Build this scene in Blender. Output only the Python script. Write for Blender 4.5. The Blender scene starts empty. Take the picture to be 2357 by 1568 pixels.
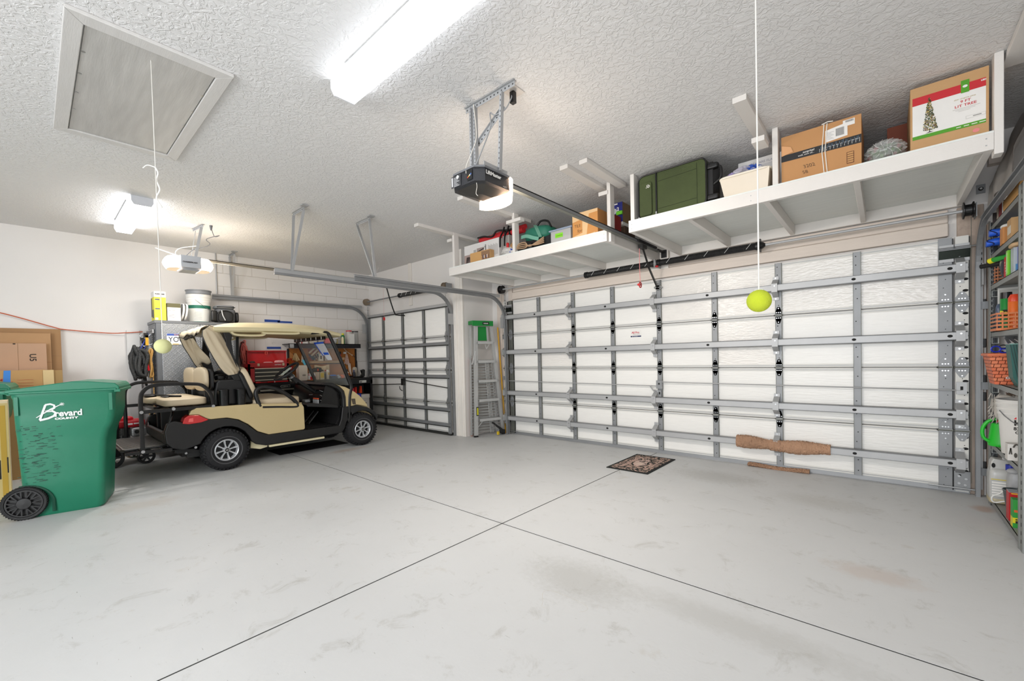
# Garage with golf cart, two sectional doors, overhead shelves and a rack of supplies.  Units: metres.
EXPOSURE, WORLD, LIGHT_EM = 0.8, 0.45, 2.9
FLOOR_A, FLOOR_B, CEIL, WALL_A, WALL_B = "c4c5c5", "d1d2d2", "dddcdb", "dad7d4", "e3e0dd"
import bpy, bmesh, math, random
from mathutils import Matrix, Vector
random.seed(7)
S = bpy.context.scene
COL = S.collection
# ---------------------------------------------------------------- camera, world, exposure
W_PX, H_PX, F_PX, CX, CY = 2357, 1568, 975.78, 1164.87, 845.19
yaw, pit, rol = math.radians(41.79247), math.radians(-1.23442), math.radians(1.39962)
fw = Vector((-math.sin(yaw)*math.cos(pit), math.cos(yaw)*math.cos(pit), math.sin(pit)))
ri = Vector((math.cos(yaw), math.sin(yaw), 0)); dn = fw.cross(ri)
c_, s_ = math.cos(rol), math.sin(rol)
rgt = c_*ri + s_*dn; dwn = -s_*ri + c_*dn
cam = bpy.data.cameras.new('camera'); cam_o = bpy.data.objects.new('camera', cam); COL.objects.link(cam_o)
cam_o.matrix_world = Matrix(((rgt.x, -dwn.x, -fw.x, 0), (rgt.y, -dwn.y, -fw.y, 0), (rgt.z, -dwn.z, -fw.z, 1.22), (0, 0, 0, 1)))
cam.sensor_fit = 'HORIZONTAL'; cam.sensor_width = 36; cam.lens = F_PX/W_PX*36
cam.shift_x = (W_PX/2 - CX)/W_PX; cam.shift_y = (CY - H_PX/2)/W_PX
cam.clip_start = 0.02
S.camera = cam_o
S.view_settings.view_transform = 'Standard'; S.view_settings.look = 'None'
S.view_settings.exposure = EXPOSURE; S.view_settings.gamma = 1; S.view_settings.use_curve_mapping = False
w = bpy.data.worlds.new('world'); S.world = w; w.use_nodes = True
w.node_tree.nodes['Background'].inputs[0].default_value = (.95, .975, 1.0, 1)
w.node_tree.nodes['Background'].inputs[1].default_value = WORLD
S.cycles.use_denoising = True
S.cycles.max_bounces = 10; S.cycles.diffuse_bounces = 6; S.cycles.sample_clamp_indirect = 6
S.cycles.caustics_reflective = False; S.cycles.caustics_refractive = False

def bulb(loc, power, rgb, r=.05):
    l = bpy.data.lights.new('bulb', 'POINT'); l.energy = power; l.color = rgb; l.shadow_soft_size = r
    o = bpy.data.objects.new('bulb', l); o.location = loc; COL.objects.link(o); return o
def lamp(name, loc, size, power, rgb, rot=(0, 0, 0), sy=None):
    l = bpy.data.lights.new(name, 'AREA'); l.shape = 'RECTANGLE'; l.size = size; l.size_y = sy or size
    l.energy = power; l.color = rgb
    o = bpy.data.objects.new(name, l); o.location = loc; o.rotation_euler = rot; COL.objects.link(o)
    return o

# added fill light: a broad soft unseen source behind the camera, brightens the doors
lamp('fill_light', (-.6, -3.8, 1.55), 3.0, 150, (.95, .975, 1.0), rot=(math.radians(92), 0, math.radians(8)), sy=2.2)
# ---------------------------------------------------------------- materials
def lin(h):
    h = h.lstrip('#'); v = [int(h[i:i+2], 16)/255 for i in (0, 2, 4)]
    return tuple(c/12.92 if c <= .04045 else ((c+.055)/1.055)**2.4 for c in v)
MATS = {}
def m(h, r=.5, me=0.0, bump=0.0, bs=60.0, var=.05, em=0.0, tr=0.0, al=1.0, coat=0.0, dirt=0.0, aniso=None):
    """procedural material: base colour with slight noise variation, bump, optional dirt"""
    key = (h, r, me, bump, bs, var, em, tr, al, coat, dirt, aniso)
    if key in MATS: return MATS[key]
    t = bpy.data.materials.new('mat_%s_%d' % (h.strip('#'), len(MATS))); t.use_nodes = True
    N, L = t.node_tree.nodes, t.node_tree.links
    p = N['Principled BSDF']; c = lin(h)
    p.inputs['Roughness'].default_value = r; p.inputs['Metallic'].default_value = me
    tc = N.new('ShaderNodeTexCoord')
    no = N.new('ShaderNodeTexNoise'); no.inputs['Scale'].default_value = 3.0 if not aniso else 6; no.inputs['Detail'].default_value = 4
    src = tc.outputs['Object']
    if aniso:
        mp = N.new('ShaderNodeMapping'); mp.inputs['Scale'].default_value = aniso; L.new(src, mp.inputs[0]); src = mp.outputs[0]
    L.new(src, no.inputs['Vector'])
    mx = N.new('ShaderNodeMix'); mx.data_type = 'RGBA'
    mx.inputs[6].default_value = tuple(max(0, x*(1-var*2)) for x in c)+(1,); mx.inputs[7].default_value = tuple(min(1, x*(1+var)) for x in c)+(1,)
    L.new(no.outputs[0], mx.inputs[0]); out = mx.outputs[2]
    if dirt:
        n2 = N.new('ShaderNodeTexNoise'); n2.inputs['Scale'].default_value = 5; n2.inputs['Detail'].default_value = 8; n2.inputs['Roughness'].default_value = .7
        L.new(tc.outputs['Object'], n2.inputs['Vector'])
        rp = N.new('ShaderNodeMapRange'); rp.inputs[1].default_value = .55; rp.inputs[2].default_value = .75; rp.inputs[4].default_value = dirt; L.new(n2.outputs[0], rp.inputs[0])
        m2 = N.new('ShaderNodeMix'); m2.data_type = 'RGBA'; m2.inputs[7].default_value = (.05, .04, .03, 1)
        L.new(rp.outputs[0], m2.inputs[0]); L.new(out, m2.inputs[6]); out = m2.outputs[2]
    L.new(out, p.inputs['Base Color'])
    if bump:
        n3 = N.new('ShaderNodeTexNoise'); n3.inputs['Scale'].default_value = bs; n3.inputs['Detail'].default_value = 3
        L.new(src, n3.inputs['Vector'])
        b = N.new('ShaderNodeBump'); b.inputs['Strength'].default_value = bump; b.inputs['Distance'].default_value = .01
        L.new(n3.outputs[0], b.inputs['Height']); L.new(b.outputs[0], p.inputs['Normal'])
    if em:
        p.inputs['Emission Color'].default_value = c+(1,); p.inputs['Emission Strength'].default_value = em
    p.inputs['Transmission Weight'].default_value = tr; p.inputs['Alpha'].default_value = al
    p.inputs['Coat Weight'].default_value = coat
    MATS[key] = t
    return t
WHITE = m('e4dfd8', .6, bump=.05, bs=300); WOODW = m('dedad5', .55, bump=.08, bs=120, var=.03)
GALV = m('8f9193', .5, .4, bump=.04, bs=90, var=.12); GALVL = m('b0b1b2', .5, .35, var=.08); GALVD = m('74766f', .5, .5, bump=.05, var=.2)
BLK = m('0c0c0d', .45); BLKG = m('0b0b0c', .22); BLKM = m('151516', .6, bump=.1, bs=400); DARK = m('2a2b2d', .5); STEEL = m('b9bbbd', .3, .9)
HOLE = m('121212', .8); CARD = m('b98b5e', .85, var=.04, bump=.05, bs=200); CARD2 = m('a98660', .85, var=.04); CARDD = m('8f7050', .85)
PAPER = m('e8e6e2', .7); INK = m('2b2724', .8); RED = m('c01518', .4); BLUE = m('1f52c8', .5); CREAM = m('bfac80', .32, var=.02, coat=.3)
SEATM = m('cdbc9f', .5, var=.03, bump=.05, bs=500); TAPE = m('1d55c4', .7)

# ---------------------------------------------------------------- mesh builder
class B:
    def __init__(s, mat=None):
        s.v, s.f, s.mi, s.mats, s.T = [], [], [], [], Matrix.Identity(4); s.m = mat or WHITE
    def idx(s):
        if s.m not in s.mats: s.mats.append(s.m)
        return s.mats.index(s.m)
    def add(s, vs, fs):
        n = len(s.v); k = s.idx()
        s.v += [tuple(s.T @ Vector(p)) for p in vs]
        for f in fs: s.f.append([n+i for i in f]); s.mi.append(k)
        return s
    def box(s, x0, x1, y0, y1, z0, z1):
        return s.add([(x0, y0, z0), (x1, y0, z0), (x1, y1, z0), (x0, y1, z0), (x0, y0, z1), (x1, y0, z1), (x1, y1, z1), (x0, y1, z1)],
                     [(3, 2, 1, 0), (4, 5, 6, 7), (0, 1, 5, 4), (1, 2, 6, 5), (2, 3, 7, 6), (3, 0, 4, 7)])
    def cbox(s, c, d): return s.box(c[0]-d[0]/2, c[0]+d[0]/2, c[1]-d[1]/2, c[1]+d[1]/2, c[2]-d[2]/2, c[2]+d[2]/2)
    def bar(s, p, q, w, h, up=(0, 0, 1)):
        """rectangular bar from p to q; w across, h along up"""
        p, q = Vector(p), Vector(q); d = (q-p).normalized(); u = Vector(up); sd = d.cross(u)
        if sd.length < 1e-5: u = Vector((1, 0, 0)); sd = d.cross(u)
        sd.normalize(); u = sd.cross(d)
        vs = [tuple(c+sd*a*w/2+u*b*h/2) for c in (p, q) for a, b in ((-1, -1), (1, -1), (1, 1), (-1, 1))]
        return s.add(vs, [(3, 2, 1, 0), (4, 5, 6, 7), (0, 1, 5, 4), (1, 2, 6, 5), (2, 3, 7, 6), (3, 0, 4, 7)])
    def prism(s, pts, ax, a0, a1):
        n = len(pts)
        def P(p, a): return {'x': (a, p[0], p[1]), 'y': (p[0], a, p[1]), 'z': (p[0], p[1], a)}[ax]
        vs = [P(p, a0) for p in pts]+[P(p, a1) for p in pts]
        return s.add(vs, [list(range(n))[::-1], list(range(n, 2*n))]+[(i, (i+1) % n, n+(i+1) % n, n+i) for i in range(n)])
    def sweep(s, path, prof, up=(0, 0, 1), closed=False, scale=None, caps=True):
        """profile points (side, up) swept along path with parallel transport"""
        P = [Vector(p) for p in path]; n = len(P); k = len(prof); vs = []
        u = Vector(up); last = None
        for i in range(n):
            if closed: t = (P[(i+1) % n]-P[i-1])
            else: t = P[min(i+1, n-1)]-P[max(i-1, 0)]
            t.normalize()
            if last is None:
                sd = t.cross(u)
                if sd.length < 1e-4: sd = t.cross(Vector((1, 0, 0)))
                sd.normalize(); uu = sd.cross(t)
            else:
                q = last.rotation_difference(t); sd = q @ sd; uu = q @ uu
                sd = (sd-t*sd.dot(t)).normalized(); uu = sd.cross(t)
            last = t.copy(); sc = scale[i] if scale else 1
            vs += [tuple(P[i]+sd*a*sc+uu*b*sc) for a, b in prof]
        fs = []
        for i in range(n if closed else n-1):
            j = (i+1) % n
            fs += [(i*k+a, i*k+(a+1) % k, j*k+(a+1) % k, j*k+a) for a in range(k)]
        if caps and not closed: fs += [list(range(k))[::-1], [(n-1)*k+a for a in range(k)]]
        return s.add(vs, fs)
    def tube(s, path, r, n=8, closed=False, scale=None):
        return s.sweep(path, [(r*math.cos(6.28318*i/n), r*math.sin(6.28318*i/n)) for i in range(n)], closed=closed, scale=scale)
    def cyl(s, p, q, r, r2=None, n=16): return s.sweep([p, q], [(r*math.cos(6.28318*i/n), r*math.sin(6.28318*i/n)) for i in range(n)], scale=[1, (r if r2 is None else r2)/r])
    def lathe(s, prof, c=(0, 0, 0), ax='z', n=24, cap=True):
        """prof: (radius, height) pairs"""
        vs = []; k = len(prof)
        for i in range(n):
            a = 6.2831853*i/n
            for r, h in prof:
                x, y = r*math.cos(a), r*math.sin(a)
                p = {'z': (x, y, h), 'x': (h, x, y), 'y': (x, h, y)}[ax]
                vs.append((c[0]+p[0], c[1]+p[1], c[2]+p[2]))
        fs = [(i*k+j, ((i+1) % n)*k+j, ((i+1) % n)*k+j+1, i*k+j+1) for i in range(n) for j in range(k-1)]
        if cap and prof[0][0] > 1e-6: fs.append([i*k for i in range(n)])
        if cap and prof[-1][0] > 1e-6: fs.append([i*k+k-1 for i in range(n)])
        return s.add(vs, fs)
    def ball(s, c, r, n=14):
        r = (r, r, r) if not hasattr(r, '__len__') else r; vs, fs = [], []; k = n//2+1
        for j in range(k):
            t = math.pi*j/(k-1)
            for i in range(n):
                a = 6.28318*i/n; vs.append((c[0]+r[0]*math.sin(t)*math.cos(a), c[1]+r[1]*math.sin(t)*math.sin(a), c[2]+r[2]*math.cos(t)))
        for j in range(k-1): fs += [(j*n+i, j*n+(i+1) % n, (j+1)*n+(i+1) % n, (j+1)*n+i) for i in range(n)]
        return s.add(vs, fs)
    def rbox(s, x0, x1, y0, y1, z0, z1, e=.35, n=5):
        """pillow-like superellipsoid box (soft cushion)"""
        c = ((x0+x1)/2, (y0+y1)/2, (z0+z1)/2); h = ((x1-x0)/2, (y1-y0)/2, (z1-z0)/2)
        vs, fs = [], []; nu, nv = 8*n, 4*n
        def sp(w, e): return math.copysign(abs(w)**e, w)
        for j in range(nv+1):
            t = -math.pi/2+math.pi*j/nv
            for i in range(nu):
                a = 6.2831853*i/nu
                vs.append((c[0]+h[0]*sp(math.cos(t), e)*sp(math.cos(a), e), c[1]+h[1]*sp(math.cos(t), e)*sp(math.sin(a), e), c[2]+h[2]*sp(math.sin(t), e)))
        for j in range(nv): fs += [(j*nu+i, j*nu+(i+1) % nu, (j+1)*nu+(i+1) % nu, (j+1)*nu+i) for i in range(nu)]
        return s.add(vs, fs)
    def grid(s, fn, nu, nv, closed_u=False):
        vs = [fn(i/(nu if closed_u else nu-1), j/(nv-1)) for j in range(nv) for i in range(nu)]
        fs = [(j*nu+i, j*nu+(i+1) % nu, (j+1)*nu+(i+1) % nu, (j+1)*nu+i) for j in range(nv-1) for i in range(nu if closed_u else nu-1)]
        return s.add(vs, fs)
    def on(s, o, r, u):
        """set local frame: x along r, y along u, z out of the surface, origin o"""
        r = Vector(r).normalized(); u = Vector(u).normalized(); z = r.cross(u)
        s.T = Matrix(((r.x, u.x, z.x, o[0]), (r.y, u.y, z.y, o[1]), (r.z, u.z, z.z, o[2]), (0, 0, 0, 1))); return s
    def off(s): s.T = Matrix.Identity(4); return s
    def dec(s, x0, x1, y0, y1, mat, z=.0012, t=.0006):
        s.m = mat; return s.box(x0, x1, y0, y1, z-t, z)
    def pdec(s, pts, mat, z=.0012, t=.0006):
        s.m = mat; return s.prism(pts, 'z', z-t, z)
    def text(s, txt, x, y, size, mat, z=.002, align='LEFT', sx=1.0, bold=0.0, shear=0.0):
        cu = bpy.data.curves.new('t', 'FONT'); cu.body = txt; cu.size = size; cu.align_x = align; cu.resolution_u = 3
        cu.offset = bold; cu.shear = shear
        ob = bpy.data.objects.new('t', cu); COL.objects.link(ob); dg = bpy.context.evaluated_depsgraph_get()
        me = bpy.data.meshes.new_from_object(ob.evaluated_get(dg))
        s.m = mat; s.add([(x+v.co.x*sx, y+v.co.y, z) for v in me.vertices], [list(p.vertices) for p in me.polygons])
        bpy.data.objects.remove(ob); bpy.data.meshes.remove(me); bpy.data.curves.remove(cu); return s
    def build(s, name, parent=None, smooth=0, bevel=0, seg=2, label=None, cat=None, group=None, kind=None, base=None, solid=0, sub=0):
        me = bpy.data.meshes.new(name)
        vs = s.v
        xs = [v[0] for v in vs]; ys = [v[1] for v in vs]; zs = [v[2] for v in vs]
        if parent is None: org = base or Vector(((min(xs)+max(xs))/2, (min(ys)+max(ys))/2, min(zs)))
        else: org = Vector(ORG[parent.name])
        org = Vector(org)
        me.from_pydata([tuple(Vector(v)-org) for v in vs], [], s.f); me.update()
        for mt in s.mats: me.materials.append(mt)
        me.polygons.foreach_set('material_index', s.mi)
        bm = bmesh.new(); bm.from_mesh(me); bmesh.ops.recalc_face_normals(bm, faces=bm.faces); bm.to_mesh(me); bm.free()
        if smooth:
            me.polygons.foreach_set('use_smooth', [True]*len(me.polygons))
            me.set_sharp_from_angle(angle=math.radians(smooth))
        o = bpy.data.objects.new(name, me); COL.objects.link(o)
        ORG[o.name] = tuple(org)
        if parent is None: o.location = org
        else: o.parent = parent
        if bevel:
            md = o.modifiers.new('bevel', 'BEVEL'); md.width = bevel; md.segments = seg; md.limit_method = 'ANGLE'; md.angle_limit = math.radians(40)
        if solid:
            md = o.modifiers.new('solid', 'SOLIDIFY'); md.thickness = solid; md.offset = 0
        if sub:
            md = o.modifiers.new('sub', 'SUBSURF'); md.levels = sub; md.render_levels = sub
        return tag(o, label, cat, group, kind)
ORG = {}
def tag(o, label=None, cat=None, group=None, kind=None):
    if label: o['label'] = label
    if cat: o['category'] = cat
    if group: o['group'] = group
    if kind: o['kind'] = kind
    return o
def thing(name, loc, label=None, cat=None, group=None, kind=None):
    o = bpy.data.objects.new(name, None); COL.objects.link(o); o.location = loc; o.empty_display_size = .1
    ORG[o.name] = tuple(loc); return tag(o, label, cat, group, kind)
def dup(o, dx, label=None, group=None, parent=None):
    """copy of a thing (or part) with copies of its parts, moved by dx"""
    c = o.copy(); COL.objects.link(c); c.location = Vector(o.location)+Vector(dx); ORG[c.name] = tuple(Vector(ORG[o.name])+Vector(dx))
    if label: c['label'] = label
    if parent: c.parent = parent
    for ch in list(o.children):
        d = ch.copy(); COL.objects.link(d); d.parent = c
        for g in list(ch.children):
            e = g.copy(); COL.objects.link(e); e.parent = d
    return c
def bez(p, n=8):
    """Catmull-Rom through points"""
    P = [Vector(q) for q in p]; P = [P[0]*2-P[1]]+P+[P[-1]*2-P[-2]]; out = []
    for i in range(1, len(P)-2):
        for k in range(n):
            t = k/n; a, b, c, d = P[i-1:i+3]
            out.append(.5*((2*b)+(c-a)*t+(2*a-5*b+4*c-d)*t*t+(3*b-a-3*c+d)*t**3))
    return out+[P[-2]]
def arc(c, r, a0, a1, n, ax='x'):
    o = []
    for i in range(n+1):
        a = math.radians(a0+(a1-a0)*i/n); u, v = r*math.cos(a), r*math.sin(a)
        o.append({'x': (c[0], c[1]+u, c[2]+v), 'y': (c[0]+u, c[1], c[2]+v), 'z': (c[0]+u, c[1]+v, c[2])}[ax])
    return o
ZC = 2.93
# ================================================================ the setting
def nmat(name):
    t = bpy.data.materials.new(name); t.use_nodes = True
    return t, t.node_tree.nodes, t.node_tree.links, t.node_tree.nodes['Principled BSDF']
def floor_mat():
    t, N, L, p = nmat('painted_concrete'); tc = N.new('ShaderNodeTexCoord'); p.inputs['Roughness'].default_value = .42
    def noise(sc, det=6, rough=.6, vec=None, dist=0):
        n = N.new('ShaderNodeTexNoise'); n.inputs['Scale'].default_value = sc; n.inputs['Detail'].default_value = det; n.inputs['Roughness'].default_value = rough
        n.inputs['Distortion'].default_value = dist; L.new(vec or tc.outputs['Object'], n.inputs['Vector']); return n.outputs[0]
    def rng(src, a, b, c=0, d=1):
        r = N.new('ShaderNodeMapRange'); L.new(src, r.inputs[0])
        for i, v in zip((1, 2, 3, 4), (a, b, c, d)): r.inputs[i].default_value = v
        return r.outputs[0]
    def mix(f, a, b):
        x = N.new('ShaderNodeMix'); x.data_type = 'RGBA'; L.new(f, x.inputs[0])
        for i, v in ((6, a), (7, b)):
            if isinstance(v, tuple): x.inputs[i].default_value = v+(1,)
            else: L.new(v, x.inputs[i])
        return x.outputs[2]
    c = mix(noise(1.1, 8), lin(FLOOR_A), lin(FLOOR_B))
    c = mix(rng(noise(5, 9, .75, dist=.6), .56, .72, 0, .45), c, lin('8f8b80'))
    c = mix(rng(noise(2.2, 8, .7), .62, .72, 0, .35), c, lin('a59a86'))
    c = mix(rng(noise(38, 5, .8), .715, .74, 0, .6), c, lin('55524c'))
    mp = N.new('ShaderNodeMapping'); mp.inputs['Scale'].default_value = (2, 14, 1); mp.inputs['Rotation'].default_value = (0, 0, .5); L.new(tc.outputs['Object'], mp.inputs[0])
    c = mix(rng(noise(6, 3, .6, mp.outputs[0]), .70, .75, 0, .6), c, lin('6f6d68'))
    sp = N.new('ShaderNodeSeparateXYZ'); L.new(tc.outputs['Object'], sp.inputs[0])
    def blot(c, x, y, rx, ry, col, a, sc=9):      # an old stain with a ragged outline
        vm = N.new('ShaderNodeMapping'); vm.vector_type = 'POINT'; vm.inputs['Location'].default_value = (-x/rx, -y/ry, 0); vm.inputs['Scale'].default_value = (1/rx, 1/ry, 0); L.new(tc.outputs['Object'], vm.inputs[0])
        ln = N.new('ShaderNodeVectorMath'); ln.operation = 'LENGTH'; L.new(vm.outputs[0], ln.inputs[0])
        ad = N.new('ShaderNodeMath'); L.new(ln.outputs['Value'], ad.inputs[0]); mu = N.new('ShaderNodeMath'); mu.operation = 'MULTIPLY'; mu.inputs[1].default_value = 1.6; L.new(noise(sc, 7, .75), mu.inputs[0]); L.new(mu.outputs[0], ad.inputs[1])
        return mix(rng(ad.outputs[0], 1.9, 1.2, 0, a*.6), c, lin(col))
    for q in ((-1.25, 1.95, .35, .22, '8d8a80', .45, 30), (-1.25, 4.45, .45, .25, '8a8780', .5, 25), (-.35, 4.2, .35, .2, '99958a', .4, 25), (-.05, 3.0, .22, .12, 'b08a6a', .4, 12), (-4.9, .62, .18, .3, 'b59c80', .35, 8), (-5.55, 2.9, .1, .35, 'a8784a', .5, 12), (-.5, 2.05, .6, .12, '98958c', .4, 18), (.55, 4.72, .08, .1, 'a8682a', .7, 12), (-6.1, 1.6, .4, .3, '8a8780', .5, 16)): c = blot(c, *q)
    L.new(c, p.inputs['Base Color'])
    bp = N.new('ShaderNodeBump'); bp.inputs['Strength'].default_value = .12; bp.inputs['Distance'].default_value = .01
    L.new(noise(14, 6), bp.inputs['Height']); L.new(bp.outputs[0], p.inputs['Normal'])
    L.new(rng(noise(3, 5), .3, .7, .42, .6), p.inputs['Roughness']); p.inputs['Specular IOR Level'].default_value = .35
    return t
def ceil_mat():
    t, N, L, p = nmat('knockdown_texture'); tc = N.new('ShaderNodeTexCoord'); p.inputs['Roughness'].default_value = .75
    p.inputs['Base Color'].default_value = lin(CEIL)+(1,)
    n = N.new('ShaderNodeTexNoise'); n.inputs['Scale'].default_value = 26; n.inputs['Detail'].default_value = 3; n.inputs['Roughness'].default_value = .55; n.inputs['Distortion'].default_value = 1.2
    L.new(tc.outputs['Object'], n.inputs['Vector'])
    r = N.new('ShaderNodeValToRGB'); r.color_ramp.elements[0].position = .44; r.color_ramp.elements[1].position = .56; L.new(n.outputs[0], r.inputs[0])
    b = N.new('ShaderNodeBump'); b.inputs['Strength'].default_value = .6; b.inputs['Distance'].default_value = .0045
    L.new(r.outputs[0], b.inputs['Height']); L.new(b.outputs[0], p.inputs['Normal']); return t
def wall_mat(block_y=None):
    t, N, L, p = nmat('painted_wall'); tc = N.new('ShaderNodeTexCoord'); p.inputs['Roughness'].default_value = .7
    n = N.new('ShaderNodeTexNoise'); n.inputs['Scale'].default_value = 1.3; n.inputs['Detail'].default_value = 6; L.new(tc.outputs['Object'], n.inputs['Vector'])
    x = N.new('ShaderNodeMix'); x.data_type = 'RGBA'; x.inputs[6].default_value = lin(WALL_A)+(1,); x.inputs[7].default_value = lin(WALL_B)+(1,)
    L.new(n.outputs[0], x.inputs[0]); L.new(x.outputs[2], p.inputs['Base Color'])
    n2 = N.new('ShaderNodeTexNoise'); n2.inputs['Scale'].default_value = 70; L.new(tc.outputs['Object'], n2.inputs['Vector'])
    b = N.new('ShaderNodeBump'); b.inputs['Strength'].default_value = .15; b.inputs['Distance'].default_value = .004
    L.new(n2.outputs[0], b.inputs['Height']); L.new(b.outputs[0], p.inputs['Normal'])
    if block_y is not None:
        sp = N.new('ShaderNodeSeparateXYZ'); L.new(tc.outputs['Object'], sp.inputs[0]); cb = N.new('ShaderNodeCombineXYZ')
        L.new(sp.outputs[1], cb.inputs[0]); L.new(sp.outputs[2], cb.inputs[1])
        br = N.new('ShaderNodeTexBrick'); br.inputs['Scale'].default_value = 1; br.inputs['Brick Width'].default_value = .405; br.inputs['Row Height'].default_value = .203
        br.inputs['Mortar Size'].default_value = .005; br.inputs['Mortar Smooth'].default_value = .6; L.new(cb.outputs[0], br.inputs['Vector'])
        b2 = N.new('ShaderNodeBump'); b2.invert = True; b2.inputs['Strength'].default_value = .7; b2.inputs['Distance'].default_value = .006
        L.new(br.outputs['Fac'], b2.inputs['Height']); L.new(b.outputs[0], b2.inputs['Normal']); L.new(b2.outputs[0], p.inputs['Normal'])
        x2 = N.new('ShaderNodeMix'); x2.data_type = 'RGBA'; x2.inputs[7].default_value = lin('c4bcb2')+(1,)
        mu = N.new('ShaderNodeMath'); mu.operation = 'MULTIPLY'; mu.inputs[1].default_value = .6; L.new(br.outputs['Fac'], mu.inputs[0]); L.new(mu.outputs[0], x2.inputs[0])
        L.new(x.outputs[2], x2.inputs[6]); L.new(x2.outputs[2], p.inputs['Base Color'])
    return t
def struct(name, b, **k): return b.build(name, kind='structure', **k)
FM, CM, WM, WB = floor_mat(), ceil_mat(), wall_mat(), wall_mat(1)
# floor slabs with a saw-cut control joint between them
b = B(FM); J = .005
for x0, x1 in ((-9, -2.11-J), (-2.11+J, 1.15)):
    for y0, y1 in ((-4, 2.275-J), (2.275+J, 5.4)): b.box(x0, x1, y0, y1, -.1, 0)
b.m = m('2a2928', .9); b.box(-9, 1.15, -4, 5.4, -.12, -.0015)
b.m = m('a3a19c', .9); b.bar((-5.35, -.5, .0002), (-5.05, 4.3, .0002), .003, .0004)
b.m = m('b0a284', .8); b.tube([(-1.2+.11*math.cos(a)*(1+.3*math.sin(3*a)), 1.70+.10*math.sin(a)*(1+.25*math.cos(2*a)), -.0009) for a in [i*.25 for i in range(19)]], .0012, n=4)
struct('floor', b, base=(0, 0, 0))
struct('ceiling', B(CM).box(-7.8, 1.2, -4, 5.35, ZC, ZC+.1), base=(0, 0, ZC))
YW, YB = 4.52, 5.18       # wall planes behind the small and the big door
struct('wall_left', B(WM).box(-7.75, -7.65, -4, 1.925, 0, ZC), base=(-7.65, 0, 0))
struct('wall_left_block', B(WB).box(-7.75, -7.65, 1.925, 4.62, 0, ZC), base=(-7.65, 0, 0)).name = 'wall_left.001'
struct('wall_front', B(WM).box(-7.75, -4.9, YW, YW+.1, 0, ZC).box(-5.0, -4.9, YW+.1, YB+.1, 0, ZC).box(-5.0, 1.15, YB, YB+.1, 0, ZC), base=(0, 5, 0))
struct('wall_right', B(wall_mat()).box(1.05, 1.15, -4, YB, 0, ZC), base=(1.05, 0, 0))
struct('baseboard_left', B(WHITE).box(-7.65, -7.615, -4, 2.2, 0, .26), bevel=.006)
# trims: boards beside and above the doors
PLK = m('d9cdc2', .6, bump=.12, bs=30, var=.05, aniso=(.4, 6, 6)); PLKB = m('b9a799', .7, bump=.2, bs=40, var=.25, aniso=(3, 3, .5), dirt=.5)
struct('trim_1', B(PLK).box(-4.42, .40, 5.12, YB, 2.145, 2.255), bevel=.008)
struct('trim_2', B(PLK).box(-4.42, .40, 5.145, YB, 2.26, 2.37), bevel=.008)
struct('trim_3', B(PLK).box(-4.78, -4.62, 5.155, YB, 0, 2.37).box(-4.52, -4.44, 5.15, YB, 2.13, 2.37), bevel=.005)
struct('trim_4', B(PLKB).box(.45, .60, 5.15, YB, 0, 2.37).box(.615, .67, 5.13, YB, 0, 2.2), bevel=.005)
struct('trim_5', B(WHITE).box(-5.06, -4.895, YW-.03, YW, 0, ZC).box(-5.10, -5.03, YW-.045, YW-.03, 0, 2.3).box(-4.955, -4.935, YW-.04, YW-.03, 0, ZC), bevel=.005)
struct('trim_6', B(WHITE).box(-2.16, -1.93, 5.12, YB, 2.25, 2.6), bevel=.005)
for i, z in enumerate((1.566, 1.246, .951, .812, .586, .418, .245)):
    a = B(DARK).cbox((.587, 5.146, z), (.05, .01, .07)) ; a.m = BLK; a.cbox((.587, 5.138, z), (.014, .012, .014))
    a.build('anchor_plate', bevel=.003, label='dark square anchor plate on the stained door jamb, %s' % ('topmost of seven', 'second from the top', 'third from the top', 'fourth, in the middle', 'fifth from the top', 'second from the bottom', 'lowest of seven')[i], cat='anchor', group='anchor plates on the right door jamb')
# conduit and access panels on walls
B(GALVL).cyl((-7.635, 1.93, 2.25), (-7.635, 1.93, ZC), .009).build('conduit', label='thin vertical conduit on the wall above the metal locker', cat='conduit')
B(WHITE).box(-6.29, -6.21, YW-.03, YW, 2.19, ZC).build('wall_channel', bevel=.006, label='white vertical wiring channel on wall above the narrow garage door', cat='wiring channel')
a = B(GALVL).cyl((-4.60, YB-.03, 1.85), (-4.60, YB-.03, 2.6), .006)
a.build('conduit', label='short thin conduit dropping down the wall beside the stepladder and the big door', cat='conduit')
B(m('d9d8d6', .5)).box(-7.645, -7.60, .865, 1.0, .27, 1.72).build('wall_panel', bevel=.004, label='tall narrow white board standing against left wall beside the hanging ropes', cat='board')
# ---------------- attic hatch
ha = thing('attic_hatch', (-3.6, .5, ZC-.02), 'white painted plywood attic hatch framed flush in the textured ceiling', 'attic hatch')
b = B(m('cfcdca', .5, var=.06, bump=.1, bs=40, aniso=(.5, 5, 5)))
x0, x1, y0, y1 = -4.36, -2.85, .155, .85
for q in (((x0, y0), (x1, y0), (x1-.085, y0+.07), (x0+.07, y0+.07)), ((x1, y0), (x1, y1), (x1-.085, y1-.07), (x1-.085, y0+.07)),
          ((x1, y1), (x0, y1), (x0+.07, y1-.07), (x1-.085, y1-.07)), ((x0, y1), (x0, y0), (x0+.07, y0+.07), (x0+.07, y1-.07))):
    b.prism(q, 'z', ZC-.02, ZC-.0005)
b.build('frame', ha, bevel=.003)
b = B(m('bdbbb7', .38, var=.16, bump=.12, bs=30, aniso=(.5, 5, 5))).box(x0+.076, x1-.091, y0+.076, y1-.076, ZC-.012, ZC-.001)
b.m = STEEL
for x in (-3.95, -3.7, -3.45, -3.2):
    for y in (.24, .77): b.cyl((x, y, ZC-.0135), (x, y, ZC-.012), .008)
b.build('panel', ha)
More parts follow.
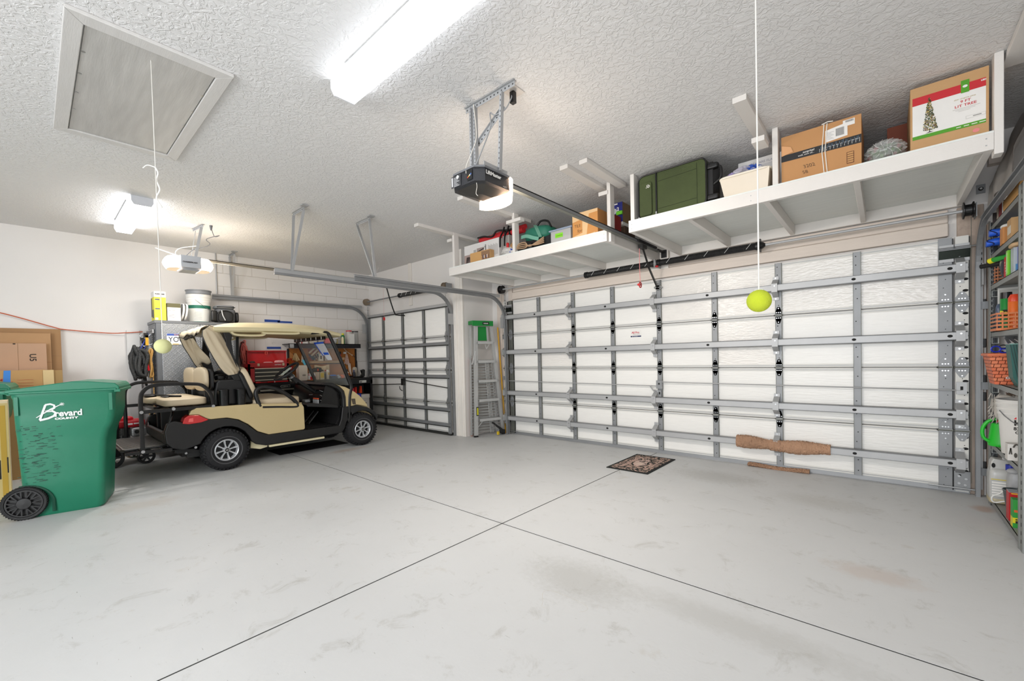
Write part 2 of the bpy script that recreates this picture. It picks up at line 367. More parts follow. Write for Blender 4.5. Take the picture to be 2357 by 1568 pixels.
# ---------------- ceiling fluorescent fixtures
def fixture(x0, x1, y0, y1, label, power):
    t = thing('ceiling_light', ((x0+x1)/2, (y0+y1)/2, ZC-.09), label, 'ceiling light', 'fluorescent ceiling lights')
    b = B(m('cfd0d2', .5)).box(x0+.012, x1-.012, y0+.012, y1-.012, ZC-.03, ZC-.001)
    b.box(x0+.2, x1-.2, y0-.012, y0+.012, ZC-.012, ZC-.001).box(x0+.2, x1-.2, y1-.012, y1+.012, ZC-.012, ZC-.001); b.build('housing', t)
    for x in (x0, x1-.012):
        B(m('c9cbd0', .5) if x > x0 else m('e3e4e8', .5)).prism([(y0, ZC-.001), (y0, ZC-.05), (y0+.02, ZC-.088), (y1-.02, ZC-.088), (y1, ZC-.05), (y1, ZC-.001)], 'x', x, x+.012).build('end_cap', t)
    B(m('f4f8ff', .5, em=power, var=0)).prism([(y0+.002, ZC-.015), (y0+.002, ZC-.05), (y0+.02, ZC-.087), (y1-.02, ZC-.087), (y1-.002, ZC-.05), (y1-.002, ZC-.015)], 'x', x0+.012, x1-.012).build('diffuser', t)
fixture(-2.50, -1.25, 1.262, 1.43, 'large lit fluorescent wrap fixture on ceiling, cut by the upper picture edge', LIGHT_EM)
fixture(-6.86, -5.56, .71, .885, 'small far fluorescent wrap fixture on ceiling near the white garage door opener', LIGHT_EM*2.4)
# ================================================================ garage doors
FOAM = m('ecebe7', .34, bump=.22, bs=9, var=.03, aniso=(1, 1, 7))
FOAMW = m('e9e6e1', .22, bump=.6, bs=16, var=.03, aniso=(1, 1, 3.5))
RAILW = m('dcdbd6', .5, var=.03)
def hinge_mesh(wd=.055):
    b = B(GALV)
    for s in (1, -1):
        b.prism([(-wd/2, s*.012), (wd/2, s*.012), (wd/2, s*.035), (.012, s*.085), (-.012, s*.085), (-wd/2, s*.035)], 'y', -.016, -.011)
        b.m = STEEL
        for x, z in ((-.017, .028), (.017, .028), (0, .028), (0, .07)): b.cyl((x, -.016, s*z), (x, -.022, s*z), .0055, n=8)
        b.m = GALV
    b.m = GALVD; b.cyl((-wd/2-.006, -.022, 0), (wd/2+.006, -.022, 0), .010, n=10); b.m = GALV; b.box(-wd/2, wd/2, -.03, -.012, -.013, .013)
    b.m = BLK; b.cyl((-wd/2-.012, -.022, 0), (-wd/2-.004, -.022, 0), .006, n=8)
    return b
def put(b, name, parent, loc, **k):
    """build a mesh about the origin as a part placed at loc"""
    b.v = [tuple(Vector(v)+Vector(loc)) for v in b.v]; return b.build(name, parent, **k)
def part_copy(o, dx):
    c = o.copy(); COL.objects.link(c); c.location = Vector(o.location)+Vector(dx); return c
d1 = thing('door_1', (-2.03, 5.13, 0), 'wide white insulated sectional garage door with galvanised struts', 'garage door', kind='structure')
seams = (.04, .524, 1.052, 1.588, 2.125); X0, X1 = -4.43, .36
for i in range(4):
    z0, z1 = seams[i]+.006, seams[i+1]-.006
    b = B(RAILW).box(X0, X1, 5.128, 5.17, z0, z0+.03).box(X0, X1, 5.128, 5.17, z1-.03, z1)
    st = [X0, -3.89, -3.28, -2.67, -2.05, -1.42, -.81, -.19, X1]
    for k in range(8):
        b.m = FOAMW if (i == 3 and k in (1, 4, 5, 6, 7, 0)) or (i == 2 and k in (1, 5)) else FOAM
        b.box(st[k]+.002, st[k+1]-.002, 5.133, 5.168, z0+.03, z1-.03)
    b.m = GALVL; b.box(X0, X1, 5.122, 5.128, z0+.012, z0+.018).box(X0, X1, 5.122, 5.128, z1-.018, z1-.012)
    b.build('door_section', d1)
for x in (-3.89, -3.28, -2.67, -2.05, -1.42, -.81, -.19):
    b = B(GALV).box(x-.026, x+.026, 5.112, 5.128, .045, 2.12); b.m = GALVD; b.box(x-.029, x-.026, 5.108, 5.128, .045, 2.12).box(x+.026, x+.029, 5.108, 5.128, .045, 2.12)
    b.m = HOLE
    for z in (.09, .19, .36, .45, .62, .74, .97, 1.15, 1.24, 1.48, 1.69, 1.78, 2.0, 2.08):
        b.cyl((x-.008+.01*((z*100) % 2), 5.112, z), (x-.008+.01*((z*100) % 2), 5.111, z), .005, n=8)
    b.build('stile', d1)
for x, w, mt, mc in ((-4.56, .076, RAILW, 1), (-4.45, .07, GALVD, 0), (.378, .08, GALV, 0), (.474, .076, RAILW, 1)):
    b = B(mt).box(x-w/2, x+w/2, 5.106, 5.13, .02, 2.128); b.m = BLK; b.box(x+w/2, x+w/2+.009, 5.12, 5.13, .02, 2.12); b.m = HOLE
    if mc:
        k = 0
        for z in [.1+.093*j for j in range(22)]:
            xx = x+(.02 if x > 0 else -.012); k += 1; b.lathe([(0, 0), (.016, 0)], (0, 0, 0), n=3) if 0 else b.prism([(xx+.017*math.cos(a*.5236), z+.011*math.sin(a*.5236)) for a in range(12)], 'y', 5.1045, 5.106)
    for j in range(30):
        z = .06+.069*j; b.cyl((x-.01+.012*(j % 3), 5.106, z), (x-.01+.012*(j % 3), 5.1048, z), .0035, n=6)
    b.build('end_stile', d1)
ST = ((1.862, 'a'), (1.31, 'b'), (.665, 'c'), (.262, 'd'))
for z, _ in ST:
    b = B(GALV); h = .034
    b.prism([(5.07, z-h-.004), (5.07, z+h+.004), (5.066, z+h+.004), (5.04, z+h), (5.028, z+h-.004), (5.028, z-h+.004), (5.04, z-h), (5.066, z-h-.004)], 'x', -4.565, .50)
    b.m = GALVL; b.box(-4.565, .50, 5.027, 5.028, z-h+.008, z+h-.008); b.m = HOLE
    for x in (-3.9, -2.73, -1.47, -.21, .40): b.prism([(x+.016*math.cos(a*.5236), z+.012*math.sin(a*.5236)) for a in range(12)], 'y', 5.0255, 5.0268)
    if _ in 'cd': b.prism([(-2.09+.012*math.cos(a*.5236), z+.01*math.sin(a*.5236)) for a in range(12)], 'y', 5.0255, 5.0268)
    b.build('strut', d1)
def bracket(x, z):
    b = B(GALVL); w = .026
    b.box(x-w, x+w, 5.019, 5.0245, z-.042, z+.042)
    for s in (1, -1):
        b.bar((x, 5.022, z+s*.040), (x, 5.10, z+s*.088), 2*w, .004); b.box(x-w, x+w, 5.100, 5.106, z+min(s*.088, s*.12), z+max(s*.088, s*.12))
        b.m = STEEL; b.cyl((x, 5.1, z+s*.105), (x, 5.094, z+s*.105), .008, n=8); b.m = GALVL
    b.m = STEEL; b.cyl((x+.002, 5.019, z+.018), (x+.002, 5.013, z+.018), .007, n=8)
    return b
b0 = bracket(-3.33, ST[0][0]).build('strut_bracket', d1)
for x in (-3.33, -2.10, -.83, .46, -4.55):
    for z, _ in ST:
        if not (x == -3.33 and _ == 'a'): part_copy(b0, (x+3.33, 0, z-ST[0][0]))
h0 = put(hinge_mesh(), 'hinge', d1, (-3.28, 5.128, .524))
for z in seams[1:4]:
    for x in (-3.28, -2.67, -2.05, -1.42, -.81):
        if not (x == -3.28 and z < .6): part_copy(h0, (x+3.28, 0, z-.524))
h1 = put(hinge_mesh(.08), 'hinge', d1, (.378, 5.118, .524))
for z in seams[1:4]:
    for x in (-4.56, -4.45, .378, .474):
        if not (x == .378 and z < .6): part_copy(h1, (x-.378, 0, z-.524))
for x in (-4.54, -4.45, .385, .475):       # dark tilted top roller brackets
    b = B(GALVL).box(x-.042, x+.042, 5.098, 5.104, 2.04, 2.066).box(x-.042, x+.042, 5.098, 5.104, 1.925, 1.95); b.m = GALV
    b.cyl((x-.05, 5.085, 2.035), (x+.05, 5.085, 2.035), .01, n=10).box(x-.045, x+.045, 5.082, 5.104, 2.02, 2.03); b.m = m('3a403c', .25, .9)
    b.prism([(5.085, 2.02), (5.104, 1.95), (5.098, 1.95), (5.075, 2.015)], 'x', x-.045, x+.045)
    if abs(x-.475) < .01 or x == -4.54:
        b.m = STEEL; b.cyl((x+(.04 if x > 0 else -.03), 5.085, 2.035), (x+(.085 if x > 0 else .0), 5.085, 2.035), .006, n=8)
    b.build('top_bracket', d1)
for x in (-4.54, .475):
    b = B(GALV).box(x-.048, x+.045, 5.094, 5.104, .03, .19); b.m = STEEL
    b.cyl((x-.2 if x > 0 else x-.03, 5.085, .05), (x+.07 if x > 0 else x+.2, 5.085, .05), .007, n=8)
    for dx, z in ((-.02, .15), (.02, .13), (-.02, .09), (.015, .08)): b.cyl((x+dx, 5.094, z), (x+dx, 5.088, z), .009, n=8)
    b.build('bottom_bracket', d1)
B(GALV).prism([(5.125, .008), (5.13, .05), (5.17, .05), (5.17, 0), (5.12, 0)], 'x', X0, .52).build('bottom_retainer', d1)
for xa, za, xb, zb in ((-4.53, .853, -2.08, .833), (-2.03, .882, .47, .862)):
    B(GALVL).cyl((xa, 5.085, za), (xb, 5.085, zb), .006, n=8).build('lock_bar', d1)
b = B(GALV).box(-2.085, -2.015, 5.075, 5.11, .80, .90).box(-2.07, -2.03, 5.09, 5.112, .70, .78); b.m = HOLE; b.cbox((-2.05, 5.074, .86), (.02, .002, .02)).cbox((-2.05, 5.089, .745), (.016, .002, .03))
b.m = GALVL; b.tube(bez([(-2.16, 5.07, .835), (-2.13, 5.05, .80), (-2.10, 5.06, .765), (-2.07, 5.085, .745)]), .007); b.build('lock', d1)
b = B(GALVL).box(.44, .50, 5.08, 5.106, .83, .93); b.m = HOLE; b.cbox((.47, 5.079, .88), (.016, .002, .03)); b.build('lock', d1)
b = B().on((-2.36, 5.1325, 1.488), (1, 0, 0), (0, 0, 1))
b.dec(-.07, .07, -.042, .042, PAPER, .002); b.dec(-.07, .07, -.042, -.026, m('22305a', .7), .003); b.text('All Pro', -.055, .004, .034, m('c23a48', .7), .0032, sx=1.05, bold=.001)
b.text('GARAGE DOORS', -.04, -.012, .012, INK, .0032); b.text('321 724-6129', -.05, -.039, .013, PAPER, .0034); b.off(); b.build('sticker', d1)
b = B(GALVL).box(-2.075, -2.02, 5.07, 5.108, 2.005, 2.05); b.m = STEEL; b.cyl((-2.09, 5.08, 2.03), (-2.0, 5.08, 2.03), .012, n=10); b.m = GALV; b.cyl((-2.045, 5.075, 2.03), (-2.045, 5.07, 2.03), .03, n=12); b.build('arm_bracket', d1)

d2 = thing('door_2', (-6.35, 4.44, 0), 'narrow white sectional garage door with dark steel struts behind the golf cart', 'garage door', kind='structure')
A0, A1 = -7.52, -5.17
for i in range(4):
    z0, z1 = seams[i]+.006, seams[i+1]-.02
    b = B(RAILW).box(A0, A1, 4.44, 4.48, z0, z0+.03).box(A0, A1, 4.44, 4.48, z1-.03, z1); b.m = FOAM; b.box(A0+.01, A1-.01, 4.445, 4.478, z0+.03, z1-.03)
    b.m = GALVL; b.box(A0, A1, 4.436, 4.44, z0+.01, z0+.018).box(A0, A1, 4.436, 4.44, z1-.018, z1-.01); b.build('door_section', d2)
for x in (-7.03, -6.41, -5.80):
    b = B(GALV).box(x-.025, x+.025, 4.425, 4.44, .045, 2.1); b.m = m('5a5d58', .5, .5); b.box(x-.028, x-.022, 4.42, 4.44, .045, 2.1).box(x+.022, x+.028, 4.42, 4.44, .045, 2.1); b.build('stile', d2)
for x in (-7.53, -5.19):
    B(GALV).box(x-.035, x+.035, 4.42, 4.44, .03, 2.1).build('end_stile', d2)
SM = (1.475, 1.225, .945, .415, .17, 2.086)
for z in SM:
    b = B(GALVL if z > 2 else GALV).prism([(4.40, z+.02), (4.42, z+.028), (4.42, z-.028), (4.40, z-.02)], 'x', A0-.02, A1+.02); b.m = m('2c2d2b', .5, .3); b.box(A0, A1, 4.398, 4.42, z-.034, z-.02); b.build('strut', d2)
for z in seams[1:4]:
    for x in (-7.03, -6.41, -5.80, -5.21, -7.53):
        if x == -7.03 and z < .6: h2 = put(hinge_mesh(.06), 'hinge', d2, (x, 4.428, z))
        else: part_copy(h2, (x+7.03, 0, z-.524))
B(m('3b3c3a', .5, .4)).box(A0, A1, 4.425, 4.48, 0, .04).build('bottom_retainer', d2)
for xa, za, xb, zb in ((-7.5, .765, -6.43, .80), (-6.38, .868, -5.2, .765)):
    B(m('4a4b49', .4, .7)).cyl((xa, 4.40, za), (xb, 4.40, zb), .008, n=8).build('lock_bar', d2)
b = B(m('3a3b39', .4, .7)).box(-6.44, -6.37, 4.38, 4.425, .78, .90).tube(bez([(-6.47, 4.37, .76), (-6.44, 4.36, .71), (-6.40, 4.38, .68)]), .007); b.build('lock', d2)

# ---------------- tracks, flag brackets and hangers
TP = [(-.012, -.026), (.014, -.026), (.014, -.018), (-.004, -.018), (-.004, .018), (.014, .018), (.014, .026), (-.012, .026)]
def perf(b, p, q, w=.03, n=None, dirn=(0, 0, 1)):
    """perforated angle iron from p to q"""
    p, q = Vector(p), Vector(q); d = q-p; L = d.length; n = n or max(2, int(L/.03)); d.normalize(); sd = d.cross(Vector(dirn))
    if sd.length < .01: sd = Vector((1, 0, 0))
    sd.normalize(); b.m = GALVL; b.bar(p, q, w, .003, up=sd.cross(d)); b.bar(p+sd*w/2, q+sd*w/2, .003, w, up=sd.cross(d)); nn = sd.cross(d)
    b.m = m('3d3d3c', .7)
    for i in range(n):
        c = p+d*L*(i+.5)/n
        b.bar(c-nn*.0022, c+nn*.0022, .010, .010, up=d)
    b.m = GALVL
    return b
def track(name, x, yv, ztop, yend, label, side, hang=(), r=.38, zt2=None):
    t = thing(name, (x, yv, 0), label, 'door track')
    path = [(x, yv, .0+z*(ztop-r)/10) for z in range(11)]+arc((x, yv-r, ztop-r), r, 0, 90, 12)[1:]+[(x, yv-r-.2, ztop), (x, yend, ztop)]
    b = B(GALV).sweep(path[:11], TP if side > 0 else [(-a, c) for a, c in TP], up=(0, 1, 0)); b.build('vertical_track', t)
    b = B(GALV).sweep(path[10:], TP if side > 0 else [(-a, c) for a, c in TP], up=(0, 1, 0)); b.build('horizontal_track', t)
    z2 = zt2 or ztop+.045
    b = B(GALVL).box(x-.002+side*.012, x+.002+side*.012, yend, yv-.1, z2-.045, z2+.0).box(x-.0+side*.012-.014, x+side*.012+.014, yend, yv-.1, z2-.003, z2)
    b.build('track_angle', t)
    b = B(GALVL).box(x+side*.014, x+side*.018, yv-.10, yv+.035, ztop-r-.1, ztop-r+.07).box(x+side*.014, x+side*.03, yv+.03, yv+.034, .05, ztop+.045); b.m = HOLE
    for i in range(8): b.cbox((x+side*.022, yv+.0285, ztop-.35+.045*i), (.008, .002, .02))
    b.build('flag_bracket', t)
    for k, z in enumerate((.2, .9, 1.55)):
        B(GALV).box(x+side*.014, x+side*.075, yv+.012, yv+.016, z-.03, z+.03).build('track_bracket', t)
    for (y, xa, xb, lean) in hang:
        b = perf(B(GALVL), (xa, y, ZC-.02), (xb, y, ZC-.02), .03, dirn=(0, 1, 0)); b.box(xb-.0, xb+.07, y-.05, y+.02, ZC-.012, ZC-.002)
        perf(b, (xa+.0, y, ZC-.03), (x+(-.01), y, z2), .03, dirn=(0, 1, 0)); perf(b, (xb-.03, y, ZC-.03), (x+.012, y, z2), .03, dirn=(0, 1, 0)); b.build('hanger', t)
    return t
track('garage_track', -4.49, 5.03, 2.17, 2.48, 'galvanised door track curving to the left of the wide garage door above the stepladder', -1, [(2.73, -4.86, -4.54, 0)])
track('garage_track', .562, 5.10, 2.185, 2.3, 'galvanised door track running beside the right wall and the steel shelving', 1)
track('garage_track', -5.115, 4.47, 2.25, 1.85, 'galvanised door track to the right of the narrow garage door with V hanger', 1, [(2.04, -5.02, -4.72, 0)])
track('garage_track', -7.56, 4.41, 2.25, 1.85, 'galvanised door track against the left block wall above toolbox and workbench', -1, [(2.11, -7.62, -7.35, 0)])

# ---------------- torsion shafts with springs
def torsion(x0, x1, y, z, springs, label, dk, drum):
    t = thing('torsion_assembly', ((x0+x1)/2, y, z), label, 'garage door spring')
    B(GALVL if dk else GALV).cyl((x0, y, z), (x1, y, z), .0125, n=12).build('shaft', t)
    for a, c in springs:
        b = B(m('101011', .55) if dk else m('2e2e2c', .6)); r = .033; n = int((c-a)/.011)
        b.lathe([(r+.003*(i % 2), a+(c-a)*i/(2*n)) for i in range(2*n+1)], (0, y, z), 'x', 14)
        b.m = m('d8d8d6', .6)
        for k in range(5):
            xx = a+(c-a)*(k+.5)/5; b.bar((xx, y-r-.003, z-.022), (xx+.045, y-r-.003, z+.03), .003, .005, up=(0, 1, 0))
        b.m = BLK
        for e in (a, c): b.cyl((e-.02, y, z), (e+.02, y, z), r+.008, n=14)
        b.build('spring', t)
    for e, s in ((x0+.02, 1), (x1-.02, -1)):
        b = B(drum); b.lathe([(.02, -.03), (.065, -.028), (.065, -.02), (.045, -.015), (.045, .02), (.062, .026), (.062, .032), (.02, .034)], (e, y, z), 'x', 20)
        b.m = GALV; b.box(e-s*.045-.003, e-s*.045+.003, y-.02, y+.10, z-.06, z+.05); b.build('cable_drum', t)
        B(GALVD).cyl((e-s*(.02 if dk else -.02), y+.02, z-.05), (e-s*(.02 if dk else -.02), y+.02, .12), .002, n=5).build('cable', t)
    return t
t = torsion(-4.53, .515, 4.98, 2.300, ((-2.97, -2.055), (-1.99, -.96)), 'long steel torsion shaft with black coil springs above the wide garage door', 1, BLK)
b = B(GALVL).box(-2.03, -2.02, 4.93, 5.12, 2.255, 2.342).lathe([(.014, -.015), (.040, -.015), (.040, .015), (.014, .015)], (-2.022, 4.98, 2.300), 'x', 16); b.m = RED; b.cbox((-2.0, 4.95, 2.255), (.03, .02, .02)); b.build('center_bracket', t)
b = B(BLK).lathe([(.014, -.02), (.045, -.02), (.03, .01), (.014, .03)], (-.925, 4.98, 2.300), 'x', 12).box(-.945, -.935, 4.96, 5.0, 2.235, 2.365); b.build('winding_cone', t)
torsion(-7.5, -5.12, 4.36, 2.365, ((-6.36, -5.66),), 'torsion shaft with one dark coil spring above the narrow garage door', 0, m('8d7f6e', .5, .5))

# ---------------- opener rails and motor units
def arm(b, p): b.m = BLK; b.tube(bez(p, 5), .011); return b
OB = m('25262a', .35, bump=.3, bs=250, var=.1)
op = thing('garage_door_opener', (-2.07, 2.1, 2.34), 'dark grey garage door opener with glowing lens hanging in front of the wide door', 'garage door opener', 'garage door openers')
x0, x1, y0, y1 = -2.225, -1.93, 1.95, 2.24
b = B(OB); zs = ((2.365, .018), (2.375, 0), (2.47, 0.004), (2.485, .012))
def octo(e, c=.05): return [(x0+e+c, y0+e), (x1-e-c, y0+e), (x1-e, y0+e+c), (x1-e, y1), (x0+e, y1), (x0+e, y0+e+c)]
for (za, ea), (zb, eb) in zip(zs[:-1], zs[1:]):
    n = 6; b.add([(p[0], p[1], za) for p in octo(ea)]+[(p[0], p[1], zb) for p in octo(eb)], [(i, (i+1) % n, n+(i+1) % n, n+i) for i in range(n)])
b.add([(p[0], p[1], 2.485) for p in octo(.012)], [list(range(6))]); b.m = m('6c6d70', .4); b.prism(octo(-.004), 'z', 2.462, 2.474)
b.m = m('33302c', .4); b.add([(p[0], p[1], 2.365) for p in octo(.018)]+[((p[0]+2*(-2.075))/3, (p[1]*.4+2.12*.6), 2.335) for p in octo(.018)], [(i, (i+1) % 6, 6+(i+1) % 6, 6+i) for i in range(6)]+[list(range(6, 12))])
b.on((x1+.002, 2.10, 2.42), (0, 1, 0), (0, 0, 1)); b.text('LiftMaster', -.095, .004, .034, PAPER, .002, sx=1.05, bold=.0012); b.text('myQ', .07, -.04, .017, PAPER, .002)
b.on((-2.075, y0-.002, 2.42), (1, 0, 0), (0, 0, 1)); b.dec(-.125, -.03, -.04, .036, m('3a3a3c', .6)); b.dec(-.12, -.108, -.03, .03, m('c9c9c9', .7), .002)
for k in range(7): b.dec(-.10, -.045-(k % 3)*.012, -.034+k*.009, -.031+k*.009, m('c9c9c9', .7), .002)
b.pdec([(-.06+.012*math.cos(a), .022+.012*math.sin(a)) for a in [i*.6283 for i in range(10)]], m('d9d9d9', .7), .0025); b.dec(.03, .08, -.03, .035, HOLE, .0015)
for k, h in enumerate(('b8412c', 'c8a13a', 'e0e0dc', '3d66b0')): b.dec(.035+k*.01, .043+k*.01, -.015+k*.005, -.005+k*.005, m(h, .5), .003)
b.off(); b.build('housing', op, bevel=.004)
LENS = m('ffe9d2', .4, em=5, var=0)
b = B(LENS)
def lensf(u, v):
    a = math.pi*u; e = .0+.12*math.sin(a); zz = 2.318+.155*v; k = 1-.35*(1-v)**2*.6
    return (-2.0775-.148*math.cos(a), y1+e*k, zz)
b.grid(lensf, 17, 6); b.add([lensf(i/16, 0) for i in range(17)]+[(-2.0775, y1, 2.31)], [(i, i+1, 17) for i in range(16)]); b.add([lensf(i/16, 1) for i in range(17)], [list(range(17))])
b.build('light_lens', op, smooth=40); bulb((-1.985, 2.36, 2.26), 4, (1, .84, .70)); lamp('opener_lamp', (-1.985, 2.30, 2.235), .22, 16, (1, .93, .86), rot=(math.radians(35), 0, 0))
b = B(GALV).box(-2.085, -2.055, 2.33, 5.16, 2.475, 2.505); b.m = GALVD; b.box(-2.087, -2.05, 2.33, 5.16, 2.473, 2.476); b.m = m('1a1a1b', .5, .5)
n = 170
for i in range(n): b.cbox((-2.065, 2.36+i*2.75/n, 2.5125), (.010, .0095, .012))
b.cbox((-2.05, 4.8, 2.50), (.03, .5, .02)); b.build('rail', op)
b = B(m('e08a8a', .6)).tube(bez([(-2.09, 4.68, 2.44), (-2.092, 4.68, 2.2), (-2.088, 4.68, 2.05)]), .0035); b.m = RED; b.tube(arc((-2.088, 4.68, 2.02), .03, 0, 360, 12, 'x')[:-1], .006, closed=True); b.cbox((-2.088, 4.66, 2.02), (.03, .05, .02)); b.build('release_handle', op)
b = B(m('d9d4c9', .5)).tube(bez([(-2.02, 2.0, ZC-.03), (-2.01, 2.01, 2.7), (-2.03, 1.99, 2.6), (-2.06, 1.96, 2.5), (-2.05, 1.945, 2.44)]), .0025).tube(bez([(-1.97, 1.96, 2.36), (-1.962, 1.955, 2.33), (-1.968, 1.952, 2.29), (-1.955, 1.955, 2.27)]), .0018); b.build('wire', op)
B(m('d8d2cc', .5)).box(-1.82, -1.72, 2.07, 2.17, ZC-.006, ZC-.0005).build('outlet', label='ceiling outlet plate above the dark garage door opener', cat='outlet')
KO = .9587
for ch in op.children:      # the rail runs through the gap between the two shelves
    o3 = Vector(ORG[op.name]); cc = Vector((0, 0, 1.22))
    for v in ch.data.vertices: v.co = cc+(v.co+o3-cc)*KO-o3
b = B(GALVL); perf(b, (-2.13, 2.035, ZC-.02), (-1.69, 2.035, ZC-.02), .032, dirn=(0, 1, 0)); perf(b, (-2.045, 2.03, ZC-.03), (-1.945, 1.93, 2.435), .03, dirn=(0, 1, 0)); perf(b, (-1.80, 2.03, ZC-.03), (-1.87, 2.07, 2.44), .026, dirn=(0, 1, 0))
perf(b, (-2.08, 2.03, ZC-.03), (-1.98, 1.93, 2.435), .03, dirn=(0, 1, 0)); perf(b, (-1.99, 2.0, 2.62), (-1.80, 2.06, 2.82), .03, dirn=(0, 1, 0)); b.bar((-1.87, 1.93, 2.435), (-1.87, 2.15, 2.435), .004, .05); b.build('hanger_bracket', op)
b = B(m('8f9091', .5)).tube(bez([(-1.93, 1.91, 2.43), (-1.89, 1.96, 2.58), (-1.87, 2.0, 2.70), (-1.89, 2.02, 2.80), (-1.86, 2.03, 2.78), (-1.80, 2.06, 2.80), (-1.77, 2.09, 2.87), (-1.77, 2.10, 2.90)]), .004); b.m = BLK; b.cbox((-1.77, 2.11, 2.885), (.03, .03, .07)); b.build('power_cord', op)
b = B(BLK).cbox((-1.985, 4.525, 2.405), (.05, .12, .04)); arm(b, [(-1.985, 4.525, 2.40), (-1.99, 4.62, 2.30), (-2.01, 4.75, 2.20)]); b.bar((-2.005, 4.72, 2.22), (-2.045, 5.06, 2.03), .012, .03); b.build('door_arm', op)
b = B(BLKM).box(-2.0, -1.955, 4.90, 5.11, 2.437, 2.445).box(-2.01, -1.945, 5.105, 5.112, 2.38, 2.47); b.build('header_bracket', op)
o2 = thing('garage_door_opener', (-6.3, 1.3, 2.37), 'white garage door opener with two glowing lenses above the golf cart', 'garage door opener', 'garage door openers')
xa, xb = -6.44, -6.17
b = B(m('a8abb0', .35)).box(xa, xb, 1.21, 1.41, 2.39, 2.53); b.m = m('8b8e93', .4); b.prism([(1.21, 2.39), (1.41, 2.39), (1.39, 2.36), (1.23, 2.36)], 'x', xa+.02, xb-.02)
b.on((xb+.002, 1.31, 2.455), (0, 1, 0), (0, 0, 1)); b.text('CHAMBERLAIN', -.085, -.01, .022, INK, .002, sx=.98, bold=.0008, shear=.2); b.off(); b.build('housing', o2, bevel=.006)
for s, ya in ((-1, 1.21), (1, 1.41)):
    b = B(m('fff3e6', .4, em=8, var=0))
    def lf(u, v, s=s, ya=ya):
        a = math.pi*(u-.5); return (-6.305+.135*math.sin(a), ya+s*.15*math.cos(a)**.6*(.75+.25*math.sin(math.pi*v)), 2.375+.14*v)
    b.grid(lf, 13, 7); b.add([lf(i/12, 1) for i in range(13)], [list(range(13))]); b.m = m('b9a58c', .4, em=.6); b.add([lf(i/12, 0) for i in range(13)], [list(range(13))]); b.build('light_lens', o2, smooth=50)
b = B(m('9c9484', .4, .6)).box(-6.315, -6.285, 1.45, 4.35, 2.505, 2.53); b.m = m('3a3228', .5, .4); b.box(-6.305, -6.295, 1.45, 4.35, 2.53, 2.542); b.build('rail', o2)
b = B(BLK).cbox((-6.3, 4.03, 2.485), (.05, .1, .03)); arm(b, [(-6.3, 4.05, 2.48), (-6.30, 4.12, 2.25), (-6.30, 4.20, 2.04), (-6.30, 4.25, 2.01), (-6.30, 4.40, 2.01)]); b.build('door_arm', o2)
b = B(m('c9a0a0', .6)).tube([(-6.3, 3.99, 2.47), (-6.3, 3.99, 1.94)], .002); b.m = RED; b.cbox((-6.3, 3.99, 1.93), (.015, .03, .05)); b.build('release_handle', o2)
b = B(GALVL); perf(b, (-6.45, 1.40, ZC-.02), (-6.15, 1.44, ZC-.02), .03, dirn=(0, 1, 0)); perf(b, (-6.20, 1.43, ZC-.03), (-6.20, 1.36, 2.53), .03, dirn=(0, 1, 0)); b.bar((-6.42, 1.42, ZC-.03), (-6.42, 1.36, 2.54), .028, .003, up=(0, 1, 0)); b.build('hanger_bracket', o2)
b = B(m('6d6e70', .5)).tube(bez([(-6.15, 1.52, ZC-.03), (-6.14, 1.55, 2.80), (-6.06, 1.58, 2.80), (-6.10, 1.50, 2.77), (-6.13, 1.46, 2.74), (-6.14, 1.50, 2.70), (-6.18, 1.45, 2.66), (-6.25, 1.35, 2.62), (-6.32, 1.28, 2.54)]), .004); b.cyl((-6.15, 1.52, ZC-.002), (-6.15, 1.52, ZC-.06), .018, .008)
b.m = m('e6e6e0', .5); b.tube(bez([(-6.25, 1.40, 2.68), (-6.3, 1.25, 2.64), (-6.33, 1.20, 2.60), (-6.33, 1.19, 2.54)]), .004).bar((-6.35, 1.22, 2.55), (-6.42, 1.02, 2.62), .02, .006); b.build('wire', o2)
bulb((-6.3, 1.70, 2.42), 4, (1, .86, .72)); lamp('opener_lamp', (-6.3, 1.31, 2.35), .2, 11, (1, .95, .89)); bulb((-6.3, .98, 2.42), .5, (1, .86, .72))
# ---------------- ceiling cords with tennis balls
def ball_cord(x, y, z, r, h, label, top=ZC, knot=None):
    t = thing('tennis_ball', (x, y, z), label, 'tennis ball', 'parking guide tennis balls')
    b = B(m(h, .9, bump=.6, bs=900, var=.08)).ball((x, y, z), r, 28); b.m = m('b9c46a', .9)
    b.build('ball', t, smooth=80)
    b = B(m('d9d6cf', .8)).tube([(x, y, z+r*.9), (x, y, top)], .0022); b.m = m('c9c9c4', .6); b.tube([(x-.012, y, z+r*.95), (x+.006, y+.004, z+r*1.02), (x+.012, y, z+r*.93)], .003)
    if knot: b.m = m('e2e0da', .8); b.tube(bez([(x, y, knot), (x+.006, y+.01, knot-.03), (x-.004, y+.004, knot-.07), (x+.006, y+.015, knot-.12), (x, y, knot-.17), (x+.01, y+.02, knot-.22)], 5), .0045).tube(bez([(x, y, knot), (x-.02, y-.03, knot+.01), (x-.03, y-.05, knot-.01)], 4), .003)
    b.build('cord', t); return t
ball_cord(-.287, 1.492, 1.376, .034, 'c8d62f', 'bright yellow-green tennis ball hanging on a white cord before the wide door')
ball_cord(-3.03, .496, 1.333, .041, 'dddea2', 'pale yellow tennis ball hanging from the attic hatch near the license plate', ZC-.012, 2.33)
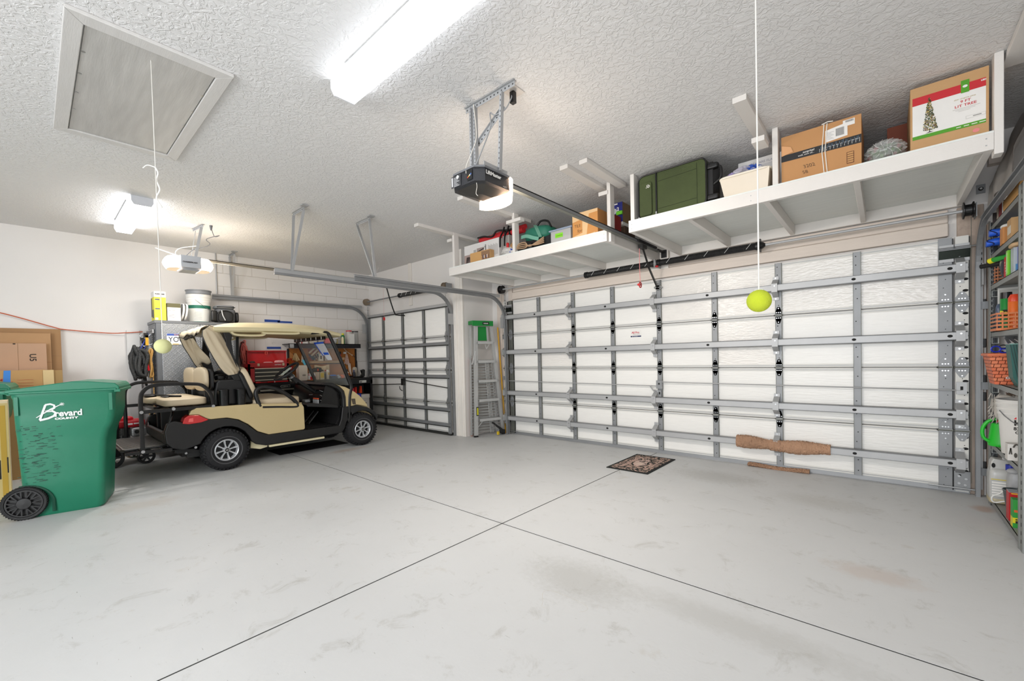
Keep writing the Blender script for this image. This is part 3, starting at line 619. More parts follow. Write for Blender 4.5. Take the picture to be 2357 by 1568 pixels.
# ================================================================ overhead shelves
DECK = m('e2e5e1', .6, bump=.15, bs=60, var=.06, aniso=(.6, 5, 5))
def oshelf(x0, x1, zb, zt, label, joists, posts, cleats, ext=None):
    t = thing('overhead_shelf', ((x0+x1)/2, 4.45, zb), label, 'overhead shelf', 'painted wooden overhead shelves'); F = 3.80
    b = B(WOODW).box(x0, x1, F, F+.038, zb, zt); b.m = STEEL
    for x in (x0+.03, x1-.03, (x0+x1)/2-.12): b.cyl((x, F, zb+.03), (x, F-.002, zb+.03), .004, n=6).cyl((x, F, zb+.07), (x, F-.002, zb+.07), .004, n=6)
    b.build('front_rail', t, bevel=.003)
    B(WOODW).box(x0, x1, 5.105, 5.143, zb, zt).build('rear_rail', t, bevel=.003)
    for x in [x0]+joists+[x1-.038]: B(WOODW).box(x, x+.038, F+.038, 5.105, zb+.002, zt-.001).build('joist', t, bevel=.003)
    B(DECK).box(x0, x1, F, 5.143, zt, zt+.012).build('deck', t)
    for x, y, za in posts: B(WOODW).box(x, x+.038, y, y+.085, za, ZC-.0).build('post', t, bevel=.003)
    for (x, w, y0, y1, z0) in cleats: B(WOODW).box(x, x+w, y0, y1, z0, z0+.038 if w > .05 else z0+.08).build('ceiling_cleat', t, bevel=.003)
    return t
oshelf(-1.80, .482, 2.375, 2.473, 'long white wooden overhead shelf above the right part of the wide garage door', [-1.28, -.70, -.16],
       [(-1.80, 3.845, 2.473), (-.64, 3.845, 2.485), (.483, 3.80, 2.345)],
       [(-.76, .085, 3.20, 4.0, ZC-.038), (-.735, .085, 3.62, 3.78, ZC-.16), (-1.985, .08, 3.24, 3.98, ZC-.04), (.53, .2, 3.25, 3.95, ZC-.045), (-.60, .14, 4.5, 4.6, ZC-.04)])
oshelf(-4.385, -2.03, 2.345, 2.443, 'shorter white wooden overhead shelf above the stepladder and left part of the wide door', [-3.86, -3.35, -2.78],
       [(-4.36, 3.845, 2.455), (-3.29, 3.845, 2.455), (-2.047, 3.845, 2.345)],
       [(-4.41, .085, 3.26, 4.3, ZC-.038), (-4.45, .085, 3.83, 3.96, ZC-.115), (-3.36, .085, 3.05, 4.2, ZC-.038), (-3.36, .22, 3.82, 3.90, ZC-.118), (-2.175, .085, 3.22, 3.95, ZC-.038), (-2.13, .10, 3.83, 3.845, ZC-.118)])

# ================================================================ things on the overhead shelves
def carton(name, x0, x1, y0, y1, z0, z1, label, cat='box', mat=CARD, face=None, group=None, rot=0, bevel=.004, tape=None):
    """cardboard box whose flaps and seam are part of the mesh; face(b) draws on the front (x right, z up)"""
    b = B(mat)
    c = ((x0+x1)/2, (y0+y1)/2); R = Matrix.Translation((c[0], c[1], 0)) @ Matrix.Rotation(rot, 4, 'Z'); w, d = (x1-x0)/2, (y1-y0)/2
    b.T = R; b.box(-w, w, -d, d, z0, z1)
    b.m = m('8a6440', .9); b.box(-w, w, -.0012, .0012, z1, z1+.0006).box(-w-.0005, -w, -.0012, .0012, z0, z1).box(w, w+.0005, -.0012, .0012, z0, z1)
    if tape: b.m = m(tape, .35); b.box(-w-.0008, w+.0008, -.025, .025, z1+.0003, z1+.0012).box(-w-.0012, -w, -.025, .025, z1-.06, z1)
    if face:
        b.T = R @ Matrix(((1, 0, 0, 0), (0, 0, -1, -d), (0, 1, 0, z0), (0, 0, 0, 1)))   # x right, y up, z towards the viewer
        face(b, w, z1-z0)
    b.off(); return b.build(name, bevel=0, label=label, cat=cat, group=group)
Z1 = 2.456; Z2 = 2.486
def f_tree(b, w, h):
    k = .318/(2*w); G = m('4f9a1e', .6); R_ = m('c4222c', .6)
    b.dec(-w+.01, w-.012, .095, .345, PAPER, .001); b.dec(-w+.01, w-.012, .295, .345, R_, .002); b.dec(-w+.01, w-.012, .078, .100, G, .002)
    b.dec(.055, .09, .29, .365, G, .003); b.pdec([(.0725+.011*math.cos(a), .328+.008*math.sin(a)) for a in [i*.6283 for i in range(10)]], PAPER, .004)
    random.seed(3)
    cols = [m(c, .7) for c in ('2f3a1e', '4a5428', '6f6a35', '8b5a3a', 'c9b36a', '3a4a2a')]
    for i in range(420):
        t = random.random()**.7; y = .325-t*.205; hw = .003+t*.032; x = -.082+random.uniform(-1, 1)*hw; s = random.uniform(.0018, .0042)
        b.pdec([(x-s, y-s*.6), (x+s, y-s), (x+s*.4, y+s*1.2)], cols[i % 6], .003+.0001*(i % 8))
    b.dec(-.0835, -.0805, .107, .125, INK, .003); b.pdec([(-.1, .103), (-.064, .107), (-.082, .111)], INK, .003)
    b.text('slim virginia pine', .025, .255, .0125, m('b09a50', .7), .0022, sx=1.1); b.text('9 FT', .052, .233, .021, R_, .0022, sx=1.15, bold=.0003); b.text('LIT TREE', .028, .209, .021, R_, .0022, sx=1.15, bold=.0003)
    for i in range(3): b.dec(.02+.012*i, .135-.02*i, .199-.008*i, .2005-.008*i, m('aaa6a0', .7), .002)
    b.dec(.075, .158, .127, .145, m('c9c7c2', .7), .002); b.dec(.077, .156, .129, .143, PAPER, .0025); b.dec(.105, .14, .133, .139, m('9a9894', .7), .003)
    for i in range(4): b.dec(.035+i*.032, .055+i*.034, .086, .0905, PAPER, .003)
    b.text('LED', .138, .329, .012, PAPER, .0035, bold=.0008); b.pdec([(.118+.015*math.cos(a), .045+.012*math.sin(a)) for a in [i*.6283 for i in range(10)]], m('e58a8a', .7), .002)
carton('christmas_tree_box', .13, .47, 3.86, 4.38, Z2, 2.895, 'tall tan cardboard box with lit christmas tree label on long overhead shelf', face=f_tree, mat=m('c29a6c', .8, bump=.3, bs=14))
b = B(m('7a3b24', .7)).box(.02, .42, 4.45, 4.92, Z2, 2.915); b.build('box', label='dark reddish box behind the christmas tree box, touching the ceiling', cat='box')
def f_ama(b, w, h):
    BK = m('191a1c', .5)
    b.pdec([(-w, .178), (w, .168), (w, .228), (-w, .226)], BK, .001); LT = m('5f7f9a', .6)
    b.text('surprise!', .01-.11, .205, .020, PAPER, .0022, align='LEFT', bold=.0003); b.text('well, sort of...', -.13, .188, .018, PAPER, .0022)
    random.seed(5)
    for i in range(34): x = -.0+i*.0068; y = .178+.012*(i % 3); b.dec(x, x+.0018, y, y+random.uniform(.012, .03), LT if i % 3 else PAPER, .0022)
    for i in range(9): x = .03+i*.022; b.dec(x, x+.014, .2, .2018, PAPER, .0023)
    b.pdec([(.035, .235), (.16, .245), (.16, .335), (.035, .318)], PAPER, .002); b.dec(.165-.03, .20, .33-.02, .352, PAPER, .0015)
    for i in range(14): b.dec(.095+i*.0034, .0965+i*.0034, .258, .312, INK, .003)
    for i in range(7): b.dec(.045, .085-(i % 3)*.008, .25+i*.008, .2515+i*.008, m('88868a', .7), .003)
    for i in range(9): b.dec(.15+i*.005, .1522+i*.005, .335, .348, INK, .003)
    b.dec(.155, .195, .045, .125, m('5a2f22', .8), .002); 
    for i in range(5): b.dec(.158, .192, .049+i*.0152, .0605+i*.0152, m('c0925f', .85), .003)
    b.m = m('5a4634', .8); b.text('3202', -.095, .092, .036, m('5a4634', .8), .0015, shear=-.3); b.text('58', -.10, .052, .034, m('5a4634', .8), .0015, shear=-.3)
    b.m = m('d9a87a', .85); b.pdec([(-w+.002, .3), (-w+.002, .22), (-w+.075, .235), (-w+.062, .275)], m('d8a374', .85), .006)
ab = carton('cardboard_box', -.585, -.115, 3.88, 4.35, Z2, 2.852, 'large cardboard box with black printed tape band, bound with white string', face=f_ama, mat=m('bd8c5c', .85), bevel=0)
b = B(m('e8e4da', .8)); 
for dx in (0, .018): b.tube([(-.322+dx, 3.875, Z2+.004), (-.335+dx, 3.8755, 2.66), (-.322+dx, 3.875, 2.853), (-.322+dx, 3.90, 2.857)], .003)
b.tube([(-.335, 3.873, 2.855), (-.30, 3.87, 2.862), (-.27, 3.875, 2.858)], .0035); b.v = b.v; s_ = b.build('string', ab, label='white string tied round the box')
# green suitcase
su = thing('suitcase', (-1.4, 3.98, Z2), 'green fabric suitcase with black zips lying on its side on long overhead shelf', 'suitcase')
x0, x1, zt = -1.735, -1.125, 2.895
OL = m('434e2a', .85, bump=.35, bs=25, var=.28)
def rr(x0, x1, z0, z1, r, n=5):
    o = []
    for cx, cz, a in ((x1-r, z1-r, 0), (x0+r, z1-r, 90), (x0+r, z0+r, 180), (x1-r, z0+r, 270)):
        o += [(cx+r*math.cos(math.radians(a+90*i/n)), cz+r*math.sin(math.radians(a+90*i/n))) for i in range(n+1)]
    return o
B(OL).prism(rr(x0, x1, Z2+.004, zt, .05), 'y', 3.88, 4.12).build('body', su, bevel=.012)
b = B(BLK)
for e in (0, .012): b.tube([(p[0], 3.878+e*2, p[1]) for p in rr(x0+.004, x1-.004, Z2+.008, zt-.004, .05)], .007, closed=True)
b.tube([(-1.56, 3.874, Z2+.02), (-1.56, 3.872, zt-.01)], .008); b.build('piping', su)
b = B(OL).prism(rr(-1.715, -1.60, Z2+.03, zt-.075, .02), 'y', 3.862, 3.88); b.build('pocket', su, bevel=.006)
b = B(m('2b331c', .8)); 
for z in (Z2+.075, zt-.085): b.tube([(-1.545, 3.8785, z-.005), (-1.21, 3.8785, z+.005)], .002)
b.tube([(-1.205, 3.8785, Z2+.03), (-1.205, 3.8785, zt-.03)], .002); b.build('seam', su)
b = B(BLK).box(x1-.004, x1+.045, 3.90, 4.10, Z2+.02, zt-.05); b.tube(bez([(x1+.04, 3.92, zt-.10), (x1+.10, 3.91, zt-.11), (x1+.10, 3.91, zt-.2), (x1+.04, 3.92, zt-.24)]), .012)
for z in (Z2+.06, zt-.09): b.rbox(x1-.01, x1+.09, 3.88, 3.94, z-.025, z+.025, .5, 3)
b.build('trolley_back', su, bevel=.006)
b = B(STEEL).cbox((-1.56, 3.866, Z2+.03), (.012, .006, .03)).ball((-1.56, 3.864, Z2+.016), (.012, .005, .012), 10).cbox((-1.725, 3.866, Z2+.02), (.01, .006, .02)); b.m = PAPER
b.on((-1.645, 3.860, zt-.12), (1, 0, 0), (0, 0, 1)); b.text('Sb', -.01, -.01, .04, PAPER, .001, shear=.4); b.off(); b.build('zip_pull', su)
# white plastic bin with bags
bn = thing('plastic_bin', (-.83, 3.98, Z2), 'cream translucent plastic bin heaped with plastic bags, beside the green suitcase', 'bin')
b = B(m('e3d7c4', .35, al=.9)); a0, a1, c0, c1 = (-.985, -.68), (-1.015, -.66), (3.88, 4.14), (3.85, 4.18)
zq = Z2+.003; vs = [(a0[0], c0[0], zq), (a0[1], c0[0], zq), (a0[1], c0[1], zq), (a0[0], c0[1], zq), (a1[0], c1[0], 2.655), (a1[1], c1[0], 2.655), (a1[1], c1[1], 2.655), (a1[0], c1[1], 2.655)]
b.add(vs, [(3, 2, 1, 0), (0, 1, 5, 4), (1, 2, 6, 5), (2, 3, 7, 6), (3, 0, 4, 7)]); b.build('tub', bn, solid=.003)
b = B(m('e8dfcf', .4)).tube([(p[0], p[1], 2.655) for p in rr(-1.02, -.655, 3.845, 4.185, .05)], .009, closed=True); b.build('rim', bn)
random.seed(11)
def crumple(b, c, r, amp=.25, n=22, seed=0, flat=None):
    rnd = random.Random(seed); off = [[rnd.uniform(-amp, amp) for _ in range(n)] for _ in range(n)]
    def f(u, v):
        i, j = int(u*n) % n, min(n-1, int(v*(n-1))); k = 1+off[j][i]*math.sin(math.pi*v); a = 6.28318*u; t = math.pi*v
        z = c[2]+r[2]*math.cos(t)*(1+off[j][i]*.5)
        if flat is not None: z = max(z, flat)
        return (c[0]+r[0]*math.sin(t)*math.cos(a)*k, c[1]+r[1]*math.sin(t)*math.sin(a)*k, z)
    return b.grid(f, n, n, closed_u=True)
b = B(m('cfcbd8', .3, al=.75, var=.2)); crumple(b, (-.87, 3.99, 2.67), (.11, .12, .075), seed=2); b.m = m('9c8fc0', .4, al=.9); crumple(b, (-.93, 3.93, 2.66), (.05, .06, .045), seed=3)
b.m = m('3f62b8', .35); crumple(b, (-.80, 4.0, 2.69), (.075, .08, .06), seed=4); b.m = m('d9d9dc', .3, al=.8); crumple(b, (-.73, 3.98, 2.67), (.05, .08, .045), seed=5); b.build('bag', bn)
def f_w(b, w, h): b.text('SILVERWARE FLATS', -.13, .35, .028, m('9a9aa6', .7), .002); b.dec(-.14, .13, .335, .338, m('c4c4cc', .7), .002)
carton('box', -.96, -.605, 4.22, 4.6, Z2, 2.885, 'flat white printed box standing behind the cream plastic bin', mat=m('dedcd9', .7), face=f_w)
B(m('6b1f22', .6)).box(-1.0, -.96, 4.25, 4.5, Z2, 2.70).build('box', label='dark red narrow box between suitcase and cream plastic bin', cat='box')
b = B(m('8fc23a', .5)).box(-.600, -.590, 4.38, 4.6, Z2, 2.71); b.build('folder', label='lime green folder edge between the post and the string-bound cardboard box', cat='folder')
# plastic bag with wreath
pb = thing('plastic_bag', (0, 3.96, Z2), 'clear plastic bag holding a green and red wreath beside the christmas tree box', 'bag')
b = B(m('3f6a33', .8, var=.3)); random.seed(4)
for i in range(200):
    a = random.uniform(0, 6.283); r = .065+random.uniform(-.02, .02); p = Vector((.008+r*math.cos(a), 3.98+r*math.sin(a), Z2+.075+random.uniform(-.03, .04))); b.m = m(('3f6a33', '55803a', '2f4f2a', '8a2f34')[i % 4 if i % 3 else 0], .8)
    b.ball(tuple(p), random.uniform(.008, .018), 6)
b.build('wreath', pb)
b = B(m('e6e8e6', .2, al=.34, var=.1)); crumple(b, (.008, 3.965, Z2+.08), (.107, .10, .085), .11, 34, 9, Z2+.003); b.build('bag', pb, smooth=20)
b = B(m('f0f0ee', .3, al=.7)); 
for i in range(11):
    a = i*.57; b.tube(bez([(.005+.03*math.cos(a), 3.885, Z2+.09), (.006+.06*math.cos(a+.2), 3.875, Z2+.088+.04*math.sin(a+.2)), (.008+.095*math.cos(a), 3.90, Z2+.085+.07*math.sin(a))]), .0013, n=5)
b.build('bag_folds', pb)
# ---- shorter shelf
def f_ev(b, w, h):
    b.dec(-w+.0, -w+.13, .0, .155, m('a38f88', .7), .001); b.dec(-w+.135, -w+.165, .0, .14, PAPER, .002)
    for k in range(5): b.pdec([(-w+.02+k*.02, .02+.01*k), (-w+.03+k*.02, .02), (-w+.06+k*.012, .12), (-w+.045+k*.012, .13)], m('3a2c2a', .6), .0015)
    b.dec(-w+.24, -w+.37, .09, .21, m('9a8a84', .7), .001); b.pdec([(-w+.24, .15), (-w+.37, .185), (-w+.37, .20), (-w+.24, .165)], m('2e2422', .6), .002)
    for s, x in ((.03, .16), (.03, .41)):
        b2 = b.T; b.T = b2 @ Matrix.Translation((-w+x, .03 if x < .3 else .13, 0)) @ Matrix.Rotation(math.pi/2, 4, 'Z'); b.text('evenflo', 0, 0, .036, INK, .003, bold=.0008); b.T = b2
    for k in range(16): b.dec(-w+.45+k*.011, -w+.453+k*.011, .07+.002*(k % 5), .22-.006*(k % 4), m('8d8b88', .7), .002)
    for k in range(8): b.dec(-w+.18+k*.006, -w+.182+k*.006, .11, .2, m('8d8b88', .7), .002)
carton('box', -4.235, -3.60, 3.95, 4.3, Z1, 2.735, 'big white printed product box with dark pictures at left end of shorter overhead shelf', mat=m('d6d4d2', .7), face=f_ev)
def f_s(b, w, h):
    b.dec(-w, -.0+.02, 0, h, m('c69a62', .8), .001); b.dec(.03, w, .01, h-.01, m('8b6b50', .7), .001)
    for k in range(10): b.dec(.035+k*.013, .042+k*.013, .02+.006*(k % 4), .07+.005*(k % 3), m(('c9a07a', '5a3526', '20386e', 'e8e6e2')[k % 4], .6), .002)
carton('box', -4.03, -3.68, 3.86, 3.94, Z1, 2.59, 'small tan carton with printed side in front of the big white product box', mat=m('c39a68', .8), face=f_s)
b = B(m('a9a4a0', .7)).box(-3.585, -3.47, 4.0, 4.25, Z1, 2.75); b.build('box', label='tall narrow grey carton between the white product box and the bag of bottles', cat='box')
rb = thing('folding_chair_bag', (-3.7, 4.1, 2.75), 'red and black strapped folded chair bag lying across the white boxes', 'bag')
b = B(m('c22028', .6, bump=.3, bs=20)).tube(bez([(-4.05, 4.08, 2.80), (-3.9, 4.08, 2.80), (-3.75, 4.08, 2.785), (-3.6, 4.08, 2.80), (-3.3, 4.08, 2.79)]), .038, n=10, scale=[.8]*4+[1]*40 if 0 else None).tube(bez([(-3.85, 4.12, 2.83), (-3.6, 4.13, 2.84), (-3.3, 4.12, 2.84)]), .03, n=10); b.build('body', rb, smooth=50)
b = B(BLK)
b.tube(bez([(-4.07, 4.05, 2.84), (-3.95, 4.04, 2.83), (-3.8, 4.04, 2.80), (-3.7, 4.03, 2.85), (-3.5, 4.03, 2.82), (-3.35, 4.03, 2.84)]), .012)
for x in (-3.575, -3.50): b.tube(bez([(x, 4.03, 2.87), (x, 4.0, 2.80), (x+.01, 3.94, 2.72), (x+.015, 3.925, 2.60)]), .011); b.lathe([(.045, -.012), (.045, .012)], (x, 4.08, 2.80), 'x', 12)
b.build('strap', rb)
pg = thing('plastic_bag', (-3.4, 3.9, Z1), 'white plastic bag of bottles with red and blue caps next to the shelf post', 'bag')
b = B(m('dcdad6', .35, al=.85, var=.15)); crumple(b, (-3.42, 3.92, Z1+.05), (.10, .055, .06), .22, 22, 5, Z1+.002); b.build('bag', pg)
b = B(m('c01a1e', .4)).cyl((-3.42, 3.91, 2.52), (-3.42, 3.91, 2.60), .016).ball((-3.42, 3.91, 2.605), .02, 10); b.m = m('1c3fae', .4); b.cyl((-3.44, 3.90, 2.50), (-3.42, 3.90, 2.545), .02).cyl((-3.37, 3.90, 2.49), (-3.36, 3.90, 2.535), .02); b.build('bottle_cap', pg)
b = B(m('b58a5a', .7, var=.3)); crumple(b, (-3.36, 3.955, 2.56), (.045, .04, .065), .25, 14, 6); b.build('stuffed_toy', pg)
bk = thing('duffel_bag', (-2.95, 4.1, Z1), 'teal and black duffel bag with beige straps on the shorter overhead shelf', 'bag')
b = B(m('17191a', .8, bump=.4, bs=30)).rbox(-3.22, -2.80, 3.935, 4.3, Z1, 2.70, .6); b.build('body', bk, smooth=60)
b = B(m('1d6b56', .6, bump=.3, bs=25)).rbox(-3.20, -2.82, 3.90, 4.2, 2.57, 2.745, .65); b.build('top_panel', bk, smooth=60)
b = B(m('6aa38e', .6)).sweep(bez([(-3.2, 3.905, 2.64), (-3.1, 3.885, 2.63), (-3.0, 3.88, 2.59), (-2.93, 3.885, 2.565)]), [(-.002, -.02), (.002, -.02), (.002, .02), (-.002, .02)]).sweep(bez([(-3.0, 3.92, 2.74), (-2.95, 3.885, 2.68), (-2.9, 3.88, 2.58)]), [(-.02, -.002), (.02, -.002), (.02, .002), (-.02, .002)]); b.build('stripe', bk)
b = B(m('a88a6c', .7)); 
for k in range(4): b.tube(bez([(-3.235, 3.86, 2.52-.006*k), (-3.19, 3.85, 2.55-.018*k), (-3.1, 3.85, 2.55-.02*k), (-3.05, 3.86, 2.50+.004*k), (-2.95, 3.87, 2.53-.01*k), (-2.85, 3.88, 2.57-.02*k)]), .0065)
b.m = BLK; b.rbox(-3.24, -3.02, 3.86, 3.92, Z1, 2.56, .7, 3); b.tube(bez([(-3.05, 4.0, 2.74), (-2.98, 4.0, 2.80), (-2.88, 4.0, 2.78), (-2.83, 4.0, 2.70)]), .012); b.build('strap', bk)
b = B(m('1b1c1e', .7, bump=.4, bs=30)); crumple(b, (-2.62, 4.35, 2.60), (.17, .16, .15), .15, 18, 8, Z1); b.build('bag', label='black crumpled bag behind the clear plastic tote', cat='bag')
tt = thing('storage_tote', (-2.62, 3.98, Z1), 'clear plastic tote with grey lid and green label on shorter overhead shelf', 'storage box')
b = B(m('c9c9c8', .3, al=.7)).box(-2.755, -2.495, 3.88, 4.12, Z1+.001, 2.598); b.m = m('b8b2aa', .7); b.box(-2.74, -2.51, 3.895, 4.105, Z1+.003, 2.53); b.on((-2.64, 3.879, 2.545), (1, 0, 0), (0, 0, 1)); b.dec(-.055, .045, -.025, .022, m('7fd02a', .6), .002); b.text('COUPONS', -.045, -.01, .018, INK, .003); b.off(); b.build('body', tt, bevel=.006)
B(m('8e9bb0', .4)).box(-2.775, -2.475, 3.865, 4.135, 2.598, 2.615).build('lid', tt, bevel=.006)
def f_t(b, w, h):
    T = m('dcb98a', .6); b.pdec([(-w, h), (w, h), (w, h-.03), (.05, h-.035), (.02, .02), (w-.03, .03), (w-.03, 0), (-w, 0), (-w, .025), (-.03, .05), (-.03, h-.07), (-w, h-.09)][::-1], T, .001)
    b.text('TILE', -.125, .115, .045, INK, .002, sx=.9, bold=-.0006); b.text('for', -.09, .06, .05, INK, .002, bold=-.0006)
carton('cardboard_box', -2.465, -2.165, 3.87, 4.17, Z1, 2.72, 'tan cardboard box with torn pale tape and handwriting behind the opener rail', face=f_t, mat=m('c68c4f', .8))
def f_b(b, w, h):
    b.dec(-w, w, .0, h, m('19257e', .5), .001); b.dec(-w, .02, h-.02, h-.006, PAPER, .002); b.pdec([(-.035+.05*math.cos(a), h-.085+.035*math.sin(a)) for a in [i*.6283 for i in range(10)]], m('b9bec6', .5), .002)
    b.text('2', .012, h-.085, .05, PAPER, .003, bold=.002); b.dec(-w, -.01, .0, .09, PAPER, .002); b.dec(.0, .04, .03, .06, m('d98c80', .6), .002)
carton('box', -2.20, -2.05, 4.19, 4.42, 2.62, 2.835, 'blue box marked with a white 2, stacked on a flat carton behind shelf post', face=f_b, mat=m('8a6f4a', .7))
B(m('e0ded8', .7)).box(-2.23, -2.04, 4.17, 4.5, 2.59, 2.62).build('box', label='thin flat pale carton directly beneath the blue box', cat='box')
B(m('4e3a2a', .7)).box(-2.20, -2.05, 4.24, 4.48, Z1, 2.59).build('box', label='dark carton at the bottom of the stack carrying the blue box', cat='box')
b = B(m('8e1d18', .5)).box(-2.08, -2.045, 3.98, 4.14, Z1, 2.655); b.build('box', label='dark red upright box right beside the shelf post near the opener rail', cat='box')
b = B(m('6fcf2a', .5)).box(-2.11, -2.045, 4.165, 4.185, 2.70, 2.735); b.build('paper_tag', label='small lime green tag in front of the blue box', cat='tag')
# ================================================================ golf cart
gc = thing('golf_cart', (-6.27, 2.2, 0), 'beige and black four seat golf cart parked facing the narrow garage door', 'golf cart')
NX, FX, MX = -5.70, -6.84, -6.27
BK = m('161617', .38, bump=.12, bs=300, var=.1)
def both(fn):
    fn(1); fn(-1)
def sx(s, d): return MX+s*d          # d: distance from the centre plane
# --- wheels
TR = m('17171a', .75, bump=.5, bs=160, var=.15)
def wheel(x, y, s):
    """s=+1: outer side towards +x"""
    R = .235; T = thing('wheel', (x, y, R)); T.parent = gc; T.location = Vector((x, y, R))-Vector(ORG[gc.name]); c = (x, y, R)
    b = B(TR); b.lathe([(.115, .085*s), (.135, .098*s), (.165, .104*s), (.20, .098*s), (.222, .084*s), (.232, .06*s), (.235, 0), (.232, -.06*s), (.222, -.084*s), (.18, -.1*s), (.12, -.09*s)], c, 'x', 40, False)
    for i in range(36):
        for k, (o, rr_) in enumerate(((.07, .229), (.03, .234), (-.02, .234), (-.06, .229))):
            a = (i+.5*(k % 2))*6.28318/36; p = Vector((x+o*s, y+rr_*math.cos(a), R+rr_*math.sin(a))); t = Vector((0, -math.sin(a), math.cos(a)))
            b.bar(p-t*.013, p+t*.013, .032, .012, up=(0, math.cos(a), math.sin(a)))
    for i in range(36):
        a = i*6.28318/36; b.bar((x+.094*s, y+.212*math.cos(a), R+.212*math.sin(a)), (x+.088*s, y+.228*math.cos(a), R+.228*math.sin(a)), .018, .02, up=(1, 0, 0))
    b.m = m('4a4a4c', .6); b.lathe([(.150, .1015*s), (.156, .1045*s), (.160, .1035*s)], c, 'x', 40, False); b.build('tire', T, smooth=35)
    al = m('c9cbce', .35, .35); b = B(al); b.lathe([(.118, .07*s), (.124, .095*s), (.118, .100*s), (.110, .094*s), (.102, .05*s)], c, 'x', 36, False)
    b.m = m('3a3b3d', .5, .5); b.lathe([(.0, .035*s), (.104, .04*s)], c, 'x', 30); b.m = al
    for i in range(8):
        a = i*6.28318/8+.2; e1, e2 = Vector((0, math.cos(a), math.sin(a))), Vector((0, -math.sin(a), math.cos(a))); cc = Vector(c)
        b.sweep([cc+e1*.028+Vector((.086*s, 0, 0)), cc+e1*.07+Vector((.078*s, 0, 0)), cc+e1*.112+Vector((.088*s, 0, 0))], [(-.011, -.012), (.011, -.012), (.006, .01), (-.006, .01)], up=(1, 0, 0), scale=[.8, .8, 1.25])
    b.lathe([(0.0, .098*s), (.026, .098*s), (.034, .086*s), (.036, .05*s)], c, 'x', 20); b.m = BLKG; b.lathe([(0.0, .101*s), (.02, .101*s), (.023, .097*s)], c, 'x', 16)
    b.m = PAPER; b.bar((x+.1015*s, y-.012, R), (x+.1015*s, y+.012, R), .001, .006, up=(0, 0, 1)); b.build('rim', T, smooth=35); return T
for y in (1.475, 3.185):
    wheel(sx(1, .50), y, 1); wheel(sx(-1, .50), y, -1)
# --- black lower body: side skirts with wheel arches, rear bumper bowl, floor pan
def archp(cy, cz, r, a0, a1, n=9): return [(cy+r*math.cos(math.radians(a0+(a1-a0)*i/n)), cz+r*math.sin(math.radians(a0+(a1-a0)*i/n))) for i in range(n+1)]
side = [(.915, .52), (.925, .40), (.98, .335), (1.08, .30), (1.17, .325)]+archp(1.475, .235, .27, 157, 12)+[(1.79, .245), (1.90, .212), (2.88, .225)]+archp(3.185, .235, .265, 168, 20)+[(3.44, .36), (3.455, .40), (3.40, .475), (3.28, .545), (3.10, .59), (2.90, .585), (2.875, .42), (2.84, .335), (2.42, .335), (2.37, .34), (1.92, .345), (1.80, .40), (1.70, .50), (1.60, .57), (1.48, .605), (1.28, .605), (1.09, .60), (1.0, .63), (.94, .60)]
for s in (1, -1):
    B(BK).prism(side, 'x', sx(s, .575), sx(s, .50)).build('fender_skirt', gc, bevel=.012, seg=3)
b = B(BK).box(FX+.09, NX-.09, 2.36, 2.86, .29, .335).box(FX+.09, NX-.09, 1.75, 2.36, .22, .30)
for i in range(14): b.box(FX+.12+i*.066, FX+.15+i*.066, 2.40, 2.84, .335, .341)
b.build('floor_pan', gc, bevel=.006)
b = B(BK)      # bag-well bowl at the tail
b.prism([(.915, .50), (.925, .40), (.98, .335), (1.08, .30), (1.25, .33), (1.25, .36), (1.10, .345), (1.0, .375), (.955, .42), (.945, .515)], 'x', sx(1, .5), sx(-1, .5))
b.box(sx(-1, .5), sx(1, .5), 1.24, 1.26, .33, .75).box(MX-.13, MX-.10, .96, 1.25, .36, .74).box(MX+.10, MX+.13, .96, 1.25, .36, .74); b.build('rear_bumper', gc, bevel=.01, seg=3)
for s in (1, -1):
    b = B(BLKG).tube(bez([(sx(s, .40), .93, .49), (sx(s, .53), .95, .56), (sx(s, .50), 1.0, .70), (sx(s, .36), 1.02, .76)]), .014); b.build('bag_well_trim', gc, smooth=60)
    b = B(m('c9161b', .15, coat=1, var=.15)).prism([(1.07, .59), (1.09, .65), (1.13, .676), (1.22, .67), (1.31, .605), (1.24, .584), (1.13, .578)], 'x', sx(s, .46), sx(s, .590)); b.m = m('e8605a', .15, coat=1); b.prism([(1.12, .60), (1.13, .64), (1.17, .645), (1.17, .60)], 'x', sx(s, .58), sx(s, .593)); b.build('tail_light', gc, bevel=.012, seg=3)
# --- beige rear body
body = [(1.30, .62), (1.22, .672), (1.13, .678), (1.155, .725), (1.20, .752), (1.80, .738), (2.28, .70), (2.345, .68), (2.365, .64), (2.37, .36), (2.355, .345), (1.93, .345), (1.81, .40), (1.71, .50), (1.61, .57), (1.49, .607), (1.33, .607)]
b = B(CREAM).prism(body, 'x', sx(1, .585), sx(1, .545)).prism(body, 'x', sx(-1, .585), sx(-1, .545)).box(sx(-1, .55), sx(1, .55), 1.22, 2.355, .60, .70); b.build('rear_body', gc, bevel=.012, seg=4)
b = B(BK).box(sx(-1, .545), sx(1, .545), 2.30, 2.35, .33, .68); b.build('seat_riser', gc, bevel=.01)
b = B(m('d6cda9', .4)).box(sx(-1, .585), sx(-1, .56), 1.93, 2.62, .188, .212).build('frame_rail', gc); b = B(m('d6cda9', .4)).box(sx(1, .56), sx(1, .585), 1.93, 2.62, .188, .212).build('frame_rail', gc); b = B(m('d6cda9', .4)).prism([(1.74, .20), (1.75, .29), (1.83, .29), (1.86, .23), (1.93, .21), (1.93, .185), (1.85, .17)], 'x', sx(1, .48), sx(1, .52)); b.build('frame_rail', gc, bevel=.004)
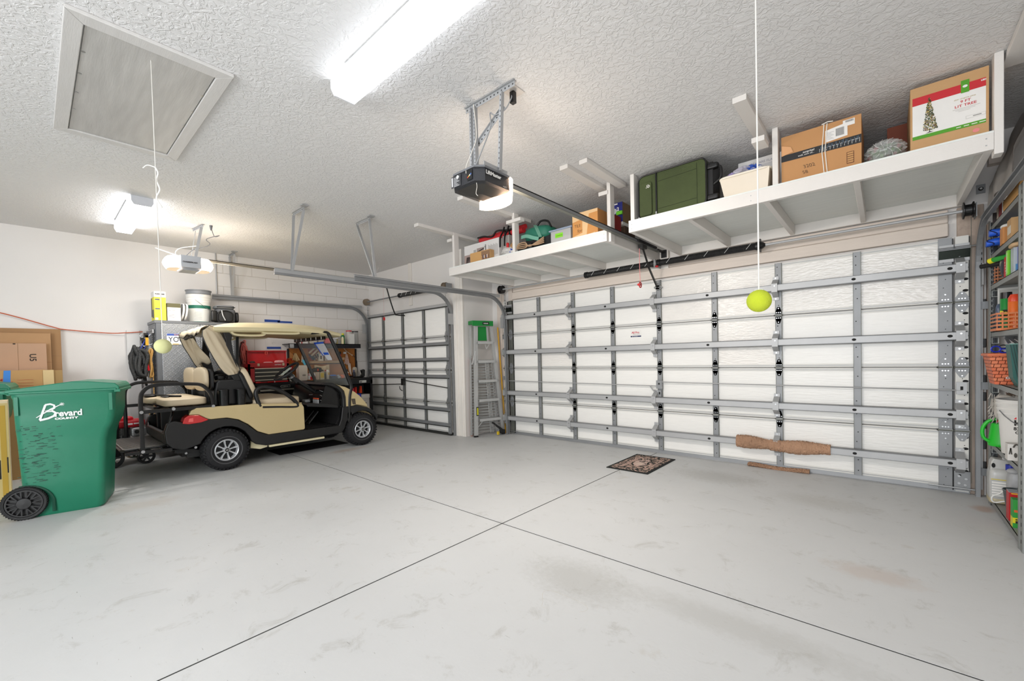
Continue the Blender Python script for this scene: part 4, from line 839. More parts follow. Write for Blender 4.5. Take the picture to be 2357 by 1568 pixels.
b = B(m('6d665a', .6, .3)).cyl((FX+.15, 1.475, .235), (NX-.15, 1.475, .235), .035, n=12).cyl((FX+.15, 3.185, .22), (NX-.15, 3.185, .22), .025, n=12).cbox((MX, 1.475, .25), (.22, .26, .22)); b.m = BLK; b.box(MX-.35, MX+.35, 1.1, 2.9, .19, .29); b.build('axle', gc)
# --- seats
C = SEATM
def cushion(x0, x1, y0, y1, z0, z1, name='seat_cushion', e=.28, parent=gc): return B(C).rbox(x0, x1, y0, y1, z0, z1, e).build(name, parent, smooth=60)
for x0, x1 in ((FX+.04, MX+.01), (MX-.01, NX-.05)): cushion(x0, x1, 1.78, 2.36, .675, .79)
tl = Matrix.Translation((0, 1.79, .80)) @ Matrix.Rotation(math.radians(-22), 4, 'X')
def lean_back(b, mat, x0, x1, ya, yb, z0, z1, e=.35): b.T = T_; b.m = mat; b.rbox(x0, x1, ya, yb, z0, z1, e); b.T = Matrix.Identity(4)
T_ = Matrix.Translation((0, 1.80, .80)) @ Matrix.Rotation(math.radians(21), 4, 'X')
b = B(C)
for x0, x1 in ((FX+.05, MX+.01), (MX-.01, NX-.04)): lean_back(b, C, x0, x1, -.01, .075, .0, .40, .4)
b.build('seat_back', gc, smooth=60)
b = B(BLKM); b.T = T_; b.rbox(FX+.04, NX-.03, -.05, .012, -.02, .38, .3); b.off(); b.build('back_shell', gc, smooth=60)
# hip rests
for s in (1, -1):
    x = sx(s, .565); b = B(BLK).tube(bez([(x, 1.85, .70), (x, 1.82, .78), (x, 1.805, .87), (x, 1.84, .925), (x, 1.92, .935), (x, 2.07, .885), (x, 2.22, .77), (x, 2.285, .685), (x, 2.26, .655), (x, 2.05, .675), (x, 1.87, .69)], 6), .024, n=10); b.build('hip_rest', gc, smooth=60)
# --- pod between seats, cup holders
b = B(m('17181a', .3, bump=.05, bs=200)).prism([(1.385, .74), (1.395, .90), (1.415, 1.02), (1.45, 1.045), (1.66, 1.055), (1.72, .98), (1.80, .74)], 'x', sx(1, .50), sx(-1, .50)); b.build('seat_pod', gc, bevel=.02, seg=3)
for y in (1.475, 1.65):
    x = sx(1, .525); b = B(BLKG).lathe([(.050, .735), (.056, .76), (.060, .915), (.064, .925), (.060, .93), (.052, .92), (.045, .78), (0, .77)], (x, y, 0), 'z', 20); b.m = HOLE; b.prism([(y+.008+.008*math.cos(a), .835+.03*math.sin(a)) for a in [i*.5236 for i in range(12)]], 'x', x+.0585, x+.0605); b.build('cup_holder', gc, smooth=40)
    B(BLKG).lathe([(.050, .735), (.056, .76), (.060, .915), (.064, .925), (.060, .93), (.052, .92), (.045, .78), (0, .77)], (sx(-1, .525), y, 0), 'z', 20).build('cup_holder', gc, smooth=40)
b = B(BLK).rbox(sx(1, .30), sx(1, .42), 1.44, 1.54, 1.03, 1.11, .6, 3).box(sx(1, .36), sx(1, .45), 1.55, 1.66, 1.05, 1.09); b.m = STEEL
for y in (1.59, 1.64): b.cyl((sx(1, .46), y, 1.085), (sx(1, .50), y+.01, 1.08), .014, n=10)
b.build('pod_latch', gc)
# --- rear seat and flip frame
yb = 1.325
for x0, x1 in ((FX+.06, MX+.015), (MX-.015, NX-.06)):
    cushion(x0, x1, yb-.035, yb+.04, .92, 1.20, 'rear_seat_back', .62)
cushion(FX+.04, MX+.01, .86, 1.33, .785, .865, 'rear_seat_cushion', .33); cushion(MX-.01, NX-.03, .93, 1.33, .775, .865, 'rear_seat_cushion', .33)
b = B(BLKM).rbox(FX+.05, NX-.05, yb+.03, yb+.075, .92, 1.18, .35).box(FX+.12, FX+.16, yb, yb+.04, .80, .98).box(NX-.20, NX-.16, yb, yb+.04, .80, .98); b.build('back_shell', gc, smooth=40)
b = B(BLK)
b.tube(bez([(-6.45, .92, .875), (-6.38, .95, .885), (-6.25, 1.02, .88), (-6.1, 1.05, .878), (-5.98, 1.12, .875)]), .012); b.rbox(-6.62, -6.35, .86, .98, .862, .895, .7, 3).rbox(-6.3, -6.05, .98, 1.04, .862, .88, .7, 3); b.build('seat_belt', gc, smooth=60)
def loop(x): return bez([(x, .735, .34), (x, .735, .60), (x, .735, .88), (x, .76, .97), (x, .83, 1.018), (x, .95, 1.028), (x, 1.15, 1.02), (x, 1.26, 1.0), (x, 1.33, .92), (x, 1.355, .84), (x, 1.36, .755)], 4)
for s in (1, -1):
    x = sx(s, .565); b = B(BLKG).sweep(loop(x), [(-.016, -.018), (.016, -.018), (.018, -.01), (.018, .01), (.016, .018), (-.016, .018), (-.018, .01), (-.018, -.01)], up=(0, 1, 0)); b.build('grab_rail', gc, smooth=50)
    b = B(BLKG).bar((x, .735, .752), (x, 1.37, .755), .034, .036); b.build('side_bar', gc); b = B(BLKG).bar((x-s*.03, .60, .335), (x-s*.03, .98, .325), .03, .03).build('foot_bar', gc); b = B(STEEL)
    for y, z in ((.735, .752), (1.36, .755), (1.0, .76), (.735, .345)): b.cyl((x, y, z), (x+s*.024, y, z), .019, .016, n=14).build('bolt', gc); b = B(STEEL)
b = B(BLKG).bar((FX+.03, .735, .345), (NX-.03, .735, .345), .03, .03).bar((FX+.03, 1.0, .76), (NX-.03, 1.0, .76), .03, .03).bar((FX+.03, .88, .765), (NX-.2, .88, .765), .03, .03).bar((NX-.03, .99, .757), (FX+.35, .90, .80), .02, .02); b.build('cross_bar', gc)
b = B(m('a8a49f', .25, .3, var=.1)).box(-6.82, -5.88, .60, .95, .352, .366)
b.m = m('6a6662', .3, .2)
for i in range(15): b.box(-6.80+i*.062, -6.775+i*.062, .61, .94, .366, .370)
b.m = BLKG; b.tube([(-6.83, .95, .352), (-6.83, .62, .352), (-6.81, .59, .352), (-5.90, .59, .352), (-5.87, .61, .352), (-5.86, .96, .352)], .014)
b.tube(bez([(-5.80, .74, .34), (-5.80, .70, .29), (-5.90, .66, .275), (-6.1, .65, .27)]), .012); b.build('foot_plate', gc, bevel=.002)
B(BLKM).bar((MX-.35, .93, .325), (MX-.35, 1.2, .29), .06, .012).build('hitch_bracket', gc)
b = B(BLKM).bar((MX+.35, .93, .325), (MX+.35, 1.15, .30), .06, .012).bar((MX+.42, .92, .31), (MX+.42, 1.2, .28), .12, .008).bar((NX-.12, 1.02, .29), (NX-.12, 1.3, .22), .03, .05).bar((NX-.12, 1.12, .22), (NX-.12, 1.3, .21), .04, .05); b.m = STEEL; b.cyl((NX-.1, 1.11, .25), (NX-.075, 1.11, .25), .012, n=8).cyl((NX-.1, 1.20, .30), (NX-.075, 1.20, .30), .014, n=8); b.build('hitch_bracket', gc)
# --- roof
def roof(u, v):
    a = 2*u-1; c = 2*v-1; L = (1.40, 2.93); k = 1-abs(c)**5*.09 if c > 0 else 1
    y = (L[0]+L[1])/2+c*(L[1]-L[0])/2; x = MX+a*.585*(1-.08*max(0, c)**4-.03*abs(c)**8)
    return (x, y, 1.655+.085*(1-abs(a)**4)*(1-abs(c)**5)+.012*math.cos(c*1.57)-(.03*max(0, c)**3))
def rim_(u, v, d=.055):
    x, y, z = roof(u, v); return (x, y, z)
RF = m('cfc39c', .35, var=.02); b = B(RF); b.grid(roof, 25, 25)
n = 40; ring = []
def edge(t):
    t = t % 4; k = int(t); f = t-k
    return [(f, 0), (1, f), (1-f, 1), (0, 1-f)][k]
R1 = [Vector(roof(*edge(4*i/n))) for i in range(n)]; cc = Vector((MX, 2.165, 0))
def inn(p, d, dz): q = Vector((p.x, p.y, 0))-cc; l = q.length; q = q*(l-d)/l+cc; return Vector((q.x, q.y, p.z+dz))
rings = [R1, [inn(p, -.004, -.018) for p in R1], [inn(p, .0, -.04) for p in R1], [inn(p, .035, -.055) for p in R1], [inn(p, .10, -.06) for p in R1]]
for a_, c_2 in zip(rings[:-1], rings[1:]): b.add([tuple(p) for p in a_]+[tuple(p) for p in c_2], [(i, (i+1) % n, n+(i+1) % n, n+i) for i in range(n)])
b.m = m('bfae80', .5); b.add([tuple(p) for p in rings[-1]], [list(range(n))])
b.build('roof', gc, smooth=50)
for s in (1, -1):
    for y0, y1 in ((1.60, 1.94), (1.93, 2.32)):
        x = sx(s, .54); dx = .03 if y0 > 1.7 else 0
        b = B(RF).sweep(bez([(x+s*dx, y0-.03, 1.60), (x+s*dx, y0+.04, 1.565 if not dx else 1.592), (x+s*dx, y1-.05, 1.565 if not dx else 1.595), (x+s*dx, y1+.02, 1.605)]), [(-.03, -.006), (.018, -.006), (.022, .006), (.01, .02), (-.03, .02)]); b.build('roof_handle', gc, smooth=60)
# --- canopy struts at the rear
for s in (1, -1):
    x = sx(s, .48)
    b = B(BLKM).prism([(1.50, 1.61), (1.60, 1.615), (1.585, 1.50), (1.60, 1.35), (1.66, 1.10), (1.69, 1.03), (1.60, 1.03), (1.53, 1.15), (1.515, 1.35), (1.53, 1.50)] if s > 0 else [(1.53, 1.61), (1.62, 1.615), (1.60, 1.50), (1.585, 1.35), (1.64, 1.10), (1.66, 1.03), (1.50, 1.03), (1.49, 1.15), (1.50, 1.35), (1.52, 1.50)], 'x', x-.03, x+.03); b.build('roof_strut', gc, bevel=.006)
    if s < 0: B(BLKM).bar((-6.72, 1.92, 1.62), (-6.72, 1.90, 1.05), .03, .03).build('roof_strut', gc)
# --- rolled beige rain cover hanging from the rear of the roof
CV = m('bfb096', .85, bump=.35, bs=14, var=.08)
def strip(x, s, pts, name='rain_cover'):
    """pts: rows of (y_left, z_left, y_right, z_right)"""
    n = len(pts)
    def f(u, v):
        i = min(n-2, int(v*(n-1))); t = v*(n-1)-i; a, c = pts[i], pts[i+1]; q = [a[k]*(1-t)+c[k]*t for k in range(4)]
        w = math.sin(math.pi*u); bulge = .045*w+.010*math.sin(9*u+4*v)*w+.008*math.sin(17*u-6*v)*w
        return (x+s*bulge, q[0]*(1-u)+q[2]*u, q[1]*(1-u)+q[3]*u)
    b = B(CV).grid(f, 17, 25); b.grid(lambda u, v: (2*x-f(u, v)[0], f(u, v)[1], f(u, v)[2]), 17, 25); b.build(name, gc, smooth=80)
    e = [f(0, i/16) for i in range(17)]+[f(1, 1-i/16) for i in range(17)]
    B(BLK).tube([(p[0], p[1], p[2]) for p in e], .0055, closed=True, n=6).build('cover_piping', gc)
strip(-5.77, 1, [(1.305, 1.615, 1.37, 1.675), (1.30, 1.56, 1.46, 1.635), (1.335, 1.45, 1.52, 1.50), (1.40, 1.30, 1.59, 1.34), (1.455, 1.19, 1.64, 1.22), (1.50, 1.125, 1.665, 1.16), (1.54, 1.095, 1.645, 1.115)])
strip(-6.74, 1, [(1.27, 1.625, 1.40, 1.68), (1.28, 1.56, 1.43, 1.60), (1.315, 1.46, 1.46, 1.48), (1.375, 1.34, 1.49, 1.36), (1.42, 1.24, 1.51, 1.25), (1.47, 1.17, 1.53, 1.18)])
def top(u, v):
    x = -6.76+u*(.98); y = 1.27+.18*v+.03*math.sin(3.14*u); z = 1.60+.09*math.sin(1.9*v+.35)*(.75+.25*math.sin(math.pi*u))+.008*math.sin(25*u+5*v)
    if v < .12: z -= (.12-v)*.35*(1+.3*math.sin(12*u))
    return (x, y, z)
b = B(CV).grid(top, 40, 16); b.build('rain_cover', gc, smooth=80, solid=.006)
b = B(BLK).tube([top(i/30, 0) for i in range(31)], .006, n=6).bar((-6.3, 1.30, 1.56), (-6.2, 1.33, 1.60), .03, .02).bar((-6.52, 1.29, 1.55), (-6.42, 1.32, 1.58), .03, .02); b.build('cover_piping', gc)
b = B(CV); b.grid(lambda u, v: (-6.70+.30*u+.03*math.sin(9*v), 1.36+.12*v+.04*math.sin(5*u+3*v), 1.58-.34*v+.015*math.sin(14*u)), 14, 14); b.build('rain_cover', gc, smooth=80, solid=.005)
# --- front: cowl, dash, A-pillars, windscreen, steering
hoop = [(2.905, .575), (2.905, .70), (2.885, .79), (2.83, .85), (2.73, .895), (2.63, .915), (2.66, .94), (2.76, .922), (2.86, .88), (2.925, .81), (2.95, .72), (2.955, .57)]
b = B(BK)
for s in (1, -1): b.prism(hoop, 'x', sx(s, .50), sx(s, .575))
b.prism([(2.63, .915), (2.68, .945), (2.80, .93), (2.93, .86), (2.90, .83), (2.80, .88)], 'x', sx(-1, .5), sx(1, .5)); b.build('cowl_hoop', gc, bevel=.012, seg=3)
nose = [(2.955, .572), (2.955, .72), (2.935, .81), (2.87, .88), (2.82, .905), (2.95, .865), (3.09, .785), (3.19, .70), (3.27, .60), (3.29, .56), (3.12, .60)]
b = B(CREAM).prism(nose, 'x', sx(-1, .565), sx(1, .565)).prism([(3.10, .60), (3.27, .60), (3.42, .50), (3.45, .40), (3.40, .36), (3.1, .40)], 'x', sx(-1, .42), sx(1, .42)); b.m = m('4d4437', .5); b.prism([(3.035, .69), (3.095, .688), (3.105, .60), (3.055, .607)], 'x', sx(1, .5655), sx(1, .568)); b.build('front_cowl', gc, bevel=.02, seg=4)
b = B(BLKG).prism([(2.62, .66), (2.78, .60), (2.90, .58), (2.90, .88), (2.80, .90), (2.70, .90)], 'x', sx(-1, .5), sx(1, .5)); b.m = BK; b.prism([(2.42, .66), (2.44, .635), (2.70, .60), (2.86, .575), (2.86, .61), (2.72, .645), (2.46, .675)], 'x', sx(-1, .52), sx(1, .52))
b.m = m('8f9396', .3, .3)
for y, z, d in ((2.50, .69, .30), (2.56, .68, .18)): b.rbox(sx(1, d-.06), sx(1, d+.06), y-.03, y+.05, z-.02, z+.025, .5, 3)
b.m = m('d6552e', .5); b.box(sx(1, .32), sx(1, .46), 2.60, 2.62, .715, .73); b.m = GALVL; b.box(sx(1, .31), sx(1, .47), 2.60, 2.615, .655, .71)
for z in (.70, .76, .82): b.tube(bez([(sx(1, .50), 2.63+.2*(z-.7), z), (sx(1, .3), 2.66+.2*(z-.7), z+.01), (sx(1, .1), 2.63+.2*(z-.7), z)]), .004)
b.build('dashboard', gc, bevel=.01)
b = B(BLKM).prism([(2.86, .335), (2.98, .45), (2.98, .60), (2.90, .60), (2.88, .46), (2.82, .345)], 'x', sx(-1, .5), sx(1, .5)); b.build('firewall', gc)
for k, d in enumerate((.02, .17)):
    b = B(m('4b4c4d', .4)).bar((sx(1, d), 2.58, .36), (sx(1, d), 2.72, .52), .075, .014, up=(0, -1, 1)); b.m = HOLE
    for i in range(5): t = i/5+.1; b.bar((sx(1, d)-.03, 2.58+.14*t-.008, .36+.16*t+.008), (sx(1, d)+.03, 2.58+.14*t-.008, .36+.16*t+.008), .008, .006)
    b.build('pedal', gc)
for s in (1, -1):
    x = sx(s, .555); b = B(BLK).tube(bez([(x, 2.995, .38), (x, 3.005, .55), (x, 3.015, .72), (x, 3.042, .84), (x, 3.035, .90), (x, 2.98, 1.05), (x, 2.88, 1.30), (x, 2.77, 1.55), (x, 2.72, 1.625), (x, 2.62, 1.63), (x, 2.50, 1.62)], 5), .0245, n=10); b.box(x-.02, x+.02, 2.97, 3.03, .36, .50); b.build('roof_pillar', gc, smooth=60)
b = B(m('dfe6e4', .05, al=.10, var=0)); b.T = Matrix.Identity(4); b.add([(sx(-1, .54), 3.02, .88), (sx(1, .54), 3.02, .88), (sx(1, .54), 2.74, 1.61), (sx(-1, .54), 2.74, 1.61)], [(0, 1, 2, 3)]); b.build('windscreen', gc, solid=.004)
b = B(BLK).bar((sx(-1, .54), 2.93, 1.20), (sx(1, .54), 2.93, 1.20), .006, .012); b.build('windscreen_seam', gc)
d_ = Vector((0, 2.74-3.02, 1.61-.88)).normalized()
b = B(TAPE); b.on((-6.06, 2.855, 1.27), (1, 0, 0), d_)
b.pdec([(-.16, .262), (.14, .262), (.14, .235), (-.16, .235)], TAPE, .006); b.pdec([(-.16, .262), (-.135, .262), (-.02, .055), (-.045, .05)], TAPE, .006)
b.pdec([(-.14, .24), (.14, .24), (.20, .0), (.03, .0), (.0, .06), (-.035, .055)], m('c9c9cc', .7), .005); b.pdec([(.0, .10), (.15, .10), (.165, .065), (.015, .065)], TAPE, .007); b.pdec([(.02, .06), (.17, .06), (.19, -.02), (.05, -.02)], m('d9dade', .7), .0055)
for i in range(2): b.dec(.05, .075, .20-.09*i, .202-.09*i, INK, .0065)
b.off(); b.build('paper_notice', gc)
mi = thing('rear_mirror', (MX, 2.70, 1.58)); mi.parent = gc; mi.location = Vector((MX, 2.70, 1.58))-Vector(ORG[gc.name])
b = B(BLKG).prism([(2.705, 1.54), (2.705, 1.592), (2.725, 1.595), (2.73, 1.535)], 'x', FX+.05, NX-.08); b.bar((NX-.09, 2.72, 1.585), (NX-.09, 2.70, 1.645), .02, .03).bar((FX+.06, 2.72, 1.585), (FX+.06, 2.70, 1.645), .02, .03); b.build('housing', mi, bevel=.003)
b = B(m('d8d4cc', .3))
for i in range(6): x = FX+.14+i*.165; b.box(x, x+.022, 2.7035, 2.705, 1.543, 1.589)
b.m = m('3c3f42', .1, .9)
for i in range(5): x = FX+.18+i*.165; b.box(x, x+.10, 2.7035, 2.705, 1.545, 1.588)
b.build('glass', mi)
sw = thing('steering_wheel', (-6.05, 2.30, 1.11)); sw.parent = gc; sw.location = Vector((-6.05, 2.30, 1.11))-Vector(ORG[gc.name])
ax = Vector((0, -.62, .78)).normalized(); e1 = Vector((1, 0, 0)); e2 = ax.cross(e1); c0 = Vector((-6.05, 2.30, 1.11))
b = B(BLKM).tube([c0+e1*.175*math.cos(a)+e2*.175*math.sin(a) for a in [i*6.28318/36 for i in range(36)]], .016, closed=True, n=10); b.build('wheel_rim', sw, smooth=60)
b = B(BLKG)
for a in (.5, 2.64, 4.71): p = c0+e1*.17*math.cos(a)+e2*.17*math.sin(a); b.bar(c0-ax*.03, p, .035, .012, up=ax)
b.sweep([c0-ax*.05, c0-ax*.0], [(.05*math.cos(i*.39), .05*math.sin(i*.39)) for i in range(16)]); b.m = m('b9c4b9', .4); b.sweep([c0+ax*.002, c0+ax*.006], [(.075, -.05), (.075, .04), (-.075, .04), (-.075, -.05)], up=(1, 0, 0)); b.build('hub', sw)
b = B(BLK).cyl(c0-ax*.05, Vector((-6.05, 2.70, .80)) if 0 else c0-ax*.20, .04, .03, n=12); b.cyl(c0-ax*.10, (-6.05, 2.74, .755), .028, n=12); b.m = m('8e9091', .3, .6); b.cyl(c0-ax*.085, c0-ax*.11, .042, n=12); b.bar(c0-ax*.08+e1*.03, c0-ax*.08+e1*.13, .01, .02); b.build('steering_column', gc)
# --- drip tray mat under the cart
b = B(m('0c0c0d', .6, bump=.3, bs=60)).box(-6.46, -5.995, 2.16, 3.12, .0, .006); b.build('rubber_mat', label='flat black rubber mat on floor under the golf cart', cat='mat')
# ================================================================ wheeled bins and cardboard at the left
GRN = m('1c7a5c', .42, bump=.06, bs=30, var=.08); GRND = m('0f4a38', .5); SCUF = m('21443a', .7); SCUF2 = m('4d8d7a', .6)
def wheelie(ox, oy, ang, label, detail=True):
    t = thing('wheeled_bin', (ox, oy, 0), label, 'wheeled bin', 'green wheeled bins')
    M = Matrix.Translation((ox, oy, 0)) @ Matrix.Rotation(ang, 4, 'Z')      # local: y along the side, x outwards
    lev = [(0, -.30, .145, .255), (.02, -.32, .162, .265), (.3, -.335, .175, .275), (.60, -.345, .195, .283), (.68, -.348, .215, .288), (.74, -.35, .245, .296), (.84, -.352, .262, .30), (.98, -.355, .268, .306), (1.0, -.362, .275, .312), (1.035, -.362, .276, .312)]
    b = B(GRN); b.T = M; k = 0; vs = []
    for z, ya, yb_, hw in lev:
        vs += [(x-.30, y, z) for x, y in rr(-hw, hw, ya, yb_, .05, 4)]; k = len(vs)//len([0 for q in lev[:lev.index((z, ya, yb_, hw))+1]])
    n = 20; b.add(vs, [(j*n+i, j*n+(i+1) % n, (j+1)*n+(i+1) % n, (j+1)*n+i) for j in range(len(lev)-1) for i in range(n)]+[list(range(n))])
    for y in (-.335, .225): b.box(.004, .016, y, y+.022, .85, 1.0)
    if detail:
        b.m = GRND; b.tube([(-.025+.0, -.31+.165*math.cos(a), .10+.165*math.sin(a)) for a in [math.radians(100-i*10) for i in range(10)]]+[(-.025, -.146, .03)], .012, n=6)
        random.seed(8)
        for i in range(110):
            lft = i < 75; y = -.345+random.random()*(.14 if lft else .0)+(0 if lft else .12+random.random()*.13); z = random.uniform(.28, .76 if lft else .9); hw = .283+.02*(z-.6)-.30 if z > .6 else .272+.018*(z/.6)-.30
            if z > .6: hw = -.30+(.283+(z-.6)*.09 if z < .75 else .2965)
            y = min(y, .19 if z < .68 else .22); L = random.uniform(.006, .04); b.m = (SCUF, m('123a2f', .6), GRND, m('246350', .6))[i % 4]
            b.bar((hw+.0028, y, z), (hw+.0030, y+L, z+.004*random.uniform(-1, 1)), .0012, random.uniform(.002, .006))
    b.off(); bo = b.build('body', t, smooth=35)
    b = B(GRN); b.T = M
    b.prism([(-.385, 1.03), (-.385, 1.055), (-.27, 1.075), (-.003, 1.112), (.10, 1.108), (.27, 1.085), (.285, 1.07), (.298, 1.05), (.298, 1.015), (.28, 1.015), (.27, 1.035), (-.30, 1.035)], 'x', -.625, .022); b.build('lid', t, bevel=.012, seg=3)
    b = B(GRN); b.T = M; b.box(-.635, .028, .262, .305, 1.005, 1.03).box(-.64, .03, -.36, .28, 1.022, 1.04); b.build('rim', t, bevel=.005)
    b = B(GRN); b.T = M; b.tube([(-.02, -.36, 1.03), (-.02, -.41, 1.04), (-.58, -.41, 1.04), (-.58, -.36, 1.03)], .013).cyl((-.02, -.37, 1.03), (-.58, -.37, 1.03), .018, n=10); b.build('handle', t)
    for x, s in ((-.012, 1), (-.565, -1)):
        r = .134; b = B(m('141415', .6, bump=.2, bs=100)); b.T = M; c = (x, -.31, r); b.lathe([(.108, s*.006), (.112, s*.018), (.128, s*.02), (.134, s*.012), (.134, -s*.03), (.108, -s*.034)], c, 'x', 40, False)
        for i in range(44): a = i*6.28318/44; b.bar((c[0]+s*.018, c[1]+r*math.cos(a), c[2]+r*math.sin(a)), (c[0]-s*.012, c[1]+r*math.cos(a+.09), c[2]+r*math.sin(a+.09)), .006, .006, up=(0, math.cos(a), math.sin(a)))
        b.m = m('1a1a1b', .5); b.lathe([(0, -s*.004), (.110, -s*.008)], c, 'x', 30); b.m = m('232324', .4); b.lathe([(0, s*.024), (.042, s*.022), (.046, s*.014), (.046, 0)], c, 'x', 24); b.lathe([(.096, 0), (.098, s*.017), (.108, s*.017), (.11, 0)], c, 'x', 36, False)
        for i in range(10):
            a = i*.628318; p = Vector(c)+Vector((s*.012, .044*math.cos(a), .044*math.sin(a)))
            for da in (-.16, .16): b.bar(p, Vector(c)+Vector((s*.012, .1*math.cos(a+da), .1*math.sin(a+da))), .008, .008, up=(1, 0, 0))
        b.off(); b.build('wheel', t, smooth=30)
    b = B(STEEL); b.T = M; b.cyl((-.03, -.31, .134), (-.54, -.31, .134), .008); b.build('axle', t)
    if detail:
        b = B(m('e9efec', .6)); b.T = M @ Matrix(((0, 0, 1, .0055), (1, 0, 0, 0), (0, 1, 0, 0), (0, 0, 0, 1)))
        W_ = m('e9efec', .6)
        b.m = W_; b.pdec([(-.205, .805), (-.190, .805), (-.155, .925), (-.17, .925)], W_, .002)
        b.m = W_; b.sweep([(-.165, .925, .0015), (-.135, .93, .0015), (-.112, .918, .0015), (-.112, .895, .0015), (-.135, .878, .0015), (-.165, .872, .0015)], [(-.007, -.0003), (.007, -.0003), (.007, .0003), (-.007, .0003)], up=(0, 0, 1))
        b.sweep([(-.165, .872, .0015), (-.125, .872, .0015), (-.105, .855, .0015), (-.115, .83, .0015), (-.15, .812, .0015), (-.20, .80, .0015)], [(-.008, -.0003), (.008, -.0003), (.008, .0003), (-.008, .0003)], up=(0, 0, 1))
        b.pdec([(-.22, .825), (-.215, .822), (-.13, .883), (-.07, .921), (-.072, .925), (-.135, .892)], W_, .0026)
        for a in range(4): ca, sa = math.cos(a*.785), math.sin(a*.785); b.pdec([(-.066-.015*ca+.0015*sa, .924-.015*sa-.0015*ca), (-.066+.015*ca+.0015*sa, .924+.015*sa-.0015*ca), (-.066+.015*ca-.0015*sa, .924+.015*sa+.0015*ca), (-.066-.015*ca-.0015*sa, .924-.015*sa+.0015*ca)], W_, .0026)
        b.text('revard', -.112, .823, .073, W_, .002, sx=.86, bold=.0022); b.text('COUNTY', -.112, .797, .021, W_, .002, sx=1.55, bold=.0016)
        b.off(); b.build('logo', t)
    return t
wheelie(-5.14+.0, .226, -math.radians(13), 'green wheeled bin with white county lettering, nearest and fully visible beside golf cart')
wheelie(-6.42, -.44, -math.radians(4), 'second green wheeled bin, only its lid edge showing at left picture edge', False)
def f_y(b, w, h):
    Y1_, Y2_ = m('b08418', .7), m('8f6d10', .7)
    b.dec(-w, w, .02, h-.02, m('cdb678', .7), .001)
    for k in range(4): b.dec(w-.05-.085*k, w-.015-.085*k, .03, h-.04, Y1_ if k % 2 else m('bf9a38', .7), .002)
    b.dec(w-.065, w-.055, .25, .42, INK, .003); b.dec(w-.018, w-.010, .3, .44, INK, .003)
b = B(m('dcc9a4', .8)).box(-6.14, -5.87, -.75, -.155, 0, .945); b.on((-5.87, -.45, 0), (0, 1, 0), (0, 0, 1)); f_y(b, .295, .945); b.m = RED; b.dec(-.1, .2, .946, .947, m('e8e0cc', .8)); b.off()
b.build('box', bevel=.003, label='tall box with yellow striped side standing left of the lettered green bin', cat='box')
def sheet(y0, y1, z0, z1, x, label, mat=CARD, extra=None, th=.03, lean=.05):
    b = B(mat); b.T = Matrix.Translation((x, 0, z0)) @ Matrix.Rotation(-lean*.6, 4, 'Y'); b.box(0, th, y0, y1, 0, z1-z0)
    b.T = b.T @ Matrix(((0, 0, 1, th), (1, 0, 0, 0), (0, 1, 0, 0), (0, 0, 0, 1)))
    b.m = CARDD; b.dec(y0+.0, y1, (z1-z0)*.52, (z1-z0)*.52+.003, CARDD, .001); 
    if extra: extra(b, z1-z0)
    b.off(); return b.build('flattened_box', label=label, cat='cardboard', group='flattened cardboard boxes behind the bins')
sheet(-.9, .253, 0, 1.708, -7.565, 'largest flattened brown cardboard box, rearmost of the stack on the left wall', m('a07c56', .85), lambda b, h: (b.dec(.17, .172, 0, h, CARDD, .001), b.dec(.16, .253, h-.33, h-.327, CARDD, .0015)))
sheet(-.9, .165, 0, 1.650, -7.50, 'flattened tan cardboard box second from the rear, slightly lower than the largest', m('b08a63', .85), lambda b, h: b.dec(.11, .165, h-.35, h-.346, CARDD, .0015))
def u5(b, h):
    Tb = b.T; b.dec(-.10, -.097, .0, h, CARDD, .001); b.dec(-.135, -.115, h-.012, h, INK, .0015); b.T = Tb @ Matrix.Translation((-.01, h-.12, 0)) @ Matrix.Rotation(-math.pi/2, 4, 'Z'); b.text('U5', 0, -.0, .075, INK, .002, bold=.001)
sheet(-.9, .125, 0, 1.525, -7.44, 'flattened pinkish cardboard box printed U5, in front of the taller tan ones', m('b8957a', .85), u5)
def f_n(b, w, h):
    R_ = m('c0302c', .7); b.text('NAME', w-.40, h-.115, .038, R_, .002, bold=.0008); b.text('CONTENTS', w-.42, h-.15, .034, R_, .002, bold=.0008); b.text('ROOM', w-.40, h-.185, .03, R_, .002)
    for k in range(3): b.dec(w-.21, w-.09, h-.11-.033*k, h-.108-.033*k, R_, .002)
    b.pdec([(w-.318, h-.2), (w-.262, h-.2), (w-.255, h+.0), (w-.305, h+.0)], m('3f86d8', .6), .003)
b = B(m('c09763', .8)).box(-7.395, -7.2, -.7, .10, 0, 1.215); b.m = m('a98a5a', .85); b.box(-7.39, -7.22, .10, .24, 0, 1.205); b.m = m('d9bf8c', .6); b.box(-7.199, -7.196, .085, .17, .9, 1.21)
b.on((-7.2, -.3, 0), (0, 1, 0), (0, 0, 1)); f_n(b, .40, 1.215); b.off(); b.build('moving_box', bevel=.004, label='golden brown moving box with red print and blue tape, front of cardboard stack', cat='box')
b = B(m('c2552a', .7, bump=.3, bs=200)).tube(bez([(-7.62, -.75, 2.02), (-7.63, -.22, 1.885), (-7.63, .18, 1.74), (-7.63, .30, 1.708), (-7.62, .68, 1.675), (-7.585, .86, 1.682), (-7.585, 1.03, 1.70)], 8), .0055); b.build('rope', label='thin orange cord slung across the left white wall above the cardboard', cat='cord')

